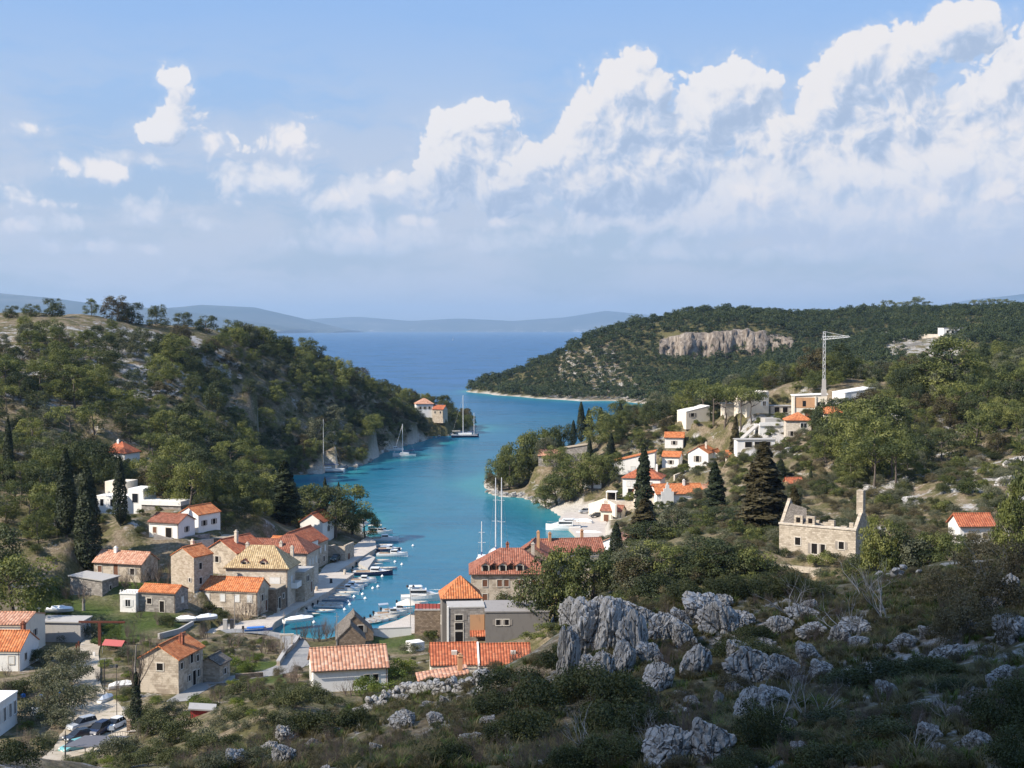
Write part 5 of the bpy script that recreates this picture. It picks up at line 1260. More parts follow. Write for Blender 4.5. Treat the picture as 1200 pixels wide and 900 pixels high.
STONES = [(797, 818, 20, 13), (812, 828, 18, 16), (842, 828, 12, 22), (822, 848, 16, 16), (897, 762, 26, 20), (917, 742, 32, 24), (962, 746, 36, 20), (1010, 761, 32, 18), (1092, 746, 24, 14), (948, 716, 20, 18), (950, 776, 32, 24), (920, 799, 27, 20), (927, 856, 16, 20), (942, 886, 24, 20), (1103, 886, 20, 19),
          (1055, 886, 14, 12), (1126, 846, 22, 22), (1100, 834, 14, 20), (1166, 806, 16, 14), (967, 899, 20, 12), (1186, 899, 28, 14), (316, 882, 22, 18), (366, 878, 22, 15), (440, 884, 18, 16), (573, 852, 20, 17), (473, 822, 22, 10), (443, 830, 24, 15), (548, 870, 24, 10), (560, 866, 16, 8), (535, 872, 14, 8), (1030, 762, 14, 10), (985, 812, 12, 9), (1075, 802, 16, 10), (870, 770, 22, 18), (860, 812, 20, 18), (905, 815, 22, 14), (940, 800, 18, 12),
          (1160, 765, 16, 12), (1150, 775, 14, 9), (1120, 752, 14, 8), (1205, 790, 20, 14), (640, 880, 16, 10), (660, 895, 18, 12), (600, 892, 14, 9), (700, 895, 12, 8), (500, 828, 14, 8), (520, 825, 12, 9), (540, 822, 14, 8), (555, 818, 12, 8), (420, 838, 16, 10), (405, 848, 12, 8), (390, 862, 14, 9)]

def build_rocks():
    for (px, py, w, h, lb) in CRAGS: boulder(px, py, w, h, lb, None, 'limestone_crag' if h > 40 else 'boulder', .22)
    for (px, py, w, h) in STONES: boulder(px, py, w, h, 'small weathered grey stone lying in the dry grass of the near slope', 'loose stones on the near slope', 'stone')
    rs = np.random.RandomState(4)
    P = scatter(9000, (-40, 70), (42, 118), rs, [(250, 905), (400, 832), (640, 770), (700, 720), (900, 695), (1200, 660), (1230, 905)], lambda x, y, px, py: .35 + 1.2 * np.clip(vnoise(x / 5, y / 5), 0, 1), dmin=1.5)
    for p in P[:90]:
        o = link('stone', _rr.choice(ROCKS)); s = _rr.uniform(.16, .5); o.location = p; o.rotation_euler = (_rr.uniform(0, 3), _rr.uniform(0, 3), _rr.uniform(0, 6)); o.scale = (s, s * .8, s * .6)
        tag(o, 'small weathered grey stone lying in the dry grass of the near slope', 'rock', 'loose stones on the near slope')
    cover('scree', 'scattered pale limestone fragments', ROCKS[:3], P[90:600], rs.uniform(.05, .17, len(P[90:600])))
    # rock faces on the opposite slopes
    P = scatter(3000, (60, 190), (220, 420), rs, [(1000, 500), (1090, 480), (1200, 540), (1200, 600), (1060, 600), (1000, 580)], dmin=6)
    for p in P[:14]:
        o = link('boulder', _rr.choice(ROCKS)); s = _rr.uniform(1.2, 3.0); o.location = p; o.rotation_euler = (.3, _rr.uniform(-.3, .3), _rr.uniform(0, 6)); o.scale = (s * 1.3, s, s * .8)
        tag(o, 'pale limestone outcrop among pines on the right slope', 'rock', 'outcrops on the pine slope')
    P = scatter(9000, (-200, -20), (380, 600), rs, [(0, 392), (120, 390), (250, 415), (330, 440), (200, 460), (60, 470), (0, 450)], lambda x, y, px, py: .5 + vnoise(x / 20, y / 20) * 1.5, dmin=7)
    for p in P[:40]:
        o = link('boulder', _rr.choice(ROCKS)); s = _rr.uniform(1.0, 2.4); o.location = (p[0], p[1], p[2] - s * .25); o.rotation_euler = (.1, _rr.uniform(-.2, .2), _rr.uniform(0, 6)); o.scale = (s * 1.6, s * 1.3, s * .55)
        tag(o, 'flat pale rock ledge on the bare top of the left hill', 'rock', 'ledges on the bare hilltop')
    # shoreline rocks along the left hill and the headland
    P = []
    for line in (LEFT_SHORE, [(640, 592), (628, 588), (612, 583), (598, 582), (585, 581), (572, 577)]):
        for (a, b_) in zip(line[:-1], line[1:]):
            for t in np.linspace(0, 1, 7):
                q = at_z(a[0] * (1 - t) + b_[0] * t, a[1] * (1 - t) + b_[1] * t, 0); P.append((q.x + rs.uniform(-1.5, 1.5), q.y + rs.uniform(0, 3), rs.uniform(-.2, .3)))
    cover('shore_rocks', 'pale rocks along the waterline', ROCKS[:4], P, rs.uniform(.5, 1.5, len(P)))

def dry_wall(name, label, line, h=.9, n=60, cat='stone wall'):
    """dry stone wall: one mesh of many rough stones"""
    rs = random.Random(len(line) * 7 + n); bm = bmesh.new()
    pts = [hit(*q) for q in line]; pts = [p for p in pts if p]
    seg = [(a, b_) for a, b_ in zip(pts[:-1], pts[1:])]; tot = sum((b_ - a).length for a, b_ in seg)
    for i in range(n):
        t = rs.random() * tot
        for a, b_ in seg:
            L = (b_ - a).length
            if t <= L: p = a.lerp(b_, t / L); break
            t -= L
        z = h1(p.x, p.y) + rs.random() * h; s = rs.uniform(.16, .34)
        m = Matrix.Translation((p.x + rs.uniform(-.25, .25), p.y + rs.uniform(-.25, .25), z)) @ Matrix.Rotation(rs.uniform(0, 6), 4, Vector((rs.random(), rs.random(), 1)).normalized()) @ Matrix.Diagonal((s * 1.3, s, s * .75, 1))
        r = bmesh.ops.create_icosphere(bm, subdivisions=2, radius=1, matrix=m)
        for v in r['verts']: v.co += Vector([mnoise.noise(v.co * 3 + Vector((k * 9, 0, 0))) * s * .35 for k in range(3)])
    me = bpy.data.meshes.new(name); bm.to_mesh(me); bm.free(); me.materials.append(MAT['rock'])
    tag(link(name, me), label, cat)

def build_dry_walls():
    dry_wall('dry_stone_wall', 'tumbled dry stone wall along the edge of the near slope below the red cottages', [(432, 832), (480, 814), (520, 812), (572, 800)], .8, 170)
    dry_wall('dry_stone_wall', 'low dry stone wall of grey blocks above the grassy clearing', [(1000, 682), (1040, 680), (1088, 674)], .9, 150)
# ------------------------------------------------------------------ trees and shrubs
def base_at(px, py, Y=None):
    q = hit(px, py) if Y is None else at_y(px, py, Y)
    if q is None: q = at_y(px, py, 300)
    return Vector((q.x, q.y, h1(q.x, q.y)))

def clear(P, extra=1.0, low=False):
    k = np.ones(len(P), bool)
    for (x, y, z, r) in HOUSES: k &= np.hypot(P[:, 0] - x, P[:, 1] - y) > r + extra
    # keep the houses in sight: nothing tall right before a wall
    for (x, y, z, r) in HOUSES:
        dx, dy = P[:, 0] - x, P[:, 1] - y; d = math.hypot(x, y)
        along = -(dx * x + dy * y) / d; side = np.abs(dx * y - dy * x) / d
        k &= ~((along > 0) & (along < r + (2 if low else 5 if y > 550 else 20)) & (side < r * .9))
    for (x, y, r) in KEEP_CLEAR: k &= np.hypot(P[:, 0] - x, P[:, 1] - y) > r
    return P[k]
KEEP_CLEAR = []

def build_trees():
    rs = np.random.RandomState(21)
    # skyline of the left hill: (px, base py, height px)
    sky = [(14, 389, 17), (36, 389, 17), (62, 387, 23), (108, 389, 14), (138, 397, 27), (155, 397, 27), (185, 399, 22), (215, 400, 19), (242, 401, 24), (272, 403, 24), (290, 403, 28), (310, 403, 26), (328, 410, 26)]
    for i, (px, py, hp) in enumerate(sky):
        Y = 500 + px * .28; p = base_at(px, py, Y); s = hp * Y / FOC / 1.75; p.z -= s * .4
        pine(p, s, ['small round pine alone on the bare hilltop ridge'][0] if px == 108 else 'dark pine standing out against the sea on the ridge of the left hill', None if px == 108 else 'pines on the left ridge', 'round' if px != 108 else 'tall')
    for i, (px, py, hp, Y) in enumerate([(860, 369, 8, 1300), (1040, 367, 13, 1330), (1052, 367, 13, 1330), (1066, 366, 14, 1330), (1076, 366, 15, 1330), (1086, 366, 12, 1330), (1145, 366, 14, 1310), (1160, 366, 14, 1310), (1174, 366, 13, 1310), (1185, 366, 13, 1310)]):
        pine(base_at(px, py, Y), hp * Y / FOC / 2.2, 'umbrella pine silhouetted on the distant right ridge', 'umbrella pines on the distant ridge', 'umbrella')
    pine(base_at(968, 368, 1345), 9 * 1345 / FOC / 2.0, 'solitary lollipop shaped pine above the quarry ridge', None, 'umbrella')
    # named stands: (px, base py, crown radius px, height px)
    quay = [(352, 630, 22, 58), (372, 632, 22, 62), (393, 637, 24, 60), (413, 639, 22, 58), (428, 636, 18, 44), (340, 622, 20, 40)]
    for (px, py, rp, hp) in quay:
        p = base_at(px, py, 345 if px < 400 else 352); s = rp * p.y / FOC
        pine(p, s * 1.05, 'tall dark pine in the clump at the end of the quay', 'pines at the quay end', 'tall' if hp > 50 else 'round', hp * p.y / FOC / 2.7)
    front = [(636, 708, 26, 56), (664, 706, 30, 64), (694, 704, 30, 62), (726, 706, 26, 58), (650, 700, 24, 50)]
    for (px, py, rp, hp) in front:
        p = base_at(px, py, 226); s = rp * p.y / FOC * 1.1; hp = (at_y(px, py - hp, p.y).z - p.z) * FOC / p.y
        pine(p, s, 'big green pine behind the grey rock outcrop', 'pines beside the mansion', 'round', hp * p.y / FOC / 2.1)
    head = [(585, 572, 15, 40), (597, 576, 17, 52), (608, 570, 18, 58), (620, 566, 18, 62), (634, 566, 17, 56), (646, 560, 16, 50), (600, 560, 16, 46), (626, 556, 17, 50), (660, 552, 14, 40), (580, 578, 10, 22), (640, 578, 14, 34), (652, 590, 16, 30)]
    for (px, py, rp, hp) in head:
        p = base_at(px, py, 470 - (py - 560) * .6); s = rp * p.y / FOC
        pine(p, s, 'green pine on the small headland across the bay', 'pines on the headland', 'round', hp * p.y / FOC / 2.1)
    beach = [(652, 608, 18, 36), (664, 604, 20, 48), (678, 602, 20, 48), (694, 596, 18, 44), (640, 600, 14, 30), (706, 590, 16, 40), (718, 600, 13, 30)]
    for (px, py, rp, hp) in beach:
        p = base_at(px, py, 418); s = rp * p.y / FOC
        pine(p, s, 'round pine behind the small beach', 'pines behind the beach', 'round', hp * p.y / FOC / 2.1)
    slope = [(890, 712, 24, 46), (780, 716, 26, 50), (812, 712, 26, 50), (748, 712, 24, 52), (862, 705, 24, 48), (838, 700, 24, 46), (772, 690, 26, 46), (800, 668, 28, 48), (826, 690, 28, 50), (850, 666, 26, 46), (878, 692, 24, 42), (800, 700, 24, 40), (846, 640, 20, 36), (866, 690, 24, 44), (760, 664, 22, 44), (820, 645, 20, 34), (905, 700, 24, 36), (790, 640, 20, 40), (742, 690, 24, 44)]
    for (px, py, rp, hp) in slope:
        p = base_at(px, py, 215 if py > 675 else 285); s = rp * p.y / FOC * 1.1; hp = (at_y(px, py - hp - 10, p.y).z - p.z) * FOC / p.y
        pine(p, s, 'bright green pine on the slope between the outcrop and the ruin', 'pines below the ruin', 'round', hp * p.y / FOC / 2.1)
    ruin = [(1032, 668, 26, 42), (1062, 672, 28, 46), (1090, 664, 24, 40), (1116, 660, 22, 34), (1190, 640, 26, 60), (1205, 610, 24, 60), (1010, 690, 22, 40), (1048, 652, 22, 38), (1078, 680, 24, 40), (1030, 640, 20, 40)]
    for (px, py, rp, hp) in ruin:
        p = base_at(px, py, 190); s = rp * p.y / FOC; hp = max(18, (at_y(px, py - hp, p.y).z - p.z) * FOC / p.y)
        pine(p, s, 'low bright green pine right of the roofless ruin', 'pines right of the ruin', 'round', hp * p.y / FOC / 2.1)
    villa = [(836, 500, 16, 46), (850, 506, 18, 50), (868, 506, 15, 48), (880, 500, 12, 40), (806, 488, 16, 40), (824, 492, 15, 44), (1000, 545, 26, 62), (1022, 560, 24, 60), (1036, 540, 22, 60), (985, 535, 16, 40), (1050, 570, 18, 50), (1118, 470, 28, 60), (1095, 470, 22, 40), (1070, 470, 20, 34)]
    for (px, py, rp, hp) in villa:
        p = base_at(px, py); s = rp * p.y / FOC * 1.3; hp *= 1.1
        pine(p, s, 'tall pine with bare leaning trunk near the villas under the crane', 'pines around the villas', 'umbrella' if rp < 20 else 'tall', hp * p.y / FOC / 2.4)
    pine(base_at(16, 733, 232), 6.0, 'huge dark pine at the left edge beside the lawn', None, 'round', 5.6)
    pine(base_at(-8, 690, 250), 5.0, 'dark pine cut by the left picture edge above the lawn', None, 'round', 5.2)
    # pines that hang over the rocky left shore
    for a, b_ in zip(LEFT_SHORE[1:-1], LEFT_SHORE[2:]):
        for t in (.15, .5, .85):
            q = at_z(a[0] * (1 - t) + b_[0] * t, a[1] * (1 - t) + b_[1] * t, 0); d = rs.uniform(3, 9); q.x -= d; q.y += d * .5
            if any(math.hypot(q.x - hx, q.y - hy) < hr + 3 for (hx, hy, hz, hr) in HOUSES): continue
            q.z = max(h1(q.x, q.y), .4); pine(q, rs.uniform(2.2, 3.6), 'pine leaning over the rocky waterline of the left shore', 'pines of the left waterline', 'round')
    # woods by chance: nearest become trees of their own, the rest one wood
    L = scatter(26000, (-220, 0), (290, 780), rs, [(-40, 560), (-40, 450), (110, 432), (330, 398), (450, 436), (560, 492), (552, 507), (430, 543), (305, 566), (315, 580), (240, 596), (150, 545), (60, 560)],
                lambda x, y, px, py: np.clip(.12 + smooth(px * .55 + py, 520, 610) * .85 + vnoise(x / 25, y / 25) * .9, 0.02, 1), dmin=lambda y: 6.0)
    U = scatter(6000, (-220, -40), (380, 640), rs, [(-20, 395), (240, 402), (330, 405), (120, 440), (110, 470), (-20, 490)], lambda x, y, px, py: np.clip(.02 + smooth(py, 400, 470) * .25 + np.clip(vnoise(x / 30, y / 30) - .1, 0, 1) * .9, 0, 1), dmin=6)
    Rr = scatter(26000, (20, 240), (210, 620), rs, [(735, 480), (830, 460), (930, 440), (1230, 398), (1230, 545), (1120, 535), (1060, 560), (1030, 590), (985, 560), (930, 520), (860, 530), (760, 520), (700, 540), (690, 515)],
                 lambda x, y, px, py: np.clip(.22 + np.maximum(smooth(px, 940, 1020) * .6, smooth(py, 466, 450) * .8) + vnoise(x / 22, y / 22) * 1.0, 0.0, 1), dmin=5.8)
    Lw = scatter(9000, (-140, -30), (240, 380), rs, [(-20, 640), (-20, 555), (90, 545), (240, 590), (330, 570), (330, 612), (250, 622), (215, 592), (60, 600), (70, 640)], lambda x, y, px, py: .8 + 0 * x, dmin=5)
    for P, who in ((L, 'L'), (U, 'U'), (Rr, 'R'), (Lw, 'V')):
        P = clear(P); P = P[seen(P, 7)]
        P = P[np.argsort(P[:, 1])]
        n = {'L': 70, 'U': 26, 'R': 64, 'V': 24}[who]
        lb = {'L': 'rounded green pine in the dense wood on the left slope above the bay', 'U': 'scattered pine on the stony upper part of the left hill', 'R': 'green pine on the wooded upper right slope below the far ridge', 'V': 'pine between the white villa and the hillside wood'}[who]
        gr = {'L': 'pines of the left slope', 'U': 'pines on the stony hilltop', 'R': 'pines of the upper right slope', 'V': 'pines above the village'}[who]
        for p in P[:n]: pine(Vector(p), float(rs.choice([rs.uniform(1.5, 2.6), rs.uniform(2.6, 3.8), rs.uniform(3.4, 4.6)])), lb, gr)
        rest = P[n:]
        if len(rest):
            cover({'L': 'pine_wood', 'U': 'hilltop_pine_wood', 'R': 'slope_pine_wood', 'V': 'village_pine_wood'}[who], 'dense pine wood covering the slope', PINE['round'] + PINE['tall'][:2], rest, np.clip(rs.normal(3.0, .85, len(rest)), 1.4, 4.8))
    # far headland wood
    rocky = [(775, 392), (925, 392), (930, 412), (768, 415)]
    Fp = scatter(70000, (-60, 560), (760, 1400), rs, [(545, 462), (570, 440), (650, 405), (700, 380), (780, 368), (1000, 360), (1230, 360), (1230, 400), (1100, 440), (950, 445), (830, 470), (735, 475)],
                 lambda x, y, px, py: np.clip(1.1 - .9 * region(px, py, rocky) - .6 * region(px, py, [(690, 425), (720, 430), (735, 470), (660, 470)]) - .8 * region(px, py, [(1035, 385), (1140, 378), (1200, 400), (1100, 430), (1040, 415)]) + vnoise(x / 45, y / 45) * .7 - smooth(px, 1000, 1100) * .25, 0, 1), dmin=5.2)
    cover('headland_wood', 'dark evergreen wood covering the quarry headland', FARTREE, Fp, rs.uniform(2.6, 5.2, len(Fp)))

def far_tree(seed):
    rs = np.random.RandomState(seed); cs, rr = [], []
    for i in range(12):
        a = rs.uniform(0, 6.28); q = .7 * math.sqrt(rs.rand()); cs.append((q * math.cos(a), q * math.sin(a), rs.uniform(.25, 1.3))); rr.append(rs.uniform(.3, .48))
    V, F, T = clumpy(rs, cs, rr, 190, .2, .85, .7); return np_mesh('headland_tree', V, F, MAT['pine_far'], False, dict(tone=T))
FARTREE = [far_tree(300 + i) for i in range(4)]

def build_columns():
    for (px, py, hp, wp, Y, lb) in [(78, 640, 105, 25, 268, 'tall dark cypress left of the widest cypress'), (103, 640, 128, 30, 266, 'widest and tallest dark cypress before the modern villa'), (141, 620, 82, 17, 283, 'slim cypress in front of the modern villa wall'), (11, 606, 90, 14, 300, 'slender cypress at the left edge among pines')]:
        p = base_at(px, py, Y); column_tree('cypress', CYP, p, hp * p.y / FOC, wp * p.y / FOC, lb)
    far = [(634, 526, 26, 8), (655, 524, 26, 9), (672, 524, 30, 8), (681, 522, 48, 11), (690, 518, 36, 11), (704, 514, 32, 10), (727, 496, 26, 9)]
    for (px, py, hp, wp) in far:
        p = base_at(px, py, 497); column_tree('cypress', CYP, p, hp * p.y / FOC, wp * p.y / FOC, 'dark cypress rising above the point with water behind it', 'cypress', 'cypresses on the point')
    for (px, py, hp, wp, Y, lb) in [(691, 552, 30, 8, 445, 'slim cypress in front of the grey stone house'), (716, 545, 36, 11, 440, 'dark cypress left of the sloping orange roof'), (712, 562, 30, 9, 425, 'cypress below the long white house'), (381, 600, 42, 8, 380, 'thin cypress tip showing above the quay pines'), (397, 600, 42, 7, 380, 'thinnest cypress tip right above the quay pines'),
                                    (722, 656, 52, 17, 300, 'brownish cypress near the beach landing'), (520, 492, 20, 6, 712, 'cypress behind the shore house'), (950, 585, 26, 5, 325, 'single small cypress right of the tiny red roof'), (915, 560, 30, 14, 345, 'broad dark cypress in the scrub under the villas')]:
        p = base_at(px, py, Y); column_tree('cypress', CYP, p, hp * p.y / FOC, wp * p.y / FOC, lb)
    for (px, py, hp, wp, Y, lb, pool) in [(334, 622, 76, 40, 330, 'large dark conifer by the green inlet', COND), (754, 634, 90, 25, 355, 'tall dark spruce in front of the vermilion roof', COND), (838, 612, 60, 26, 330, 'dark conifer right of the curved gable', COND), (755, 668, 62, 44, 290, 'broad brownish conifer below the tall spruce', CON),
                                          (894, 676, 108, 58, 262, 'big rusty brown conifer left of the ruin', CON), (930, 680, 60, 26, 240, 'small brown conifer touching the ruin', CON), (862, 520, 60, 16, 400, 'thin brown conifer under the villas', CON)]:
        p = base_at(px, py, Y); column_tree('conifer', pool, p, hp * p.y / FOC, wp * p.y / FOC, lb, 'conifer')

def put_shrubs(kind, items, label, group, cat='shrub', name='shrub', Y=None, flat=1.0, own=False):
    for it in items:
        px, py, rp = it[:3]
        p = base_at(px, py + rp * .35, Y); s = rp * p.y / FOC * 1.12
        shrub(name, kind, p, s, it[3] if len(it) > 3 else label, cat, None if len(it) > 3 else group, s * flat * _rt.uniform(.85, 1.2))

def build_shrubs():
    rs = np.random.RandomState(31)
    put_shrubs('maquis', [(600, 800, 44), (640, 815, 52), (690, 800, 48), (735, 815, 50), (705, 850, 52), (625, 860, 46), (582, 826, 34), (760, 850, 40), (660, 775, 30), (720, 880, 40), (585, 860, 28), (670, 890, 36)], 'big dark evergreen shrub in the thicket below the rock outcrop', 'thicket below the outcrop', name='evergreen_shrub')
    put_shrubs('maquis', [(776, 690, 40), (806, 696, 30), (750, 700, 24), (862, 692, 30), (895, 690, 30), (930, 688, 30), (955, 694, 26), (836, 690, 24)], 'dark leafy bush on the crest above the pale rocks', 'bushes on the rocky crest', name='evergreen_shrub', flat=.9)
    put_shrubs('maquis', [(868, 760, 36), (900, 768, 30), (885, 745, 26)], 'dark bush between the slanting slab and the smooth boulder', 'bushes beside the slanting slab', name='evergreen_shrub')
    put_shrubs('maquis', [(355, 852, 30), (388, 848, 32), (418, 845, 24), (330, 860, 20), (515, 888, 26), (542, 885, 24)], 'dark green shrub on the lower edge of the dry slope', 'shrubs at the slope foot', name='evergreen_shrub')
    put_shrubs('maquis', [(1000, 790, 46), (1050, 785, 50), (1095, 780, 40), (985, 840, 48), (1035, 850, 50), (940, 862, 36), (1080, 830, 36), (960, 880, 40), (1010, 880, 36), (1120, 800, 30)], 'low dark shrub sprawling over the near slope', 'sprawling shrubs of the near slope', name='evergreen_shrub', flat=.62)
    put_shrubs('juniper', [(1185, 840, 52, 'big green bush at the bottom right edge of the slope'), (890, 862, 40, 'feathery grey green bush in front of the bare branches'), (870, 895, 34, 'feathery bush at the very bottom beside the pale boulder'), (1195, 890, 44, 'bushy green shrub in the bottom right corner')], '', '')
    put_shrubs('heath', [(1136, 728, 40), (1160, 705, 46), (1112, 745, 32), (1175, 740, 34), (1100, 700, 34), (1190, 665, 40), (1150, 670, 36)], 'reddish brown scrub bush at the right of the grassy clearing', 'brown scrub at the right', 'scrub bush', 'scrub_bush', flat=1.1)
    put_shrubs('heath', [(855, 800, 24), (1160, 830, 34), (700, 830, 30), (620, 840, 26), (540, 845, 20), (470, 870, 20), (760, 790, 20), (1000, 730, 20), (960, 742, 16), (1060, 730, 20)], 'dry olive brown heath bush on the near slope', 'heath bushes of the near slope', 'heath bush', 'heath_bush', flat=.8)
    # left bottom gardens
    put_shrubs('olive', [(60, 800, 26), (88, 792, 24), (74, 822, 28), (45, 832, 24), (100, 812, 20), (70, 845, 20), (98, 742, 20), (106, 735, 14), (64, 772, 20), (90, 770, 18)], 'grey green olive tree in the garden left of the dirt track', 'olives beside the track', 'olive tree', 'olive_tree', flat=1.1)
    put_shrubs('maquis', [(25, 885, 40, 'large dark bush in the bottom left corner'), (72, 742, 20, 'dark round bush in front of the flat shed'), (20, 808, 22, 'dark bush below the white house at the edge'), (185, 848, 30, 'dark evergreen right of the parked cars'), (212, 858, 30, 'dark evergreen beside the red shed'), (165, 835, 20, 'small dark evergreen by the gate wall'),
                          (592, 714, 23, 'dark round evergreen behind the flat annex'), (45, 770, 18, 'shaded bush under the white gable'), (245, 715, 14, 'dark bush by the wrapped boats'), (256, 728, 14, 'dark bush under the orange roofed house'), (195, 730, 14, 'dark bush on the lawn edge')], '', '', flat=1.1)
    put_shrubs('fresh', [(264, 776, 22, 'yellow green tree in the garden by the curved road'), (452, 795, 28, 'bright yellow green bush right of the white cottage'), (472, 782, 20, 'smaller bright green bush under the red cottages'), (433, 805, 24, 'yellowish bush leaning on the white cottage'), (232, 822, 16, 'fresh green bush above the red shed'), (290, 782, 14, 'light green bush beside the curved road'), (300, 770, 12, 'small light green bush by the low wall')], '', '', 'bush', 'green_bush')
    put_shrubs('maquis', [(290, 808, 18), (320, 815, 22), (348, 820, 24), (372, 815, 22), (280, 835, 20), (310, 840, 22), (262, 812, 16), (240, 875, 26), (205, 890, 26), (160, 890, 24), (275, 870, 20), (390, 822, 16), (180, 882, 22), (505, 800, 14), (478, 800, 16), (462, 815, 12)], 'green garden shrub below the white cottage', 'garden shrubs of the lower village', name='evergreen_shrub')
    put_shrubs('olive', [(130, 880, 22), (250, 895, 24), (190, 868, 18), (150, 875, 16), (300, 890, 20), (335, 845, 18), (480, 760, 14), (430, 770, 12)], 'greyish shrub near the bottom canopy', 'grey shrubs by the canopy', name='grey_shrub')
    put_shrubs('pinelow', [(640, 735, 14), (620, 745, 12), (660, 740, 12), (515, 770, 12), (505, 745, 10)], 'low green bush around the flat annex', 'bushes around the annex', name='green_bush')
    # bare twiggy bushes and trees of the village
    for (px, py, rp, lb) in [(190, 690, 26, 0), (165, 690, 22, 0), (205, 680, 22, 0), (180, 680, 24, 0), (150, 690, 18, 0), (272, 728, 18, 1), (290, 726, 20, 1), (302, 720, 14, 1), (240, 748, 16, 2), (275, 760, 18, 2), (310, 765, 24, 2), (330, 770, 20, 2), (370, 752, 22, 3), (385, 748, 20, 3), (355, 750, 16, 3), (402, 738, 14, 3), (118, 800, 14, 4), (140, 810, 14, 4), (375, 800, 16, 5), (395, 806, 16, 5), (345, 805, 18, 5), (505, 735, 12, 6), (495, 740, 12, 6), (545, 790, 10, 6)]:
        L = ['reddish brown bare bush in the thicket behind the lawn houses', 'pinkish bare shrub in front of the orange roofed quay house', 'bare leafless tree in the road side garden', 'pale bare shrub left of the dark stone huts', 'leafless garden shrub beside the dirt track', 'bare twiggy shrub in front of the white cottage', 'dry brown creeper bush by the dark stone wall'][lb]
        p = base_at(px, py); s = rp * p.y / FOC
        twiggy('bare_shrub', TWIG, p, s * 1.15, L, 'bare shrub', ['thicket behind the lawn', 'shrubs before the quay house', 'bare garden trees', 'shrubs beside the huts', 'shrubs by the track', 'shrubs before the cottage', 'creepers by the wall'][lb])
    p = base_at(160, 872, 172); t = empty('bare_tree', p, 0, 'tall bare tree with ivy covered trunk right of the dirt track', 'bare tree')
    MB().tube([(0, 0, -.3), (.15, .1, 4), (-.1, 0, 8), (.1, 0, 11)], [.24, .2, .15, .08], 6).build('trunk', 'greybark', t)
    o = link('branches', TWIG[1], t); o.location = (0, 0, 6); o.scale = (3.2, 3.2, 7.5); o.visible_shadow = True
    o = link('ivy', column_mesh('ivy', 7, 'cypress', lambda z: .5 * (1 - z) ** .3 + 0 * z, 2600, .05, .2), t); o.scale = (1.5, 1.5, 7.5)
    p = base_at(98, 716); t = empty('bare_tree', p, 0, 'bare stub branched tree on the lawn', 'bare tree'); MB().tube([(0, 0, -.3), (0, 0, 2.2)], [.35, .22], 6).build('trunk', 'greybark', t); o = link('branches', TWIG[0], t); o.location = (0, 0, 1.6); o.scale = (2.2, 2.2, 3.2)
    # crowded gardens of the lower village
    Pg = scatter(6000, (-85, 30), (140, 262), rs, [(0, 700), (140, 690), (330, 740), (345, 800), (470, 770), (480, 800), (330, 835), (200, 900), (0, 900)], dmin=4.2); Pg = clear_roads(clear(Pg, .6, True))
    for i, p in enumerate(Pg[:64]):
        k = i % 8
        if k in (0, 3, 6): twiggy('bare_shrub', TWIG, Vector(p), _rt.uniform(1.6, 3.2), 'leafless brown garden tree in the lower village', 'bare tree', 'leafless garden trees')
        elif k in (1, 5): shrub('olive_tree', 'olive', Vector(p), _rt.uniform(1.2, 2.1), 'grey green olive in the gardens of the lower village', 'olive tree', 'garden olives')
        elif k == 2: shrub('green_bush', 'fresh', Vector(p), _rt.uniform(.9, 1.5), 'fresh green garden bush of the lower village', 'bush', 'fresh garden bushes')
        else: shrub('evergreen_shrub', 'maquis', Vector(p), _rt.uniform(1.0, 1.9), 'dark evergreen garden shrub of the lower village', 'shrub', 'garden evergreens')
    put_shrubs('maquis', [(650, 735, 12), (712, 745, 13), (742, 742, 12), (760, 760, 14), (795, 780, 12), (690, 722, 10), (845, 765, 14), (725, 775, 12), (820, 755, 10)], 'dark tuft of bush growing in the cracks of the outcrop', 'bushes in the outcrop cracks', name='evergreen_shrub')
    # dead branches on the near slope
    for (px, py, rp, lb) in [(912, 852, 50, 'grey dead bush with long bare branches near the smooth boulder'), (950, 840, 40, 'thin bleached dead branches right of the grey dead bush'), (1000, 745, 40, 'dead branching snag in the grassy clearing'), (1040, 728, 42, 'bleached fallen branches by the clearing'), (930, 722, 34, 'pale dead twigs behind the crest bushes'), (1075, 885, 30, 'forked dead stump at the bottom of the slope'), (1110, 850, 34, 'bent dead branch over a pale stone'), (760, 885, 34, 'bare grey twigs before the big grooved boulder'), (1010, 700, 34, 'pale dead twigs beside the dry wall'), (1150, 690, 40, 'tangle of grey dead stems in brown scrub'), (690, 880, 34, 'bare stems in the dark thicket'), (1190, 640, 26, 'white dead branch at the right edge')]:
        p = base_at(px, py); twiggy('dead_bush', DEAD, p, rp * p.y / FOC * 1.2, lb, 'dead bush')
    # scrub of the right slope: nearest bushes are things, the rest one cover
    poly = [(640, 745), (740, 690), (880, 700), (905, 690), (905, 640), (890, 580), (940, 540), (1010, 560), (1060, 590), (1230, 590), (1230, 660), (1100, 680), (1000, 690)]
    P = scatter(9000, (8, 140), (125, 400), rs, poly, lambda x, y, px, py: .85 + 0 * x, dmin=2.7); P = clear(P, .5, True); P = P[seen(P, 2)]; P = P[np.argsort(P[:, 1])]
    for p in P[:95]:
        k = _rt.choice(['heath', 'heath', 'olive', 'maquis', 'pinelow'])
        shrub('slope_shrub', k, Vector(p), _rt.uniform(1.4, 2.6), 'bushy shrub in the brown and olive scrub around the ruin', 'shrub', 'scrub around the ruin')
    cover('slope_scrub', 'brown and olive scrub on the right slope', BUSH['heath'] + BUSH['olive'][:2] + BUSH['maquis'][:2], P[95:], rs.uniform(1.2, 2.4, len(P[95:])))
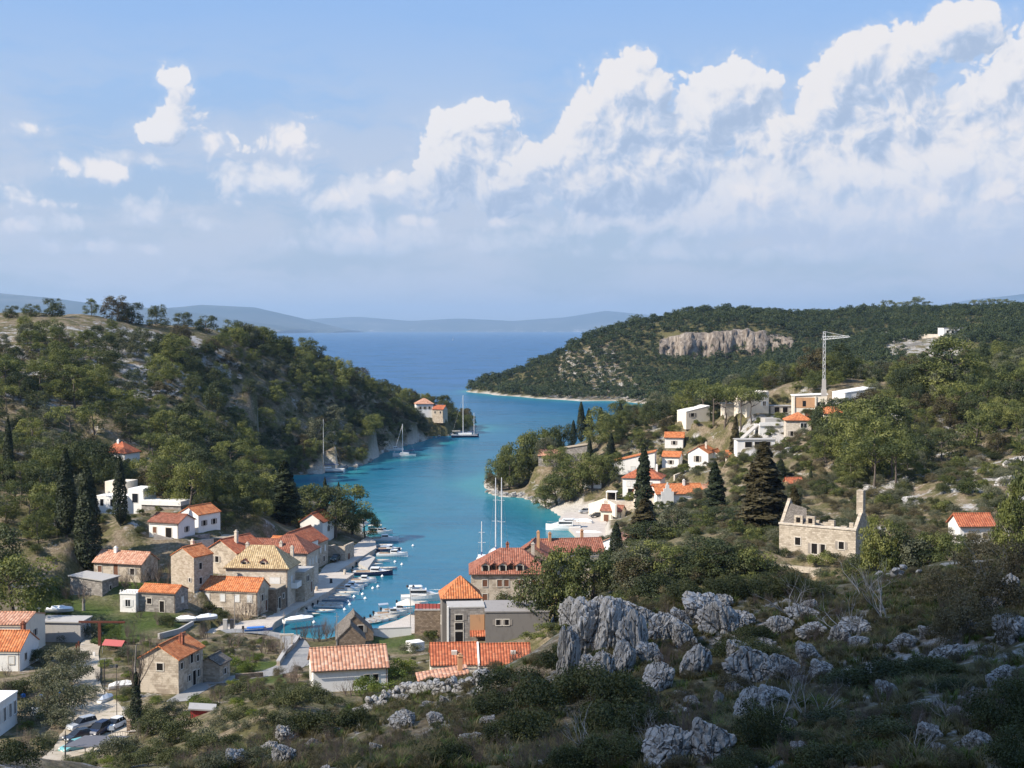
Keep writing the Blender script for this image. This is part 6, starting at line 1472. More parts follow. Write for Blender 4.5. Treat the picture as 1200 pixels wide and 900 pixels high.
    poly = [(700, 545), (735, 485), (830, 465), (1000, 470), (1230, 420), (1230, 600), (1010, 600), (930, 560), (905, 690), (860, 705), (760, 700), (700, 705), (690, 640), (740, 610)]
    P = scatter(16000, (10, 260), (190, 560), rs, poly, lambda x, y, px, py: np.clip(.9 + vnoise(x / 14, y / 14) - .35 * region(px, py, [(1060, 530), (1230, 530), (1230, 600), (1060, 600)]), 0, 1), dmin=2.3); P = clear(P, .3, True); P = P[seen(P, 2)]
    cover('hillside_scrub', 'mixed scrub between the pines of the right slope', BUSH['heath'][:2] + BUSH['olive'][:2] + BUSH['maquis'][:3] + BUSH['pinelow'][:2], P, rs.uniform(1.1, 2.7, len(P)))
    P = scatter(16000, (-230, 0), (240, 760), rs, [(-30, 395), (330, 405), (560, 500), (430, 530), (300, 560), (240, 620), (110, 640), (-30, 720)], lambda x, y, px, py: np.clip(.45 + vnoise(x / 14, y / 14) * 1.3, 0, 1), dmin=2.8); P = clear(P, .3, True); P = P[seen(P, 2)]
    cover('hill_scrub', 'low scrub on the left hill', BUSH['heath'][:2] + BUSH['maquis'][:3] + BUSH['pinelow'][:2], P, rs.uniform(.6, 1.9, len(P)))
    P = scatter(9000, (-80, 30), (130, 260), rs, [(0, 690), (200, 650), (330, 700), (350, 760), (480, 770), (650, 740), (640, 800), (400, 830), (250, 905), (0, 905)], lambda x, y, px, py: np.clip(.35 + vnoise(x / 10, y / 10), 0, 1), dmin=2.4); P = clear(P, .2); P = clear_roads(P)
    cover('village_greenery', 'garden greenery and weeds of the lower village', BUSH['heath'][:1] + BUSH['olive'][:1] + BUSH['maquis'][:2] + BUSH['fresh'][:1], P, rs.uniform(.5, 1.5, len(P)))
    P = scatter(30000, (-40, 75), (42, 125), rs, [(200, 905), (400, 830), (640, 770), (700, 716), (900, 690), (1230, 655), (1230, 905)], lambda x, y, px, py: np.clip(.5 + vnoise(x / 6, y / 6) * 1.4, 0, 1), dmin=1.25)
    cover('near_undergrowth', 'low heath and thorny undergrowth of the near slope', BUSH['heath'] + BUSH['maquis'][:2], P, rs.uniform(.25, .75, len(P)))

def tuft_mesh(seed, mat):
    rs = np.random.RandomState(seed); n = 46
    a = rs.uniform(0, 6.28, n); r = .16 * np.sqrt(rs.rand(n)); b = np.stack([r * np.cos(a), r * np.sin(a), 0 * a - .03], 1)
    L = rs.uniform(.22, .55, n); ln = rs.uniform(.1, .75, n); d = np.stack([np.cos(a) * ln, np.sin(a) * ln, 1 + 0 * a], 1); d /= np.linalg.norm(d, axis=1, keepdims=True)
    s = np.stack([-np.sin(a), np.cos(a), 0 * a], 1) * .014
    mid = b + d * (L * .55)[:, None]; tip = b + d * L[:, None] + np.stack([np.cos(a), np.sin(a), -.8 + 0 * a], 1) * (L * .22)[:, None]
    V = np.stack([b - s, b + s, mid + s * .8, mid - s * .8, tip + s * .25, tip - s * .25], 1).reshape(-1, 3)
    F = np.concatenate([np.arange(n)[:, None] * 6 + np.array([[0, 1, 2, 3]]), np.arange(n)[:, None] * 6 + np.array([[3, 2, 4, 5]])])
    return np_mesh('grass_tuft', V, F, MAT[mat], False, dict(tone=np.repeat(rs.rand(n), 6)))

def build_grass():
    MAT['drygrass'] = foliage_mat('dry_grass', (.075, .064, .028), (.140, .118, .054), (.24, .20, .10), .25)
    MAT['greengrass'] = foliage_mat('green_grass', (.035, .055, .010), (.070, .105, .018), (.12, .15, .035), .25)
    T = [tuft_mesh(400 + i, 'drygrass') for i in range(3)] + [tuft_mesh(404, 'greengrass')]
    rs = np.random.RandomState(41)
    Q = scatter(5000, (-40, 75), (42, 118), rs, [(200, 905), (400, 840), (560, 775), (640, 770), (700, 730), (900, 700), (1230, 660), (1230, 905)], lambda x, y, px, py: np.clip(.25 + vnoise(x / 5 + 3, y / 5) * 1.6, 0, 1), dmin=1.1)
    cover('bare_stems', 'grey brown bare stems standing in the scrub', TWIG, Q, rs.uniform(.5, 1.25, len(Q)))
    P = scatter(60000, (-40, 75), (42, 122), rs, [(200, 905), (400, 830), (640, 770), (700, 716), (900, 690), (1230, 655), (1230, 905)], lambda x, y, px, py: np.clip(.55 + vnoise(x / 4, y / 4) * 1.3, .1, 1))
    cover('dry_grass', 'olive brown dry grass of the near slope', T, P, rs.uniform(.7, 1.5, len(P)))
    P = scatter(40000, (-90, -40), (200, 270), rs, [(32, 690), (150, 672), (215, 690), (210, 740), (130, 760), (32, 735)]); P = clear(P, .2)
    cover('lawn_grass', 'fresh green grass of the village lawn', [tuft_mesh(410, 'greengrass'), tuft_mesh(411, 'greengrass')], P, rs.uniform(.5, 1.1, len(P)))
# ------------------------------------------------------------------ quays, roads, walls
ROADPTS = []
def clear_roads(P):
    k = np.ones(len(P), bool)
    for (x, y, r) in ROADPTS: k &= np.hypot(P[:, 0] - x, P[:, 1] - y) > r + .8
    return P[k]

def ground_mats():
    for nm, a, b_, c_, s in (('track', (.30, .25, .19), (.42, .36, .28), (.52, .46, .38), .5), ('asphalt', (.20, .195, .19), (.27, .262, .25), (.34, .33, .31), .35), ('quaystone', (.40, .35, .30), (.50, .445, .39), (.58, .53, .47), .5)):
        m, g, b = newmat(nm); p = pos(g)
        f = g.noise(p, s, 6, .65) * .7 + g.noise(p, 5, 4, .7) * .3
        c = g.ramp(f, [(.32, a), (.5, b_), (.68, c_)])
        if nm == 'quaystone':
            br = g.n('ShaderNodeTexBrick'); g.put(br.inputs['Vector'], p); br.inputs['Scale'].default_value = .8; br.inputs['Mortar Size'].default_value = .025
            c = g.mix(E(g, br.outputs['Fac']) * .5, c, (.22, .19, .165))
        if nm == 'track': c = g.mix(g.step(g.noise(p, .8, 5, .65), .54, .68) * .6, c, (.10, .105, .04))
        g.put(b.inputs['Base Color'], c); b.inputs['Roughness'].default_value = .95; b.inputs['Specular IOR Level'].default_value = .15
        g.put(b.inputs['Normal'], g.bump(f, .5, .15)); MAT[nm] = m
ground_mats()

def ribbon(name, line, mat, up=.05):
    """strip laid on the ground: (px, py, half width in metres)"""
    pts = [(at_z(px, py, z), w) for (px, py, z, w) in line]
    C_ = []
    for (a, wa), (b_, wb) in zip(pts[:-1], pts[1:]):
        n = max(2, int((b_ - a).length / 1.2))
        for i in range(n): t = i / n; C_.append((a.lerp(b_, t), wa * (1 - t) + wb * t))
    C_.append((pts[-1][0], pts[-1][1]))
    sm = [(sum((C_[min(max(i + k, 0), len(C_) - 1)][0] for k in range(-3, 4)), Vector()) / 7, C_[i][1]) for i in range(len(C_))]
    V = []; m = 7
    for i, (p, w) in enumerate(sm):
        d = sm[min(i + 1, len(sm) - 1)][0] - sm[max(i - 1, 0)][0]; n_ = Vector((-d.y, d.x, 0)).normalized()
        ww = w * (1 + .10 * math.sin(i * .37) * (mat == 'track'))
        ROADPTS.append((p.x, p.y, w))
        for k in range(m): q = p + n_ * ww * (k / (m - 1) * 2 - 1); V.append((q.x, q.y, 0))
    V = np.array(V); V[:, 2] = hgt(V[:, 0], V[:, 1])
    Z = V[:, 2].reshape(-1, m); Z = np.maximum(Z, Z.mean(1, keepdims=True)); V[:, 2] = Z.ravel() + up
    F = [(i * m + k, i * m + k + 1, (i + 1) * m + k + 1, (i + 1) * m + k) for i in range(len(sm) - 1) for k in range(m - 1)]
    return tag(link(name, np_mesh(name, V, F, MAT[mat], True)), kind='structure')


def quay(name, outline, z, mat='quaystone'):
    pts = [at_z(px, py, z) for px, py in outline]
    ar = sum(a.x * b_.y - b_.x * a.y for a, b_ in zip(pts, pts[1:] + pts[:1]))
    if ar < 0: pts = pts[::-1]
    QUAYS.append((np.array([(p.x, p.y) for p in pts]), z))
    m = MB(); m.slab([(p.x, p.y, z) for p in pts], z + 3.5)
    o = m.build(name, mat)
    c = sum(pts, Vector()) / len(pts); KEEP_CLEAR.append((c.x, c.y, 4))
    for a, b_ in zip(pts, pts[1:] + pts[:1]):
        for t in np.linspace(0, 1, 8): q = a.lerp(b_, t).lerp(c, .12); KEEP_CLEAR.append((q.x, q.y, 3.5)); ROADPTS.append((q.x, q.y, 3))
    return tag(o, kind='structure')

def wall_line(name, label, line, h, t=.45, mat='stone', cat='stone wall', zs=None, cap=None, up=0.0):
    """free standing wall along photo points (px, py, z); its foot follows the ground"""
    pts = [at_z(px, py, z) for (px, py, z) in line]
    c = sum(pts, Vector()) / len(pts); m, cp_ = MB(), MB()
    for a, b_ in zip(pts[:-1], pts[1:]):
        L = (b_ - a).length; n = max(1, int(L / 2.5)); d = (b_ - a).normalized(); q = Vector((-d.y, d.x, 0)) * t / 2
        for i in range(n):
            p0, p1 = a.lerp(b_, i / n), a.lerp(b_, (i + 1) / n)
            z0, z1 = p0.z + h, p1.z + h
            m.slab([(p0.x - q.x - c.x, p0.y - q.y - c.y, z0 - c.z), (p1.x - q.x - c.x, p1.y - q.y - c.y, z1 - c.z), (p1.x + q.x - c.x, p1.y + q.y - c.y, z1 - c.z), (p0.x + q.x - c.x, p0.y + q.y - c.y, z0 - c.z)], h + 1.5)
            if cap: q2 = q * 1.25; cp_.slab([(p0.x - q2.x - c.x, p0.y - q2.y - c.y, z0 - c.z + .12), (p1.x - q2.x - c.x, p1.y - q2.y - c.y, z1 - c.z + .12), (p1.x + q2.x - c.x, p1.y + q2.y - c.y, z1 - c.z + .12), (p0.x + q2.x - c.x, p0.y + q2.y - c.y, z0 - c.z + .12)], .117)
    if cap:
        o = empty(name, c, 0, label, cat); m.build('wall', mat, o); cp_.build('coping', cap, o)
    else:
        o = m.build(name, mat); o.location = c; tag(o, label, cat)
    return o

def build_quays():
    quay('quay', [(240, 752), (318, 735), (322, 729), (352, 711), (384, 694), (415, 672), (398, 670), (393, 671), (423, 653), (441, 642), (440, 634), (431, 628), (414, 640), (404, 655), (382, 662), (370, 674), (352, 692), (338, 708), (315, 722), (300, 726), (262, 730), (236, 742)], 1.25)
    quay('quay', [(500, 742), (443, 741), (444, 734), (468, 726), (482, 719), (498, 712), (517, 706), (520, 735)], 1.1)
    quay('jetty', [(431, 666), (420, 660), (424, 655), (432, 650), (440, 653)], .9, 'concrete')
    quay('landing', [(664, 600), (690, 600), (712, 612), (712, 634), (690, 640), (676, 628), (668, 620), (655, 608)], .8, 'quaystone')
    ribbon('dirt_track', [(112, 742, 3.2, 1.4), (104, 765, 3.3, 1.7), (99, 790, 3.3, 2.0), (103, 815, 3.3, 2.2), (112, 840, 3.3, 3.6), (116, 858, 3.3, 5.0), (100, 880, 3.3, 3.6), (70, 905, 3.4, 3.0)], 'track')
    ribbon('road', [(250, 742, 2.4, 2.6), (300, 736, 2.2, 2.8), (322, 740, 2.0, 2.4), (345, 752, 2.1, 1.9), (352, 768, 2.6, 2.2), (335, 788, 3.0, 2.4), (300, 798, 3.2, 1.8), (255, 800, 3.4, 1.6), (225, 812, 3.6, 1.6), (205, 830, 3.9, 1.5)], 'asphalt')
    ribbon('path', [(150, 856, 3.5, 1.3), (190, 866, 4.0, 1.2), (215, 872, 4.5, 1.2)], 'quaystone')
    ribbon('road', [(648, 738, 4.3, 1.8), (668, 728, 4.4, 1.8), (690, 716, 4.6, 1.6)], 'asphalt')
    # terrace and garden walls
    wall_line('retaining_wall', 'ochre stained retaining wall behind the flat annex', [(636, 716, 4.5), (660, 726, 4.5), (690, 738, 4.6)], 3.0, .5, 'ochre', 'wall')
    wall_line('terrace_wall', 'dark stone terrace wall topped by an orange rail left of the tower house', [(486, 741, 2.0), (516, 741, 2.0)], 3.9, .6, 'rubble', 'wall', cap='concrete')
    wall_line('road_wall', 'low stone wall curving along the inner side of the road', [(326, 781, 3.0), (334, 768, 2.7), (345, 758, 2.4), (350, 750, 2.2)], .8, .5, 'stone', 'wall', cap='concrete')
    wall_line('stone_wall', 'short dark stone wall at the road before the white cottage', [(332, 799, 3.2), (357, 800, 3.4)], 1.2, .5, 'rubble', 'wall')
    wall_line('stone_wall', 'dark garden wall behind the yellow green tree', [(276, 800, 3.4), (308, 798, 3.2)], 1.3, .5, 'rubble', 'wall')
    wall_line('garden_wall', 'pale garden wall stretching left from the terrace of the white bungalow', [(160, 650, 9), (200, 641, 10), (245, 636, 10)], 1.9, .5, 'grey', 'wall')
    wall_line('garden_wall', 'stone wall under the white gabled house', [(180, 634, 11.5), (214, 644, 9.5), (250, 640, 9.5)], 1.6, .5, 'pale', 'wall')
    wall_line('garden_wall', 'low wall around the gravel yard by the wrapped boats', [(186, 748, 3.4), (210, 742, 3.2), (226, 733, 3.0)], .8, .4, 'concrete', 'wall')
    wall_line('garden_wall', 'wall beside the stone house entrance path', [(176, 800, 3.8), (188, 790, 3.7), (200, 782, 3.6)], 1.6, .4, 'rubble', 'wall')
    wall_line('garden_wall', 'low pale wall right of the dark evergreens at the bottom', [(158, 866, 3.6), (190, 873, 4.2), (218, 880, 4.8)], .6, .4, 'pale', 'wall')
    wall_line('courtyard_wall', 'white washed wall with dark railing beside the harbour lawn', [(436, 746, 1.9), (482, 744, 1.9)], 1.3, .3, 'white', 'wall', cap='concrete')
    wall_line('white_block', 'white block wall at the right end of the harbour lawn', [(479, 766, 2.6), (494, 764, 2.6)], 1.9, 2.2, 'white', 'wall')
    wall_line('garden_wall', 'pale wall above the beach road with a gate gap', [(690, 598, 2.2), (708, 592, 4), (722, 600, 4)], 2.0, .5, 'cream', 'wall')
    wall_line('terrace_wall', 'pale terrace wall below the white two storey house', [(790, 566, 9.5), (806, 560, 10.5)], 2.4, .5, 'pale', 'wall')
    for (line, h, lb) in [([(1040, 402), (1075, 396), (1100, 396)], 3.2, 'long pale retaining wall left of the lone white house'), ([(1050, 410), (1080, 404)], 2.5, 'short pale terrace wall on the bare far slope'), ([(1128, 400), (1145, 396)], 2.5, 'pale retaining wall right of the lone white house')]:
        q = [base_at(a, b_) for a, b_ in line]; m = MB(); c = q[0]
        for a, b_ in zip(q[:-1], q[1:]):
            m.slab([(a.x - c.x, a.y - c.y, a.z - c.z + h), (b_.x - c.x, b_.y - c.y, b_.z - c.z + h), (b_.x - c.x, b_.y - c.y + 1.5, b_.z - c.z + h), (a.x - c.x, a.y - c.y + 1.5, a.z - c.z + h)], h + 2)
        o = m.build('retaining_wall', 'pale'); o.location = c; tag(o, lb, 'wall')
    # quarry face
    V, n = [], 70
    pxs = np.linspace(772, 928, n)
    for r, (dy, dpy) in enumerate([(0, 0), (3, .22), (5, .45), (9, .7), (13, 1.0), (22, 1.04)]):
        for i, px in enumerate(pxs):
            top = np.interp(px, [772, 800, 830, 870, 905, 928], [399, 391, 390, 387, 390, 397]) + 3.2 * mnoise.fractal(Vector((px * .09, 3, 0)), 1, 2, 4); bot = np.interp(px, [772, 800, 850, 905, 928], [410, 415, 418, 414, 404])
            q = at_y(px, bot + (top - bot) * dpy, 1150 + dy + 10 * math.sin(i * .35) * .3)
            j = mnoise.fractal(Vector((px * .16, r * 1.7, 0)), .8, 2, 5) * 6.0
            V.append((q.x, q.y - 6 + j, q.z + (r in (0,)) * -6))
    F = [(r * n + i, r * n + i + 1, (r + 1) * n + i + 1, (r + 1) * n + i) for r in range(5) for i in range(n - 1)]
    m, g, b = newmat('quarry_rock'); p = pos(g); st = g.noise(g.vm('MULTIPLY', p, (.35, .35, .07)), 1.0, 6, .7)
    g.put(b.inputs['Base Color'], g.ramp(st, [(.35, (.085, .068, .055)), (.48, (.21, .17, .135)), (.65, (.37, .32, .265))])); b.inputs['Roughness'].default_value = 1; g.put(b.inputs['Normal'], g.bump(st, 1, 2.5)); MAT['quarry'] = m
    tag(link('quarry_cliff', np_mesh('quarry_cliff', V, F, m)), kind='structure')
# ------------------------------------------------------------------ boats
MAT.update(hull_white=plain('white_gelcoat', (.78, .78, .77), .3, spec=.5, var=.05), hull_blue=plain('light_blue_boat_paint', (.26, .46, .58), .5), hull_navy=plain('navy_boat_paint', (.02, .03, .075), .35), hull_grey=plain('grey_boat_paint', (.32, .36, .42), .5),
           hull_teal=plain('teal_boat_paint', (.10, .33, .33), .5), hull_dark=plain('dark_boat_paint', (.03, .03, .035), .5), inside=plain('boat_inside', (.52, .50, .46), .7), deck=plain('boat_deck', (.66, .63, .57), .6), teak=plain('teak', (.30, .19, .11), .7),
           canvas=plain('cream_canvas', (.66, .60, .50), .9), mast=plain('white_mast', (.74, .74, .74), .4), motor=plain('outboard_black', (.02, .02, .022), .4), sailcover=plain('blue_sail_cover', (.05, .08, .18), .8))

def hull_shape(L, B, H, open_=True, n=13):
    """hull along +x, waterline at z = 0; returns outer shell and inner deck"""
    out, inn = MB(), MB(); S = []
    for i in range(n):
        t = i / (n - 1); b = B / 2 * ((1 - ((t - .38) / .62) ** 2.3) if t > .38 else 1 - .14 * ((.38 - t) / .38) ** 2); b = max(b, .02)
        zs = H * (.82 + .38 * t * t); zk = -.32 * H * (1 - t ** 5) ; x = L * (t - .5) + (.06 * L * 0)
        S.append((x, b, zs, zk))
    def ring(s):
        x, b, zs, zk = s; xo = x
        return [(xo, b, zs), (xo, b * .93, zs * .45), (xo, b * .72, zk * .35), (xo, 0, zk), (xo, -b * .72, zk * .35), (xo, -b * .93, zs * .45), (xo, -b, zs)]
    R = [ring(s) for s in S]
    for a, c in zip(R[:-1], R[1:]):
        for k in range(6): out.face(a[k], c[k], c[k + 1], a[k + 1])
    out.face(*R[0])
    g, fl = .10 * B / 2 + .04, H * (.3 if open_ else .84)
    for a, c in zip(S[:-1], S[1:]):
        ba, bc = max(a[1] - g, .01), max(c[1] - g, .01)
        za, zc = (fl if open_ else a[2] - .04), (fl if open_ else c[2] - .04)
        for sg in (1, -1):
            q = [(a[0], sg * a[1], a[2] + .003), (c[0], sg * c[1], c[2] + .003), (c[0], sg * bc, c[2] + .003), (a[0], sg * ba, a[2] + .003)]
            inn.face(*(q if sg < 0 else q[::-1]))
            if open_:
                q = [(a[0], sg * ba, a[2]), (c[0], sg * bc, c[2]), (c[0], sg * bc * .95, zc), (a[0], sg * ba * .95, za)]; inn.face(*(q if sg < 0 else q[::-1]))
        k = .95 if open_ else 1
        inn.face((a[0], -ba * k, za), (c[0], -bc * k, zc), (c[0], bc * k, zc), (a[0], ba * k, za))
    return out, inn, S

def outboard(o, L, H):
    MB().box(-L / 2 - .42, -L / 2 - .05, -.17, .17, H * .75, H * .75 + .5).box(-L / 2 - .3, -L / 2 - .14, -.07, .07, -.35, H * .75 - .003).build('outboard_motor', 'motor', o)

def boat(name, label, p, L, heading, kind, hullmat, cat='boat', group=None, B=None, roll=0):
    B = B or (L * .33 if kind != 'sail' else L * .28); H = {'open': .5, 'dinghy': .4, 'cabin': .85, 'cruiser': 1.15, 'covered': .6}.get(kind, 1.0) * (L / 6) ** .5
    o = empty(name, p, rad(heading), label, cat, group)
    out, inn, S = hull_shape(L, B, H, kind in ('open', 'dinghy'))
    out.build('hull', hullmat, o); inn.build('deck', 'inside' if kind in ('open', 'dinghy') else 'deck', o)
    if kind in ('open', 'dinghy'):
        for x in (-L * .22, .05 * L, L * .24): MB().box(x - .13, x + .13, -B * .38, B * .38, H * .58, H * .66).build('thwart', 'teak', o)
        outboard(o, L, H)
    elif kind == 'cabin':
        m = MB(); m.slab([(-.05 * L, -B * .36, H + .75), (.16 * L, -B * .32, H + .75), (.16 * L, B * .32, H + .75), (-.05 * L, B * .36, H + .75)], .8); m.slab([(.163 * L, -B * .31, H + .35), (.34 * L, -B * .16, H * 1.02), (.34 * L, B * .16, H * 1.02), (.163 * L, B * .31, H + .35)], .35)
        m.build('cabin', 'hull_white', o); MB().box(-.03 * L, .163 * L, -B * .365, B * .365, H + .3, H + .62).build('cabin_window', 'glass', o)
        MB().box(-.42 * L, -.06 * L, -B * .30, B * .30, H * .8, H * .88).build('cockpit', 'teak', o); outboard(o, L, H)
    elif kind == 'cruiser':
        m = MB(); m.slab([(-.28 * L, -B * .38, H + 1.2), (.12 * L, -B * .34, H + 1.1), (.12 * L, B * .34, H + 1.1), (-.28 * L, B * .38, H + 1.2)], 1.25); m.slab([(.123 * L, -B * .33, H + .7), (.36 * L, -B * .16, H * 1.05), (.36 * L, B * .16, H * 1.05), (.123 * L, B * .33, H + .7)], .6); m.build('cabin', 'hull_white', o)
        MB().box(-.26 * L, .123 * L, -B * .385, B * .385, H + .45, H + .9).build('cabin_window', 'glass', o)
        MB().box(-.3 * L, .0, -B * .36, B * .36, H + 1.62, H + 1.7).box(-.05 * L, .02 * L, -B * .3, B * .3, H + 1.2, H + 1.617).build('flybridge', 'hull_white', o)
        r = MB()
        for sg in (1, -1): r.tube([(.1 * L, sg * B * .40, H + .55), (.3 * L, sg * B * .27, H + .75), (.47 * L, 0, H + .85)], [.02, .02, .02], 4)
        r.build('railing', 'metal', o)
    elif kind == 'covered':
        m = MB(); xs = np.linspace(-.48, .46, 9); 
        for a, c in zip(xs[:-1], xs[1:]):
            f = lambda t: (t * L, B * .52 * math.sqrt(max(.02, 1 - (t / .5) ** 2 * .9)), H * 1.0, H * 1.0 + .55 * math.cos(t * 2.6) + .06 * math.sin(t * 19))
            p0, p1 = f(a), f(c)
            for sg in (1, -1):
                q = [(p0[0], sg * p0[1], p0[2]), (p1[0], sg * p1[1], p1[2]), (p1[0], 0, p1[3]), (p0[0], 0, p0[3])]; m.face(*(q if sg < 0 else q[::-1]))
        m.build('cover', 'tarp', o)
    return o, H, B

def canopy(o, L, B, H, x0, x1, mat='canvas'):
    MB().slab([(x0, -B * .4, H + 1.5), (x1, -B * .4, H + 1.6), (x1, B * .4, H + 1.6), (x0, B * .4, H + 1.5)], .06).build('canopy', mat, o)
    for x in (x0 + .1, x1 - .1):
        for sg in (1, -1): MB().tube([(x, sg * B * .38, H * .8), (x, sg * B * .38, H + 1.46)], [.025, .025], 4).build('canopy_pole', 'metal', o)

def rig(o, x, z0, h, boomL, r=.09, stays=True, L=9, B=3, sail=True, spreaders=2):
    ms = MB().tube([(x, 0, z0), (x, 0, h)], [r, r * .65], 7).build('mast', 'mast', o)
    m = MB()
    for k in range(spreaders): z = z0 + (h - z0) * (.42 + .28 * k); m.box(x - .05, x + .05, -.9 + .2 * k, .9 - .2 * k, z, z + .07)
    m.build('spreader', 'mast', ms)
    MB().tube([(x, 0, z0 + 1.1), (x - boomL, 0, z0 + 1.2)], [.07, .06], 6).build('boom', 'mast', o)
    if sail: MB().tube([(x - .2, 0, z0 + 1.3), (x - boomL * .5, 0, z0 + 1.42), (x - boomL + .1, 0, z0 + 1.36)], [.2, .2, .12], 7).build('furled_sail', 'sailcover', o)
    if stays:
        s = MB()
        for (a, b_) in (((L * .47, 0, z0), (x, 0, h - .3)), ((-L * .47, 0, z0), (x, 0, h - .3)), ((x, B * .45, z0), (x, 0, h - 1)), ((x, -B * .45, z0), (x, 0, h - 1))): s.tube([a, b_], [.022, .022], 3)
        s.build('rigging', 'metal', o)

def build_boats():
    T = lambda px, py: at_z(px, py, 0.0)
    fleet = [(444, 626, 7.4, 4, 'cabin', 'hull_white', 'white boat with grey canopy farthest out along the quay'), (449, 634, 8.0, 2, 'cabin', 'hull_white', 'white cabin boat with sloping bow second from the outer end'), (455, 646, 6.2, -4, 'cabin', 'hull_navy', 'navy speedboat with white deck off the outer quay'),
             (460, 652, 7.6, -6, 'cabin', 'hull_white', 'white sports boat pointing out beyond the navy speedboat'), (442, 658.5, 6.0, 0, 'open', 'hull_white', 'slim white open boat beside the sports boat'), (434, 663, 6.0, 2, 'open', 'hull_white', 'white open boat tied at the small jetty'), (430, 668, 6.0, -2, 'open', 'hull_white', 'white dinghy just below the small jetty'),
             (453, 667, 5.0, -3, 'open', 'hull_grey', 'grey inflatable lying off the jetty boats'), (437, 674, 9.0, -3, 'cabin', 'hull_navy', 'longest quay boat with white cabin and dark navy stern'), (424, 679.5, 6.2, 2, 'open', 'hull_white', 'white open boat right below the long navy boat'), (425, 683, 6.0, -2, 'cabin', 'hull_white', 'small white boat with windscreen in the middle of the row'), (414, 687, 6.2, 0, 'open', 'hull_white', 'white flat boat in the middle of the row'),
             (410, 690.5, 6.0, -4, 'cabin', 'hull_white', 'white boat with low cuddy near the pier corner'), (402, 696.5, 6.6, -5, 'open', 'hull_white', 'wide cream white open boat next to the clear water'), (391, 704, 5.4, -4, 'open', 'hull_grey', 'grey blue wooden boat near the inner end'), (385, 712, 5.8, -6, 'open', 'hull_white', 'white wooden boat near the inner end'), (377, 717.5, 5.6, -8, 'open', 'hull_blue', 'light blue wooden boat closest to the inner end'),
             (361, 721.5, 4.8, -6, 'open', 'hull_teal', 'teal rowing boat in the harbour corner'), (458, 722, 6.2, 12, 'cabin', 'hull_white', 'white runabout at the right hand harbour steps'), (447, 727, 6.0, 14, 'open', 'hull_white', 'pale green white boat under the runabout'), (434, 731, 4.6, 20, 'dinghy', 'hull_teal', 'small dinghy at the end of the right harbour wall'),
             (494, 704, 8.4, 4, 'cruiser', 'hull_white', 'white cabin cruiser left of the tower house'), (443, 620.5, 4.5, 8, 'dinghy', 'hull_dark', 'dark skiff beyond the outermost quay boat'),
             (446, 640.5, 6.6, 3, 'open', 'hull_white', 'white open boat between the sloping bow boat and the navy speedboat'), (430, 672, 5.6, 0, 'dinghy', 'hull_white', 'small white dinghy above the long navy boat'), (418, 684, 5.2, 2, 'open', 'hull_white', 'short white boat squeezed in the middle of the row'), (406, 693.5, 5.6, -3, 'cabin', 'hull_white', 'white boat with little windscreen beside the cream open boat'), (397, 700, 5.2, -4, 'open', 'hull_white', 'white boat between the cream open boat and the grey blue one'), (388, 708, 5.0, -5, 'dinghy', 'hull_white', 'narrow white dinghy near the inner end'),
             (466, 718, 6.0, 8, 'cabin', 'hull_white', 'white sports boat beside the cream parasol'), (452, 724.5, 5.4, 12, 'open', 'hull_grey', 'grey open boat between the two white boats at the right steps'), (440, 729, 5.0, 16, 'open', 'hull_white', 'white open boat at the tip of the right harbour wall'), (484, 708, 6.0, 5, 'open', 'hull_white', 'white open boat moored left of the cabin cruiser')]
    for i, (px, py, L, hd, kind, hm, lb) in enumerate(fleet):
        o, H, B = boat('motor_boat' if kind in ('cabin', 'cruiser') else 'rowing_boat', lb, T(px, py), L, hd, kind, hm)
        if i == 0: canopy(o, L, B, H, -.4 * L, .1 * L, 'canvas')
        if i in (3, 18): canopy(o, L, B, H, -.38 * L, -.08 * L, 'hull_grey')
    q = at_z(350, 728, 1.3); boat('covered_boat', 'boat wrapped in crumpled white tarpaulin on the quay corner', q, 5.8, 30, 'covered', 'hull_white')
    q = base_at(478, 717, 251); u = empty('parasol', at_z(478, 720, 1.1), 0, 'big cream parasol on the right harbour quay', 'parasol'); MB().cyl(0, 0, 0, 2.4, .05, 6).build('pole', 'metal', u); MB().cyl(0, 0, 2.1, 3.0, 2.3, 10, .08).build('canopy', 'canvas', u)
    # right shore
    o, H, B = boat('motor_yacht', 'long white motor yacht moored at the little beach', T(660, 621), 9.6, 174, 'cruiser', 'hull_white'); canopy(o, 9.6, B, H, -4.4, -2.2, 'hull_white')
    o, H, B = boat('covered_boat', 'boat under black cover moored beside the white motor yacht', T(690, 627), 7.4, 176, 'covered', 'hull_dark'); o.children[-1].data.materials[0] = MAT['hull_dark']
    q = at_z(685, 612, .9); boat('beached_boat', 'white boat laid up on the pale landing', q, 5, 150, 'covered', 'hull_white')
    # left shore
    boat('rowing_boat', 'teal roofed boat at the boathouse on the left shore', T(459, 518.5), 6.5, 20, 'cabin', 'hull_teal'); boat('motor_boat', 'white motor boat behind the sloop on the left shore', T(462, 528), 8.5, 10, 'cabin', 'hull_white'); boat('rowing_boat', 'tiny dinghy lying off the left shore', T(492, 512), 3.5, 0, 'dinghy', 'hull_white')
    o, H, B = boat('sailing_yacht', 'long white sailing yacht with dark stripe moored under the left wood', T(381, 553), 15, 176, 'sail', 'hull_white'); rig(o, .6, H, 20.5, 6, .09, L=15, B=B); MB().box(-2.5, 2.6, -.9, .9, H - .03, H + .5).build('cabin', 'hull_white', o); MB().box(-7.3, 7.0, -B * .506, B * .506, .1, .3).build('stripe', 'hull_navy', o)
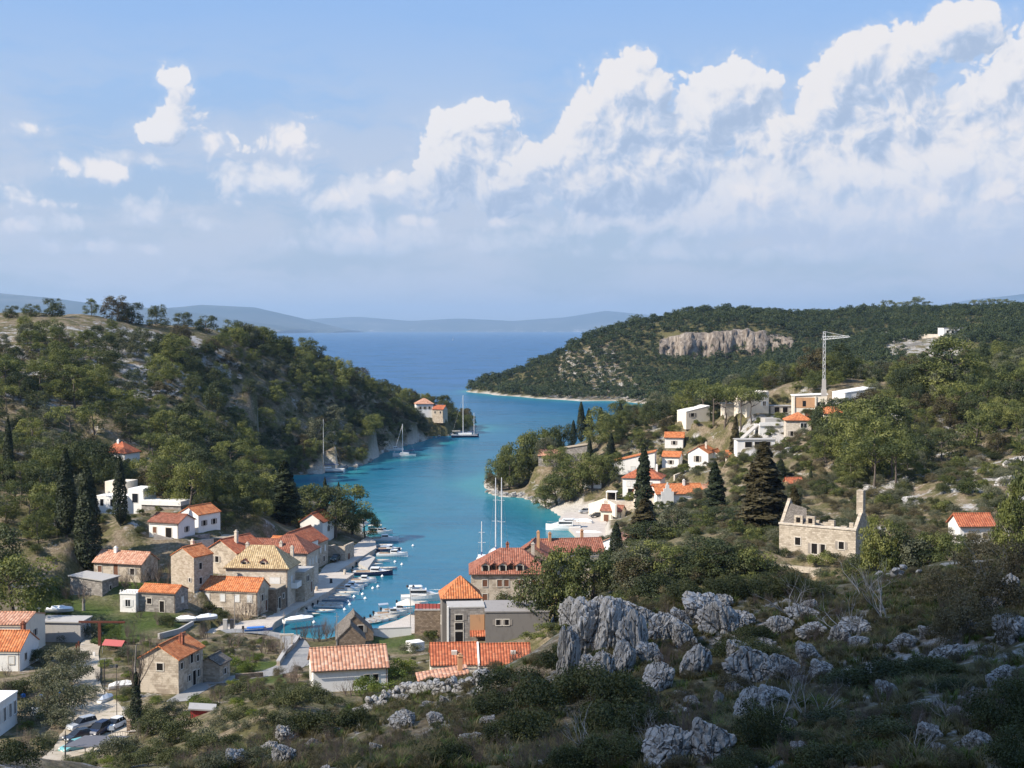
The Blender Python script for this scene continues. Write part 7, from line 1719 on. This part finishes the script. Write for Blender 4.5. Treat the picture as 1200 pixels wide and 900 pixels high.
    o, H, B = boat('sloop', 'white single masted sloop anchored in the middle of the inlet', T(474, 535), 10, 184, 'sail', 'hull_white'); rig(o, .8, H, 14.2, 4.4, .14, L=10, B=B); MB().box(-2, 1.8, -.8, .8, H - .03, H + .55).build('cabin', 'hull_white', o); MB().box(-4.2, -2.1, -.9, .9, H + 1.6, H + 1.7).build('bimini', 'sailcover', o); MB().tube([(4.6, 0, H), (.95, 0, 13.4)], [.09, .05], 5).build('furled_jib', 'mast', o)
    o, H, B = boat('ketch', 'dark hulled two masted ketch anchored off the left point', T(545, 512.5), 14, 6, 'sail', 'hull_navy', B=4.0); rig(o, -1.0, H, 21.5, 4.6, .18, L=14, B=B); rig(o, 4.6, H, 12.5, 3.4, .15, L=14, B=B, stays=False, spreaders=1); MB().box(-3.5, 3.4, -1.1, 1.1, H - .03, H + .8).build('deckhouse', 'hull_white', o); MB().box(-6.6, -2.5, -1.2, 1.2, H + 1.7, H + 1.78).build('awning', 'canvas', o); MB().box(-7, 6.2, -B * .503, B * .503, H * .72, H * .84).build('rubbing_strake', 'hull_white', o)
    for (px, py, L, h1_, lb, hd) in [(581, 655, 13, 19.5, 'tall masted sailing yacht hidden behind the mansion, left mast of the close pair', 94), (588, 657, 14, 19.8, 'sailing yacht behind the mansion, right mast of the close pair', 96), (564.5, 660, 9, 9.8, 'smaller sailing yacht with a short mast left of the close mast pair', 90)]:
        o, H, B = boat('sailing_yacht', lb, T(px, py), L, hd, 'sail', 'hull_white'); rig(o, .4, H, h1_, 4, .15, L=L, B=B); MB().box(-2.5, 2.2, -.9, .9, H - .03, H + .5).build('cabin', 'hull_white', o)
    o, H, B = boat('sailing_yacht', 'tiny sail on the horizon of the open sea', at_y(531, 387.5, 7000) * 1.0, 16, 60, 'sail', 'hull_white'); o.location.z = 0; MB().slab([(-5, -.06, 2), (.3, -.06, 2), (.3, .06, 22), (.0, .06, 22)], .3).build('sail', 'mast', o)
    MB().tube([(.4, 0, 1), (.4, 0, 22)], [.15, .1], 5).build('mast', 'mast', o)
    buoys = [(470, 644), (476, 649), (463, 659), (471, 662), (437, 690), (443, 688), (425, 697), (408, 706), (410, 709), (404, 715), (428, 702), (415, 700), (420, 693), (448, 676), (484, 640), (368, 730), (480, 690)]
    b0 = None
    for i, (px, py) in enumerate(buoys):
        m = MB().cyl(0, 0, -.1, .15, .28, 8, .36).cyl(0, 0, .153, .42, .36, 8, .12).cyl(0, 0, .423, .55, .06, 5).mesh('buoy', 'hull_white') if b0 is None else b0
        b0 = m; o = link('mooring_buoy', m); o.location = T(px, py); tag(o, 'small white mooring buoy floating off the quay boats', 'buoy', 'mooring buoys')

# ------------------------------------------------------------------ cars
def car(label, p, heading, mat, kind='hatch'):
    o = empty('parked_car', p, rad(heading), label, 'car'); o.scale = (.88, .88, .9)
    W, Hb = .86, .82
    prof = {'hatch': [(-1.95, .38), (-2.0, .75), (-1.75, .98), (.75, .98), (1.75, .80), (2.0, .62), (2.0, .35)], 'suv': [(-2.15, .42), (-2.2, .85), (-2.1, 1.1), (.85, 1.1), (2.0, .98), (2.2, .75), (2.2, .42)]}[kind]
    top = {'hatch': [(-1.85, .97), (-1.5, 1.46), (.05, 1.50), (.95, .97)], 'suv': [(-2.1, 1.09), (-1.9, 1.68), (.15, 1.72), (1.05, 1.09)]}[kind]
    m = MB(); n = len(prof)
    for sg in (1, -1):
        q = [(x, sg * (W - (.06 if z > .9 else 0)), z) for x, z in prof]; m.face(*(q if sg < 0 else q[::-1]))
    for i in range(n):
        a, c = prof[i], prof[(i + 1) % n]; f = lambda z: W - (.06 if z > .9 else 0)
        m.face((a[0], f(a[1]), a[1]), (c[0], f(c[1]), c[1]), (c[0], -f(c[1]), c[1]), (a[0], -f(a[1]), a[1]))
    r0, r1 = top[1], top[2]
    m.slab([(r0[0] - .02, -.62, r0[1] + .05), (r1[0] + .02, -.62, r1[1] + .05), (r1[0] + .02, .62, r1[1] + .05), (r0[0] - .02, .62, r0[1] + .05)], .06)
    m.build('body', mat, o)
    g_ = MB()
    q = [(x, .80 if i in (0, 3) else .62, z) for i, (x, z) in enumerate(top)]
    g_.face(*q[::1]); g_.face(*[(x, -y, z) for x, y, z in q[::-1]])
    for i, j in ((0, 1), (2, 3)): g_.face((q[i][0], -q[i][1], q[i][2]), (q[j][0], -q[j][1], q[j][2]), q[j], q[i])
    gl = g_.build('windows', 'glass', o)
    pl = MB()
    for x in (top[1][0] + .5, top[2][0] - .35): 
        for sg in (1, -1): pl.slab([(x - .05, sg * .80 - .02, .99), (x + .05, sg * .80 - .02, .99), (x + .05, sg * .65, top[1][1]), (x - .05, sg * .65, top[1][1])], .03)
    pl.build('pillar', mat, gl)
    wx = 1.25 if kind == 'hatch' else 1.38
    for x in (wx, -wx):
        for sg in (1, -1):
            V, F = [], []; k = 12; rr = .31 if kind == 'hatch' else .36
            w = MB()
            ring = [[(x + rr * math.cos(2 * math.pi * i / k), sg * yy, rr + rr * math.sin(2 * math.pi * i / k)) for i in range(k)] for yy in (.66, .885)]
            for i in range(k): j = (i + 1) % k; w.face(ring[0][i], ring[0][j], ring[1][j], ring[1][i])
            w.face(*ring[1]); wo = w.build('wheel', 'motor', o)
            MB().face(*[(x + rr * .6 * math.cos(2 * math.pi * i / k), sg * .892, rr + rr * .6 * math.sin(2 * math.pi * i / k)) for i in range(k)]).build('rim', 'metal', wo)
    fx = prof[-1][0]
    for sg in (1, -1):
        MB().box(fx - .10, fx + .015, sg * .62 - .16, sg * .62 + .16, .60, .76).build('headlight', 'wframe', o)
        MB().box(prof[0][0] - .03, prof[0][0] + .06, sg * .68 - .1, sg * .68 + .1, .68, .88).build('tail_light', 'redpaint', o)
    MB().box(fx, fx + .02, -.26, .26, .44, .55).build('number_plate', 'wframe', o)
    return o

def build_cars():
    MAT.update(car_teal=plain('teal_car_paint', (.16, .40, .40), .3, spec=.6, var=.04), car_navy=plain('navy_car_paint', (.012, .018, .05), .25, spec=.6, var=.04), car_black=plain('dark_car_paint', (.025, .030, .038), .25, spec=.6, var=.04), car_silver=plain('silver_car_paint', (.52, .54, .56), .3, .4, var=.04), car_white=plain('white_car_paint', (.72, .73, .74), .3, spec=.6, var=.04), car_green=plain('dark_green_car_paint', (.018, .045, .042), .3, spec=.6, var=.04))
    for (px, py, z, hd, m, k, lb) in [(87, 877, 3.5, 232, 'car_teal', 'hatch', 'turquoise hatchback nearest in the gravel yard'), (91, 864, 3.5, 230, 'car_black', 'hatch', 'dark hatchback between the turquoise car and the grey one'), (96, 852, 3.5, 232, 'car_silver', 'suv', 'grey car at the back of the left parked row'), (116, 858, 3.5, 256, 'car_navy', 'suv', 'navy blue people carrier in the gravel yard'), (134, 852, 3.5, 252, 'car_white', 'hatch', 'silver white hatchback at the right of the yard'),
                                     (393, 658, 1.3, -100, 'car_green', 'hatch', 'dark green car parked on the quay by the walled yard'), (646, 740, 4.4, 200, 'car_navy', 'hatch', 'dark blue car half hidden behind the rock crag'), (685, 601, .9, 200, 'car_silver', 'hatch', 'silver car parked behind the beach landing'), (698, 606, .95, 195, 'car_black', 'hatch', 'dark car parked right of the silver car at the landing')]:
        p = at_z(px, py, z); g_ = h1(p.x, p.y); p.z = max(g_ + .06, z if py < 700 and px < 700 and z < 1.4 else -9)
        car(lb, p, hd, m, k)

# ------------------------------------------------------------------ poles, crane, yard things
def lamp(px, py, z, h, label, heads=1, mat='metal', r=.07, globe='darkmetal'):
    o = empty('street_lamp', at_z(px, py, z), 0, label, 'street lamp'); MB().cyl(0, 0, 0, h, r, 8, r * .7).build('post', mat, o)
    for s in ((0,) if heads == 1 else (-1, 1)):
        a = MB()
        if s: a.tube([(0, 0, h - .1), (s * .55, 0, h + .05)], [.035, .035], 5)
        a.cyl(s * .55, 0, h + .02, h + .38, .26, 8, .16); a.build('lamp_head', globe, o)

def build_yard():
    lamp(481, 736, 1.2, 7.4, 'tall thin harbour lamp with two dark heads', 2)
    lamp(137, 846, 3.6, 7.2, 'tall black lamp post beside the dirt track', 1, 'darkmetal', .05)
    for (px, py, z, h, lb, m) in [(395, 762, 2.2, 6.2, 'pale flag pole in front of the dark stone huts', 'metal'), (333, 762, 2.2, 6.4, 'thin wooden pole at the quay corner', 'greywood'), (275, 733, 2.2, 6.0, 'utility pole in front of the orange roofed house', 'greywood'), (123, 818, 3.3, 5.5, 'thin dark post by the upended dinghy', 'darkmetal'), (46, 735, 4.5, 3.8, 'white utility post at the lawn edge', 'wframe'), (77, 895, 3.4, 4.0, 'thin post at the corner of the grey canopy', 'darkmetal')]:
        o = empty('pole', at_z(px, py, z), 0, lb, 'pole'); MB().cyl(0, 0, -.3, h, .075, 7, .05).build('post', m, o); MB().box(-.35, .35, -.03, .03, h - .6, h - .52).build('crossarm', m, o)
    # tower crane
    c = empty('tower_crane', at_y(965.5, 458, 405), rad(-12), 'slim white tower crane with short jib above the villas', 'crane'); H = 17.6; s = .32; m = MB()
    for x in (-s, s):
        for y in (-s, s): m.tube([(x, y, -1), (x, y, H)], [.06, .06], 4)
    for i in range(17):
        z = i * H / 17; z1 = z + H / 17; f = 1 if i % 2 else -1
        m.tube([(-s * f, -s, z), (s * f, -s, z1)], [.05, .05], 4); m.tube([(-s * f, s, z), (s * f, s, z1)], [.05, .05], 4); m.tube([(-s, -s * f, z), (-s, s * f, z1)], [.05, .05], 4); m.tube([(s, -s * f, z), (s, s * f, z1)], [.05, .05], 4)
    m.build('mast', 'mast', c)
    j = MB(); zj = H - 2.4
    j.tube([(-.4, -.35, zj), (7.0, -.3, zj + .7)], [.08, .06], 4).tube([(-.4, .35, zj), (7.0, .3, zj + .7)], [.08, .06], 4).tube([(-.4, 0, zj + .9), (7.0, 0, zj + 1.1)], [.08, .06], 4)
    for i in range(9):
        x = i * .82; zz = zj + x * .1; j.tube([(x, -.32, zz), (x + .4, 0, zj + .9 + x * .03), (x + .8, -.32, zz + .08)], [.04, .04, .04], 3).tube([(x, .32, zz), (x + .4, 0, zj + .9 + x * .03), (x + .8, .32, zz + .08)], [.04, .04, .04], 3)
    j.build('jib', 'mast', c); MB().tube([(0, 0, H), (6.0, 0, zj + 1.1)], [.04, .04], 4).tube([(0, 0, H), (-.8, 0, zj)], [.04, .04], 4).build('tie_bar', 'mast', c); MB().box(-.8, .8, -.8, .8, -1.5, .4).box(-.6, .6, -.6, .6, .403, 3.4).build('ballast', 'concrete', c)
    # rusty portal
    p = empty('steel_portal', at_z(117, 760, 3.2), rad(-2), 'rusty steel portal frame standing over the track entrance', 'portal')
    m = MB().box(-.24, .24, -.15, .15, -.5, 4.2).box(-3.6, -3.35, -.1, .1, -3, 1.2); m.build('upright', 'rust', p); MB().box(-3.4, 4.2, -.17, .17, 4.203, 4.5).build('beam', 'rust', p)
    g_ = empty('yard_gate', at_z(98, 771, 3.3), 0, 'white low gate between rusty posts at the end of the dirt track', 'gate'); MB().box(-1.2, -1.0, -.1, .1, -.3, 2.2).box(-.75, -.6, -.1, .1, -.3, 2.2).build('post', 'rust', g_); MB().box(-.55, 1.8, -.05, .05, .0, .18).box(1.5, 1.8, -.1, .1, .183, .9).build('sill', 'white', g_)
    # grey canopy
    p = empty('car_canopy', at_z(112, 889, 3.4), rad(-4), 'grey sheet roof canopy at the bottom of the track', 'canopy')
    MB().slab([(-3.4, -1.6, 1.9), (2.6, -1.6, 2.0), (3.6, 1.8, 2.3), (-2.0, 1.8, 2.25)], .1).build('roof', 'sheet', p)
    m = MB()
    for x, y in ((-3.2, -1.4), (2.4, -1.4), (3.2, 1.6), (-1.9, 1.6)): m.cyl(x, y, -.6, 1.86, .06, 6)
    m.build('post', 'darkmetal', p)
    for (px, lb) in ((91, 'left brick gate pillar under the grey canopy'), (104, 'right brick gate pillar under the grey canopy')):
        MB().box(-.28, .28, -.28, .28, -1, 1.2).box(-.34, .34, -.34, .34, 1.203, 1.32); o = MB().box(-.28, .28, -.28, .28, -1, 1.2).box(-.34, .34, -.34, .34, 1.203, 1.32).build('gate_pillar', 'rubble'); o.location = at_z(px, 900, 3.4); tag(o, lb, 'pillar')
    o = MB().box(-.3, .3, -.3, .3, -1, 1.5).box(-.36, .36, -.36, .36, 1.503, 1.62).build('gate_pillar', 'rubble'); o.location = at_z(152, 858, 3.5); tag(o, 'stone gate pillar right of the parked cars', 'pillar')
    f = empty('railing', at_z(141, 868, 3.5), rad(25), 'iron railing left of the stone gate pillar', 'railing'); m = MB()
    for i in range(9): m.cyl(-1.2 + i * .3, 0, 0, 1.1, .02, 4)
    m.build('bars', 'darkmetal', f); MB().box(-1.25, 1.25, -.03, .03, 1.1, 1.15).build('rail', 'darkmetal', f)
    s = empty('road_sign', at_z(131, 872, 3.5), 0, 'small blue grey sign on a thin post in the yard', 'sign'); MB().cyl(0, 0, 0, 2.3, .035, 6).build('post', 'metal', s); MB().box(-.3, .3, -.06, -.03, 1.75, 2.3).build('panel', 'hull_grey', s)
    for (px, py, lb) in [(27, 822, 'leftmost blue barrel under the olives'), (48, 823, 'large blue barrel among the olives'), (72, 815, 'small blue barrel beside the dirt track')]:
        o = empty('barrel', at_z(px, py, 3.6), 0, lb, 'barrel'); MB().cyl(0, 0, -.1, 1.0, .38, 10, .36).build('drum', 'bluetarp', o); MB().cyl(0, 0, 1.003, 1.06, .3, 10).build('lid', 'bluetarp', o)
    o = empty('water_tank', at_z(41, 840, 3.5), 0, 'white square water tank in the olive garden', 'water tank'); MB().box(-.55, .55, -.5, .5, 0, 1.15).build('tank', 'hull_white', o); MB().cyl(0, 0, 1.153, 1.25, .2, 8).build('cap', 'darkmetal', o)
    o = empty('canvas_shelter', at_z(135, 766, 3.2), rad(-10), 'faded red canvas shelter beside the rusty portal', 'shelter'); MB().slab([(-1.7, -1.2, 1.6), (1.7, -1.2, 1.5), (1.7, 0, 2.2), (-1.7, 0, 2.3)], .05).slab([(-1.7, 0, 2.3), (1.7, 0, 2.2), (1.7, 1.2, 1.5), (-1.7, 1.2, 1.6)], .05).build('canvas', 'redtarp', o)
    m = MB()
    for x in (-1.6, 1.6):
        for y in (-1.1, 1.1): m.cyl(x, y, -.3, 1.5, .04, 5)
    m.build('pole', 'metal', o)
    boat('covered_boat', 'white covered boat stored beside the bare tree', at_z(145, 808, 3.6) + Vector((0, 0, .3)), 4.2, 20, 'covered', 'hull_white')
    boat('dinghy', 'white dinghy leaning by the dirt track', at_z(124, 824, 3.4) + Vector((0, 0, .35)), 3.0, 70, 'covered', 'hull_white')
    boat('covered_boat', 'white wrapped boat in the yard left of the orange roofed house', at_z(218, 730, 3.2) + Vector((0, 0, .35)), 3.8, 5, 'covered', 'hull_white')
    boat('covered_boat', 'boat half covered by white and blue sheets next to the wrapped boat', at_z(242, 728, 3.2) + Vector((0, 0, .35)), 4.0, 28, 'covered', 'hull_grey')
    boat('covered_boat', 'white covered boat standing on the green lawn', at_z(70, 719, 4.7) + Vector((0, 0, .4)), 4.8, 5, 'covered', 'hull_white')
    o, H, B = boat('laid_up_boat', 'bright blue boat with tarpaulin laid up on the road by the quay', at_z(303, 742, 2.3) + Vector((0, 0, .5)), 4.8, 8, 'open', 'bluetarp'); MB().slab([(-2, -.6, H + .1), (1, -.6, H + .2), (1, .6, H + .2), (-2, .6, H + .1)], .15).build('cover', 'bluetarp', o)
    for (px, py, z, m, w, lb) in [(264, 736, 2.2, 'concrete', .7, 'grey electrical cabinet in front of the orange roofed house'), (272, 736, 2.2, 'darkmetal', .6, 'dark waste bin beside the grey cabinet')]:
        o = empty('utility_box', at_z(px, py, z), 0, lb, 'box'); MB().box(-w / 2, w / 2, -.3, .3, -.2, 1.5).build('cabinet', m, o); MB().box(-w / 2 - .04, w / 2 + .04, -.34, .34, 1.503, 1.58).build('lid', m, o)
    for (px, py, h, m, lb) in [(404, 673, .9, 'pale', 'white stone pillar at the pier corner'), (388, 683, .8, 'darkmetal', 'dark bin on the open quay'), (371, 692, .7, 'pale', 'pale mooring post before the hipped house'), (354, 704, .8, 'pale', 'pale planter post on the shaded quay'), (326, 718, .8, 'pale', 'pale post where the quay narrows')]:
        o = MB().cyl(0, 0, 0, h, .32, 8, .26).cyl(0, 0, h + .003, h + .12, .34, 8, .2).build('bollard', m); o.location = at_z(px, py, 1.255); tag(o, lb, 'bollard')
    # stone archway by the garden
    o = empty('garden_arch', at_z(336, 762, 2.4), rad(10), 'white stone garden archway above the curving road', 'archway'); MB().box(-1.0, -.7, -.2, .2, -.3, 2.4).box(.7, 1.0, -.2, .2, -.3, 2.4).build('pillar', 'pale', o); MB().box(-1.15, 1.15, -.25, .25, 2.403, 2.7).build('lintel', 'pale', o)
    o = empty('terrace_rail', at_z(501, 741, 2.0), 0, 'orange mesh rail on top of the dark terrace wall', 'railing'); m = MB(); zt = 4.05
    for i in range(8): m.box(-2.2 + i * .62, -2.12 + i * .62, -.04, .04, zt, zt + 1.0)
    m.build('post', 'rust', o); MB().box(-2.2, 2.25, -.02, .02, zt + .12, zt + .98).build('panel', 'redtarp', o)
    # palms
    for (px, py, h, lb) in [(582, 752, 2.2, 'leftmost palm before the grey annex wall'), (603, 750, 2.6, 'middle palm before the grey annex wall'), (624, 748, 2.2, 'rightmost palm before the grey annex wall')]:
        t = empty('palm_tree', at_z(px, py, 3.5), 0, lb, 'palm'); MB().tube([(0, 0, -.3), (.05, 0, h * .5), (0, 0, h)], [.16, .12, .12], 7).build('trunk', 'bark', t); rs = np.random.RandomState(px); V, F = [], []
        for i in range(22):
            a = rs.uniform(0, 6.28); up = rs.uniform(.1, 1.2); L = rs.uniform(.9, 1.35); prev = None
            for k in range(6):
                s = k / 5; x = L * s * math.cos(up * .9); z = h + L * (math.sin(up) * s - .75 * s * s); w = .17 * (1 - s) + .02
                l, r = (x * math.cos(a) - w * math.sin(a), x * math.sin(a) + w * math.cos(a), z - .03), (x * math.cos(a) + w * math.sin(a), x * math.sin(a) - w * math.cos(a), z - .03)
                V += [l, r]
                if k: n = len(V); F.append((n - 4, n - 3, n - 1, n - 2))
        link('crown', np_mesh('palm_crown', V, F, MAT['fresh'], False, dict(tone=np.full(len(V), .75))), t)
# ------------------------------------------------------------------ assemble
build_quays()
build_ground()
build_sea()
island('distant_hills', [(-120, 352), (0, 343), (60, 349), (130, 358), (200, 362), (260, 372), (330, 382), (350, 386)], 20000, 3000, MAT['island'])
island('far_island', [(120, 372), (180, 362), (240, 357), (300, 360), (350, 372), (395, 384), (410, 387)], 24000, 3000, MAT['island'])
island('farthest_hills', [(360, 374), (420, 371), (480, 376), (540, 373), (600, 376), (660, 372), (710, 364), (750, 368), (800, 372), (900, 374), (1050, 370), (1130, 352), (1200, 344), (1300, 340)], 33000, 3000, MAT['island'])
build_haze()
build_shade_cloud()
build_rocks()
build_dry_walls()
build_trees()
build_columns()
build_shrubs()
build_grass()
build_boats()
build_cars()
build_yard()
